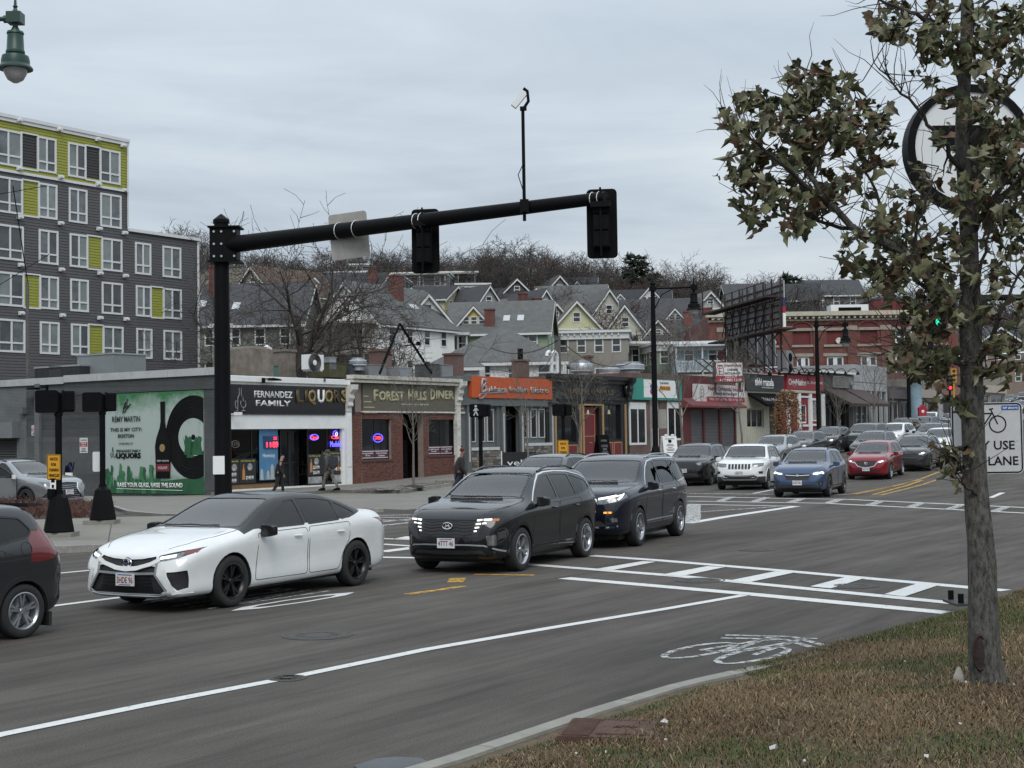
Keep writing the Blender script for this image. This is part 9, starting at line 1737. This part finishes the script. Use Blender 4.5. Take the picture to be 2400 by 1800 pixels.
# ================================================================== PEOPLE
SKIN=mat('skin',(.28,.16,.11),.55,var=.08);SKIND=mat('brown_skin',(.14,.075,.05),.55,var=.08)
def skin(nm,pts,edges,m,par,sub=1):
 me=bpy.data.meshes.new(nm);me.from_pydata([p[:3]for p in pts],edges,[]);o=bpy.data.objects.new(nm,me);COL.objects.link(o);o.modifiers.new('s','SKIN').use_smooth_shade=True;o.modifiers.new('u','SUBSURF').levels=sub
 for i,p in enumerate(pts):me.skin_vertices[0].data[i].radius=(p[3],p[3]*(p[4]if len(p)>4 else 1))
 me.skin_vertices[0].data[0].use_root=True;r=eval_mesh(o);r.shade_smooth();return link(nm,r,par,m)
def person(lab,p,head,h,sk,coat,legs,hat,stride=.22,lean=.08,arm=.12,coat_len=.0,hatm=None):
 """walks along local +x"""
 o=thing('person',lab,'person',tuple(p),head);k=h/1.75;o.scale=(k,k,k);l=lean;kn=lambda s_:(.04+s_*stride*.6,.5 if s_>0 else.46)
 T=[(0,0,.92,.12,1.25),(l*.5,0,1.15,.125,1.3),(l,0,1.38,.12,1.4),(l*1.3,0,1.49,.055),(l*1.5+.015,0,1.60,.088),(l*1.5+.01,0,1.70,.075),(l*1.5+.105,0,1.59,.018)];E=[(0,1),(1,2),(2,3),(3,4),(4,5),(4,6)];LG,LE=[(0,0,.93,.14,1.2)],[];AR,AE=[(0,0,.86-coat_len,.165,1.15),(l*.5,0,1.15,.165,1.25),(l,0,1.36,.15,1.35),(l*1.25,0,1.46,.09)],[(0,1),(1,2),(2,3)];SH=MB()
 for s_,y in((1,.1),(-1,-.1)):
  n=len(T);kx,kz=kn(s_);fx=s_*stride*(1.0 if s_>0 else 1.25);fz=.09 if s_>0 else.13;T+=[(.01,y,.86,.075),(kx,y,kz,.055),(fx,y,fz,.04),(fx+.13,y,.05,.035)];E+=[(0,n),(n,n+1),(n+1,n+2),(n+2,n+3)]
  n=len(LG);LG+=[(.01,y,.84,.095),(kx,y,kz,.075),(fx-.01,y,fz+.02,.06)];LE+=[(0,n),(n,n+1),(n+1,n+2)]
  SH.prism([(fx-.08,.0),(fx+.20,.0),(fx+.20,.05),(fx+.06,.11),(fx-.07,.12)],y-.05,y+.05)
  sx=-s_*arm;n=len(T);T+=[(l,y*1.95,1.40,.06),(l+sx*.5-.03,y*2.35,1.13,.045),(l+sx+.06,y*2.25,.93,.035),(l+sx+.10,y*2.2,.85,.032)];E+=[(2,n),(n,n+1),(n+1,n+2),(n+2,n+3)]
  for j,(dy,ln_)in enumerate(((-.024,.07),(-.008,.08),(.008,.078),(.024,.062))):m_=len(T);T+=[(l+sx+.115,y*2.2+dy,.80,.010),(l+sx+.125+ln_*.2,y*2.2+dy,.80-ln_*.7,.008)];E+=[(n+3,m_),(m_,m_+1)]
  m_=len(T);T+=[(l+sx+.145,y*2.2,.82,.011)];E+=[(n+3,m_)]
  n=len(AR);AR+=[(l,y*1.95,1.40,.085),(l+sx*.5-.03,y*2.35,1.13,.07),(l+sx+.06,y*2.25,.93,.055),(l+sx+.075,y*2.22,.88,.05)];AE+=[(2,n),(n,n+1),(n+1,n+2),(n+2,n+3)]
 skin('body',T,E,sk,o);skin('trousers',LG,LE,legs,o);skin('jacket',AR,AE,coat,o);SH.build('shoes',BLACKM,o);hx=l*1.5
 if hat=='hair':skin('hair',[(hx-.02,0,1.66,.088),(hx-.0,0,1.725,.075)],[(0,1)],hatm,o);skin('beard',[(hx+.06,0,1.54,.05),(hx+.05,0,1.51,.045)],[(0,1)],hatm,o)
 elif hat=='hood':skin('hood',[(hx-.03,0,1.52,.10),(hx-.035,0,1.62,.11),(hx-.02,0,1.70,.095)],[(0,1),(1,2)],hatm,o)
 else:skin('beanie',[(hx-.005,0,1.65,.10),(hx-.01,0,1.73,.085),(hx-.02,0,1.785,.05)],[(0,1),(1,2)],hatm,o);MB().lathe([(.02,.0),(.035,.03),(.02,.06)],(hx-.02,0,1.80),8).build('pompom',hatm,o);skin('scarf',[(hx+.03,0,1.53,.085),(hx+.02,0,1.47,.09)],[(0,1)],hatm,o)
 return o
def ptat(u,Y,dz=.14):x=at(u,1050,Y).x;return Vector((x,Y,gz(x,Y)+dz))
NAVYC=mat('near_black_coat',(.012,.012,.015),.85,var=.2);GRYC=mat('grey_jacket',(.06,.062,.065),.85,var=.25);CAMO=mat('camouflage_trousers',(.14,.13,.11),.85,var=.75,scale=9);MAR=mat('maroon_knit',(.10,.012,.02),.9,var=.2);HAIRM=mat('black_hair',(.01,.009,.008),.7,var=.1)
person('bearded man in a long black coat walking past the liquor shop door',ptat(652,58.5,.1),radians(10),1.72,SKIN,NAVYC,NAVYC,'hair',.2,.10,.03,.18,HAIRM)
o=person('person in a grey hooded jacket and camouflage trousers walking left past the shop window',ptat(772,60.2,.24),radians(158),1.78,SKIND,GRYC,CAMO,'hood',.26,.07,.10,.0,GRYC)
bp_=thing('backpack','dark grey backpack worn by the person in camouflage trousers','backpack',tuple(o.location),o.rotation_euler.z);q=MB().prism(rect_round(.24,.48,.08),-.17,.17).mesh('bag',True);q=link('bag',q,bp_,mat('dark_backpack',(.03,.032,.038),.8,var=.3));q.location=(-.21,0,1.22);q.rotation_euler=(0,radians(4),0);[MB().tube([(-.12,y,1.42),(.08,y,1.46),(.16,y,1.3),(.08,y,1.1),(-.12,y,1.02)],.02,5).build('strap',MC['dark_backpack'],bp_)for y in(-.13,.13)]
person('person in a dark jacket with maroon knitted hat and scarf behind the black crossover',ptat(1074,48.0,.06),radians(14),1.74,SKIND,mat('brown_black_jacket',(.022,.017,.016),.85,var=.3),mat('navy_trousers',(.018,.018,.03),.85,var=.2),'beanie',.34,.09,.04,.06,MAR)
# ================================================================== FOREGROUND TREE
TB=bpy.data.materials.new('fissured_bark');TB.use_nodes=True;t=TB.node_tree;b=t.nodes['Principled BSDF'];b.inputs['Roughness'].default_value=.92;tcn=t.nodes.new('ShaderNodeTexCoord');mp=t.nodes.new('ShaderNodeMapping');mp.inputs['Scale'].default_value=(1,1,.4);t.links.new(tcn.outputs['Object'],mp.inputs[0])
na=t.nodes.new('ShaderNodeTexNoise');na.inputs['Scale'].default_value=30;na.inputs['Detail'].default_value=9;na.inputs['Roughness'].default_value=.75;t.links.new(mp.outputs[0],na.inputs['Vector']);ra=t.nodes.new('ShaderNodeValToRGB');e=ra.color_ramp.elements;e[0].position=.38;e[0].color=(.022,.020,.018,1);e[1].position=.60;e[1].color=(.135,.128,.112,1);t.links.new(na.outputs['Fac'],ra.inputs[0]);t.links.new(ra.outputs[0],b.inputs['Base Color'])
bp=t.nodes.new('ShaderNodeBump');bp.inputs['Strength'].default_value=.9;bp.inputs['Distance'].default_value=.03;t.links.new(na.outputs['Fac'],bp.inputs['Height']);t.links.new(bp.outputs[0],b.inputs['Normal'])
TY=12.4;base=GL(2316,1604);ft=thing('maple_tree','slim leafy tree on the grass bank with dry olive and brown leaves','tree',tuple(base));TWM=mat('dark_twig_bark',(.030,.025,.022),.9,var=.3,scale=5);rt=random.Random(12)
def TP(u,v,dy=0):return at(u,v,base.y+dy)-base
TR=[TP(2318,1612),TP(2314,1590),TP(2309,1540),TP(2304,1470),TP(2300,1300),TP(2288,1150),TP(2281,1000),TP(2276,850),TP(2274,740),TP(2271,640),TP(2270,542),TP(2262,430),TP(2254,325),TP(2258,220),TP(2265,108),TP(2266,0),TP(2262,-140),TP(2258,-300)]
RR=[.145,.128,.115,.112,.098,.090,.086,.083,.085,.072,.064,.055,.050,.050,.048,.045,.038,.028]
mb=MB();n=22;pts=[];rs=[]
for i in range(len(TR)-1):
 k=4
 for j in range(k):f=j/k;pts.append(TR[i].lerp(TR[i+1],f));rs.append(RR[i]*(1-f)+RR[i+1]*f)
mb.tube(pts,rs,n)
for i,v in enumerate(mb.v):
 c=pts[i//n];d=Vector(v)-c;d.z=0;a=atan2(d.y,d.x);low=max(0,1-(c.z)/.5);w=1+.05*sin(3*a+c.z*3)+.04*sin(7*a+c.z*5)+.12*low*max(0,sin(4*a+.7))+rt.uniform(-.02,.02);mb.v[i]=(c.x+d.x*w,c.y+d.y*w,v[2])
mb.build('trunk',TB,ft,True,80)
sc=TP(2297,1530,-.11);MB().lathe([(.001,.012),(.030,.008),(.044,.0),(.05,.012),(.056,-.006)],(0,0,0),16,'y').xf(Matrix.Translation(sc)@Matrix.Scale(2.6,4,(0,0,1))@Matrix.Rotation(pi,4,'Z')).build('bark_scar',mat('dark_scar_wood',(.028,.017,.013),.9,var=.4,scale=20,bump=.5),ft,True)
LIMBS=[([(2272,770,0),(2225,715,-.1),(2137,600,-.2),(2083,575,-.25),(2012,542,-.25),(1942,477,-.25),(1893,401,-.2),(1866,304,-.15),(1872,200,-.1)],.050),([(2012,542,-.25),(1930,520,-.1),(1840,480,0),(1770,440,.05)],.018),([(1942,477,-.25),(1850,400,-.35),(1770,330,-.4),(1720,300,-.4)],.020),([(1893,401,-.2),(1960,300,-.1),(2010,230,0),(2040,260,.1)],.016),([(2083,575,-.25),(2060,470,.1),(2020,380,.2),(2000,300,.2)],.018),([(2268,420,0),(2215,340,-.15),(2164,271,-.2),(2100,200,-.2),(2048,146,-.2)],.022),([(2264,120,0),(2200,60,-.1),(2130,25,-.2),(2060,0,-.2),(2020,-30,-.2)],.026),([(2266,340,0),(2320,270,.1),(2370,200,.2),(2420,150,.2)],.024),([(2270,560,0),(2330,460,-.2),(2380,380,-.2),(2430,320,-.2)],.026),([(2276,880,0),(2320,800,-.15),(2360,700,-.2),(2410,600,-.2)],.030),([(2276,900,0),(2330,860,-.2),(2380,820,-.2),(2420,780,-.2)],.016),([(2266,60,0),(2320,0,-.1),(2370,-60,-.1)],.02),([(2272,740,0),(2300,640,-.2),(2320,540,-.3),(2340,450,-.3)],.020),([(2137,600,-.2),(2150,520,-.3),(2180,450,-.35),(2200,390,-.3)],.015),([(2225,715,-.1),(2170,740,-.25),(2120,780,-.3),(2100,830,-.3)],.012),([(2276,860,0),(2230,850,-.2),(2180,870,-.3),(2140,850,-.35)],.012),([(2290,1160,-.08),(2262,1140,-.12),(2250,1100,-.14),(2252,1050,-.14)],.014),([(2266,230,0),(2230,140,.2),(2200,60,.3)],.018)]
nodes=[];SG=[];lm=MB()
for pl_,r0 in LIMBS:
 P_=[TP(*p)for p in pl_];Q=[];
 for i in range(len(P_)-1):
  for j in range(4):Q.append(P_[i].lerp(P_[i+1],j/4)+Vector((rt.gauss(0,.008),rt.gauss(0,.008),rt.gauss(0,.008))))
 Q.append(P_[-1]);rr=[max(.004,r0*(1-.85*i/(len(Q)-1)))for i in range(len(Q))];MB().tube(Q,rr,9).build('limb',TWM if r0<.04 else TB,ft,True)
 nodes+=[(q,r)for q,r in list(zip(Q,rr))[3:]]
CL=[(1800,330,105,115,52),(1925,320,115,150,88),(2030,320,60,90,28),(1850,470,110,65,46),(1755,285,60,65,20),(1890,190,60,45,18),(1760,420,60,50,14),(2060,600,90,75,34),(2150,640,85,80,44),(2190,730,65,60,30),(2220,470,100,110,26),(2300,560,95,130,30),(2350,690,70,120,28),(2190,850,60,50,20),(2120,830,36,32,14),(2130,45,95,50,34),(2240,70,90,80,34),(2340,120,70,100,32),(2390,60,40,70,14),(2365,310,55,110,26),(2240,1070,24,60,11),(2380,520,45,110,22),(2330,850,60,50,14),(2250,930,40,40,7),(2290,330,95,110,24),(2330,430,70,90,22),(2265,225,60,60,14),(2200,160,50,50,10),(2085,500,60,70,18)]
att=[]
for u,v,ru,rv,k in CL:
 for _ in range(k):a=rt.uniform(0,2*pi);r_=sqrt(rt.uniform(0,1));att.append(TP(u+ru*r_*cos(a),v+rv*r_*sin(a),rt.gauss(-.12,.26)if u<2225 or u>2260 or v<1000 else rt.uniform(-.2,-.05)))
NP=np.array([tuple(q)for q,_ in nodes]);NR=[r for _,r in nodes];att.sort(key=lambda p:float(np.min(np.sum((NP-np.array(p))**2,1))));leafs=[]
for p in att:
 d2=np.sum((NP-np.array(p))**2,1);i=int(np.argmin(d2));q=Vector(NP[i]);L=(p-q).length;m_=q.lerp(p,.5)+Vector((rt.gauss(0,.05),rt.gauss(0,.05),rt.gauss(.03,.04)))*min(1,L*3);r0=max(.0032,min(.011,NR[i]*.6));ch=[q,q.lerp(m_,.5),m_,m_.lerp(p,.5),p]
 for k in range(4):a,c=r0*(1-.18*k),r0*(1-.18*(k+1));SG.append((*ch[k],*ch[k+1],a,c))
 NP=np.vstack([NP]+[np.array([tuple(x)])for x in ch[2:]]);NR+=[r0*.8,r0*.7,r0*.6];dr=(p-m_).normalized()
 for _ in range(rt.choice((2,2,3,3,4))):leafs.append((p+Vector((rt.gauss(0,.035),rt.gauss(0,.035),rt.gauss(0,.035))),dr))
 if rt.random()<.35:e_=p+(dr+Vector((rt.gauss(0,.4),rt.gauss(0,.4),.4))).normalized()*rt.uniform(.1,.28);SG.append((*p,*e_,.0034,.002))
for k in range(330):  # bare twigs
 i=rt.randrange(len(nodes));q=nodes[i][0];d=Vector((rt.gauss(-.1,.7),rt.gauss(0,.5),rt.gauss(.5,.5))).normalized();pp=q
 for j in range(4):pn_=pp+d*rt.uniform(.07,.16);SG.append((*pp,*pn_,.005-.001*j,.004-.001*j));pp=pn_;d=(d+Vector((rt.gauss(0,.25),rt.gauss(0,.25),rt.gauss(.1,.25)))).normalized()
link('twigs',seg_mesh('twigs',SG,5),ft,TWM);LE_=[(0,0),(.16,-.02),(.40,.0),(.36,.17),(.50,.27),(.66,.50),(.42,.52),(.31,.57),(.29,.86),(.12,.93),(0,1.3)];LO=LE_+[(-a,c)for a,c in LE_[-2:0:-1]]
LVM=[mat('leaf_%s'%k,c,.7,var=.3,scale=14,spec=.3)for k,c in(('olive',(.122,.122,.062)),('green',(.080,.092,.047)),('brown',(.118,.075,.045)),('pale',(.21,.20,.135)))]
for m in LVM:b=m.node_tree.nodes['Principled BSDF'];b.inputs['Transmission Weight'].default_value=0;b.inputs['Subsurface Weight'].default_value=0
def leaf_v(seed):
 r_=random.Random(seed);cu,fo,tw=r_.uniform(.7,2.5),r_.uniform(.7,1.9),r_.uniform(-1.1,1.1);V_=[]
 for x,y in[(0,.38)]+LO:
  a=cu*y;V_.append((x*cos(tw*y)*(1-.26*fo)*.95,(sin(a)/cu if cu else y)*1.0,-(1-cos(a))/cu*.9+fo*abs(x)*.55+tw*x*y*.5+r_.uniform(-.06,.06)))
 return np.array(V_)
LV=[leaf_v(k)for k in range(11)];n=len(LO);LF=[(0,1+i,1+(i+1)%n)for i in range(n)];LM=[]
for v in LV:me=bpy.data.meshes.new('leaf');me.from_pydata([tuple(p)for p in v],[],LF);me.shade_smooth();LM.append(me)
leafs.sort(key=lambda l:l[0].y);acc={k:([],[])for k in range(4)}
for i,(p,dr)in enumerate(leafs):
 s_=rt.uniform(.062,.135);dn=(dr*.4+Vector((rt.gauss(0,.42),rt.gauss(0,.42),rt.gauss(-.95,.45)))).normalized();k=rt.choices((0,1,2,3),(.44,.20,.18,.18))[0]
 z=Vector((rt.gauss(0,.7),rt.gauss(-.3,.7),rt.gauss(.5,.5)));z=(z-dn*z.dot(dn)).normalized();x=dn.cross(z);M=Matrix((x,dn,z)).transposed().to_4x4();M=Matrix.Translation(p)@M@Matrix.Scale(s_,4)
 if i<300:o=link('leaf',LM[i%11],ft,LVM[k]);o.matrix_local=M
 else:
  A_=np.array(M);V_=LV[i%11]@A_[:3,:3].T+A_[:3,3];b_=len(acc[k][0])*(n+1);acc[k][0].append(V_);acc[k][1].append(np.array(LF)+b_)
for k,(a,f)in acc.items():
 if a:me=fastmesh('foliage',np.concatenate(a),np.concatenate(f));me.shade_smooth();tag(link('foliage',me,ft,LVM[k]),kind='stuff')
print('leaves',len(leafs))
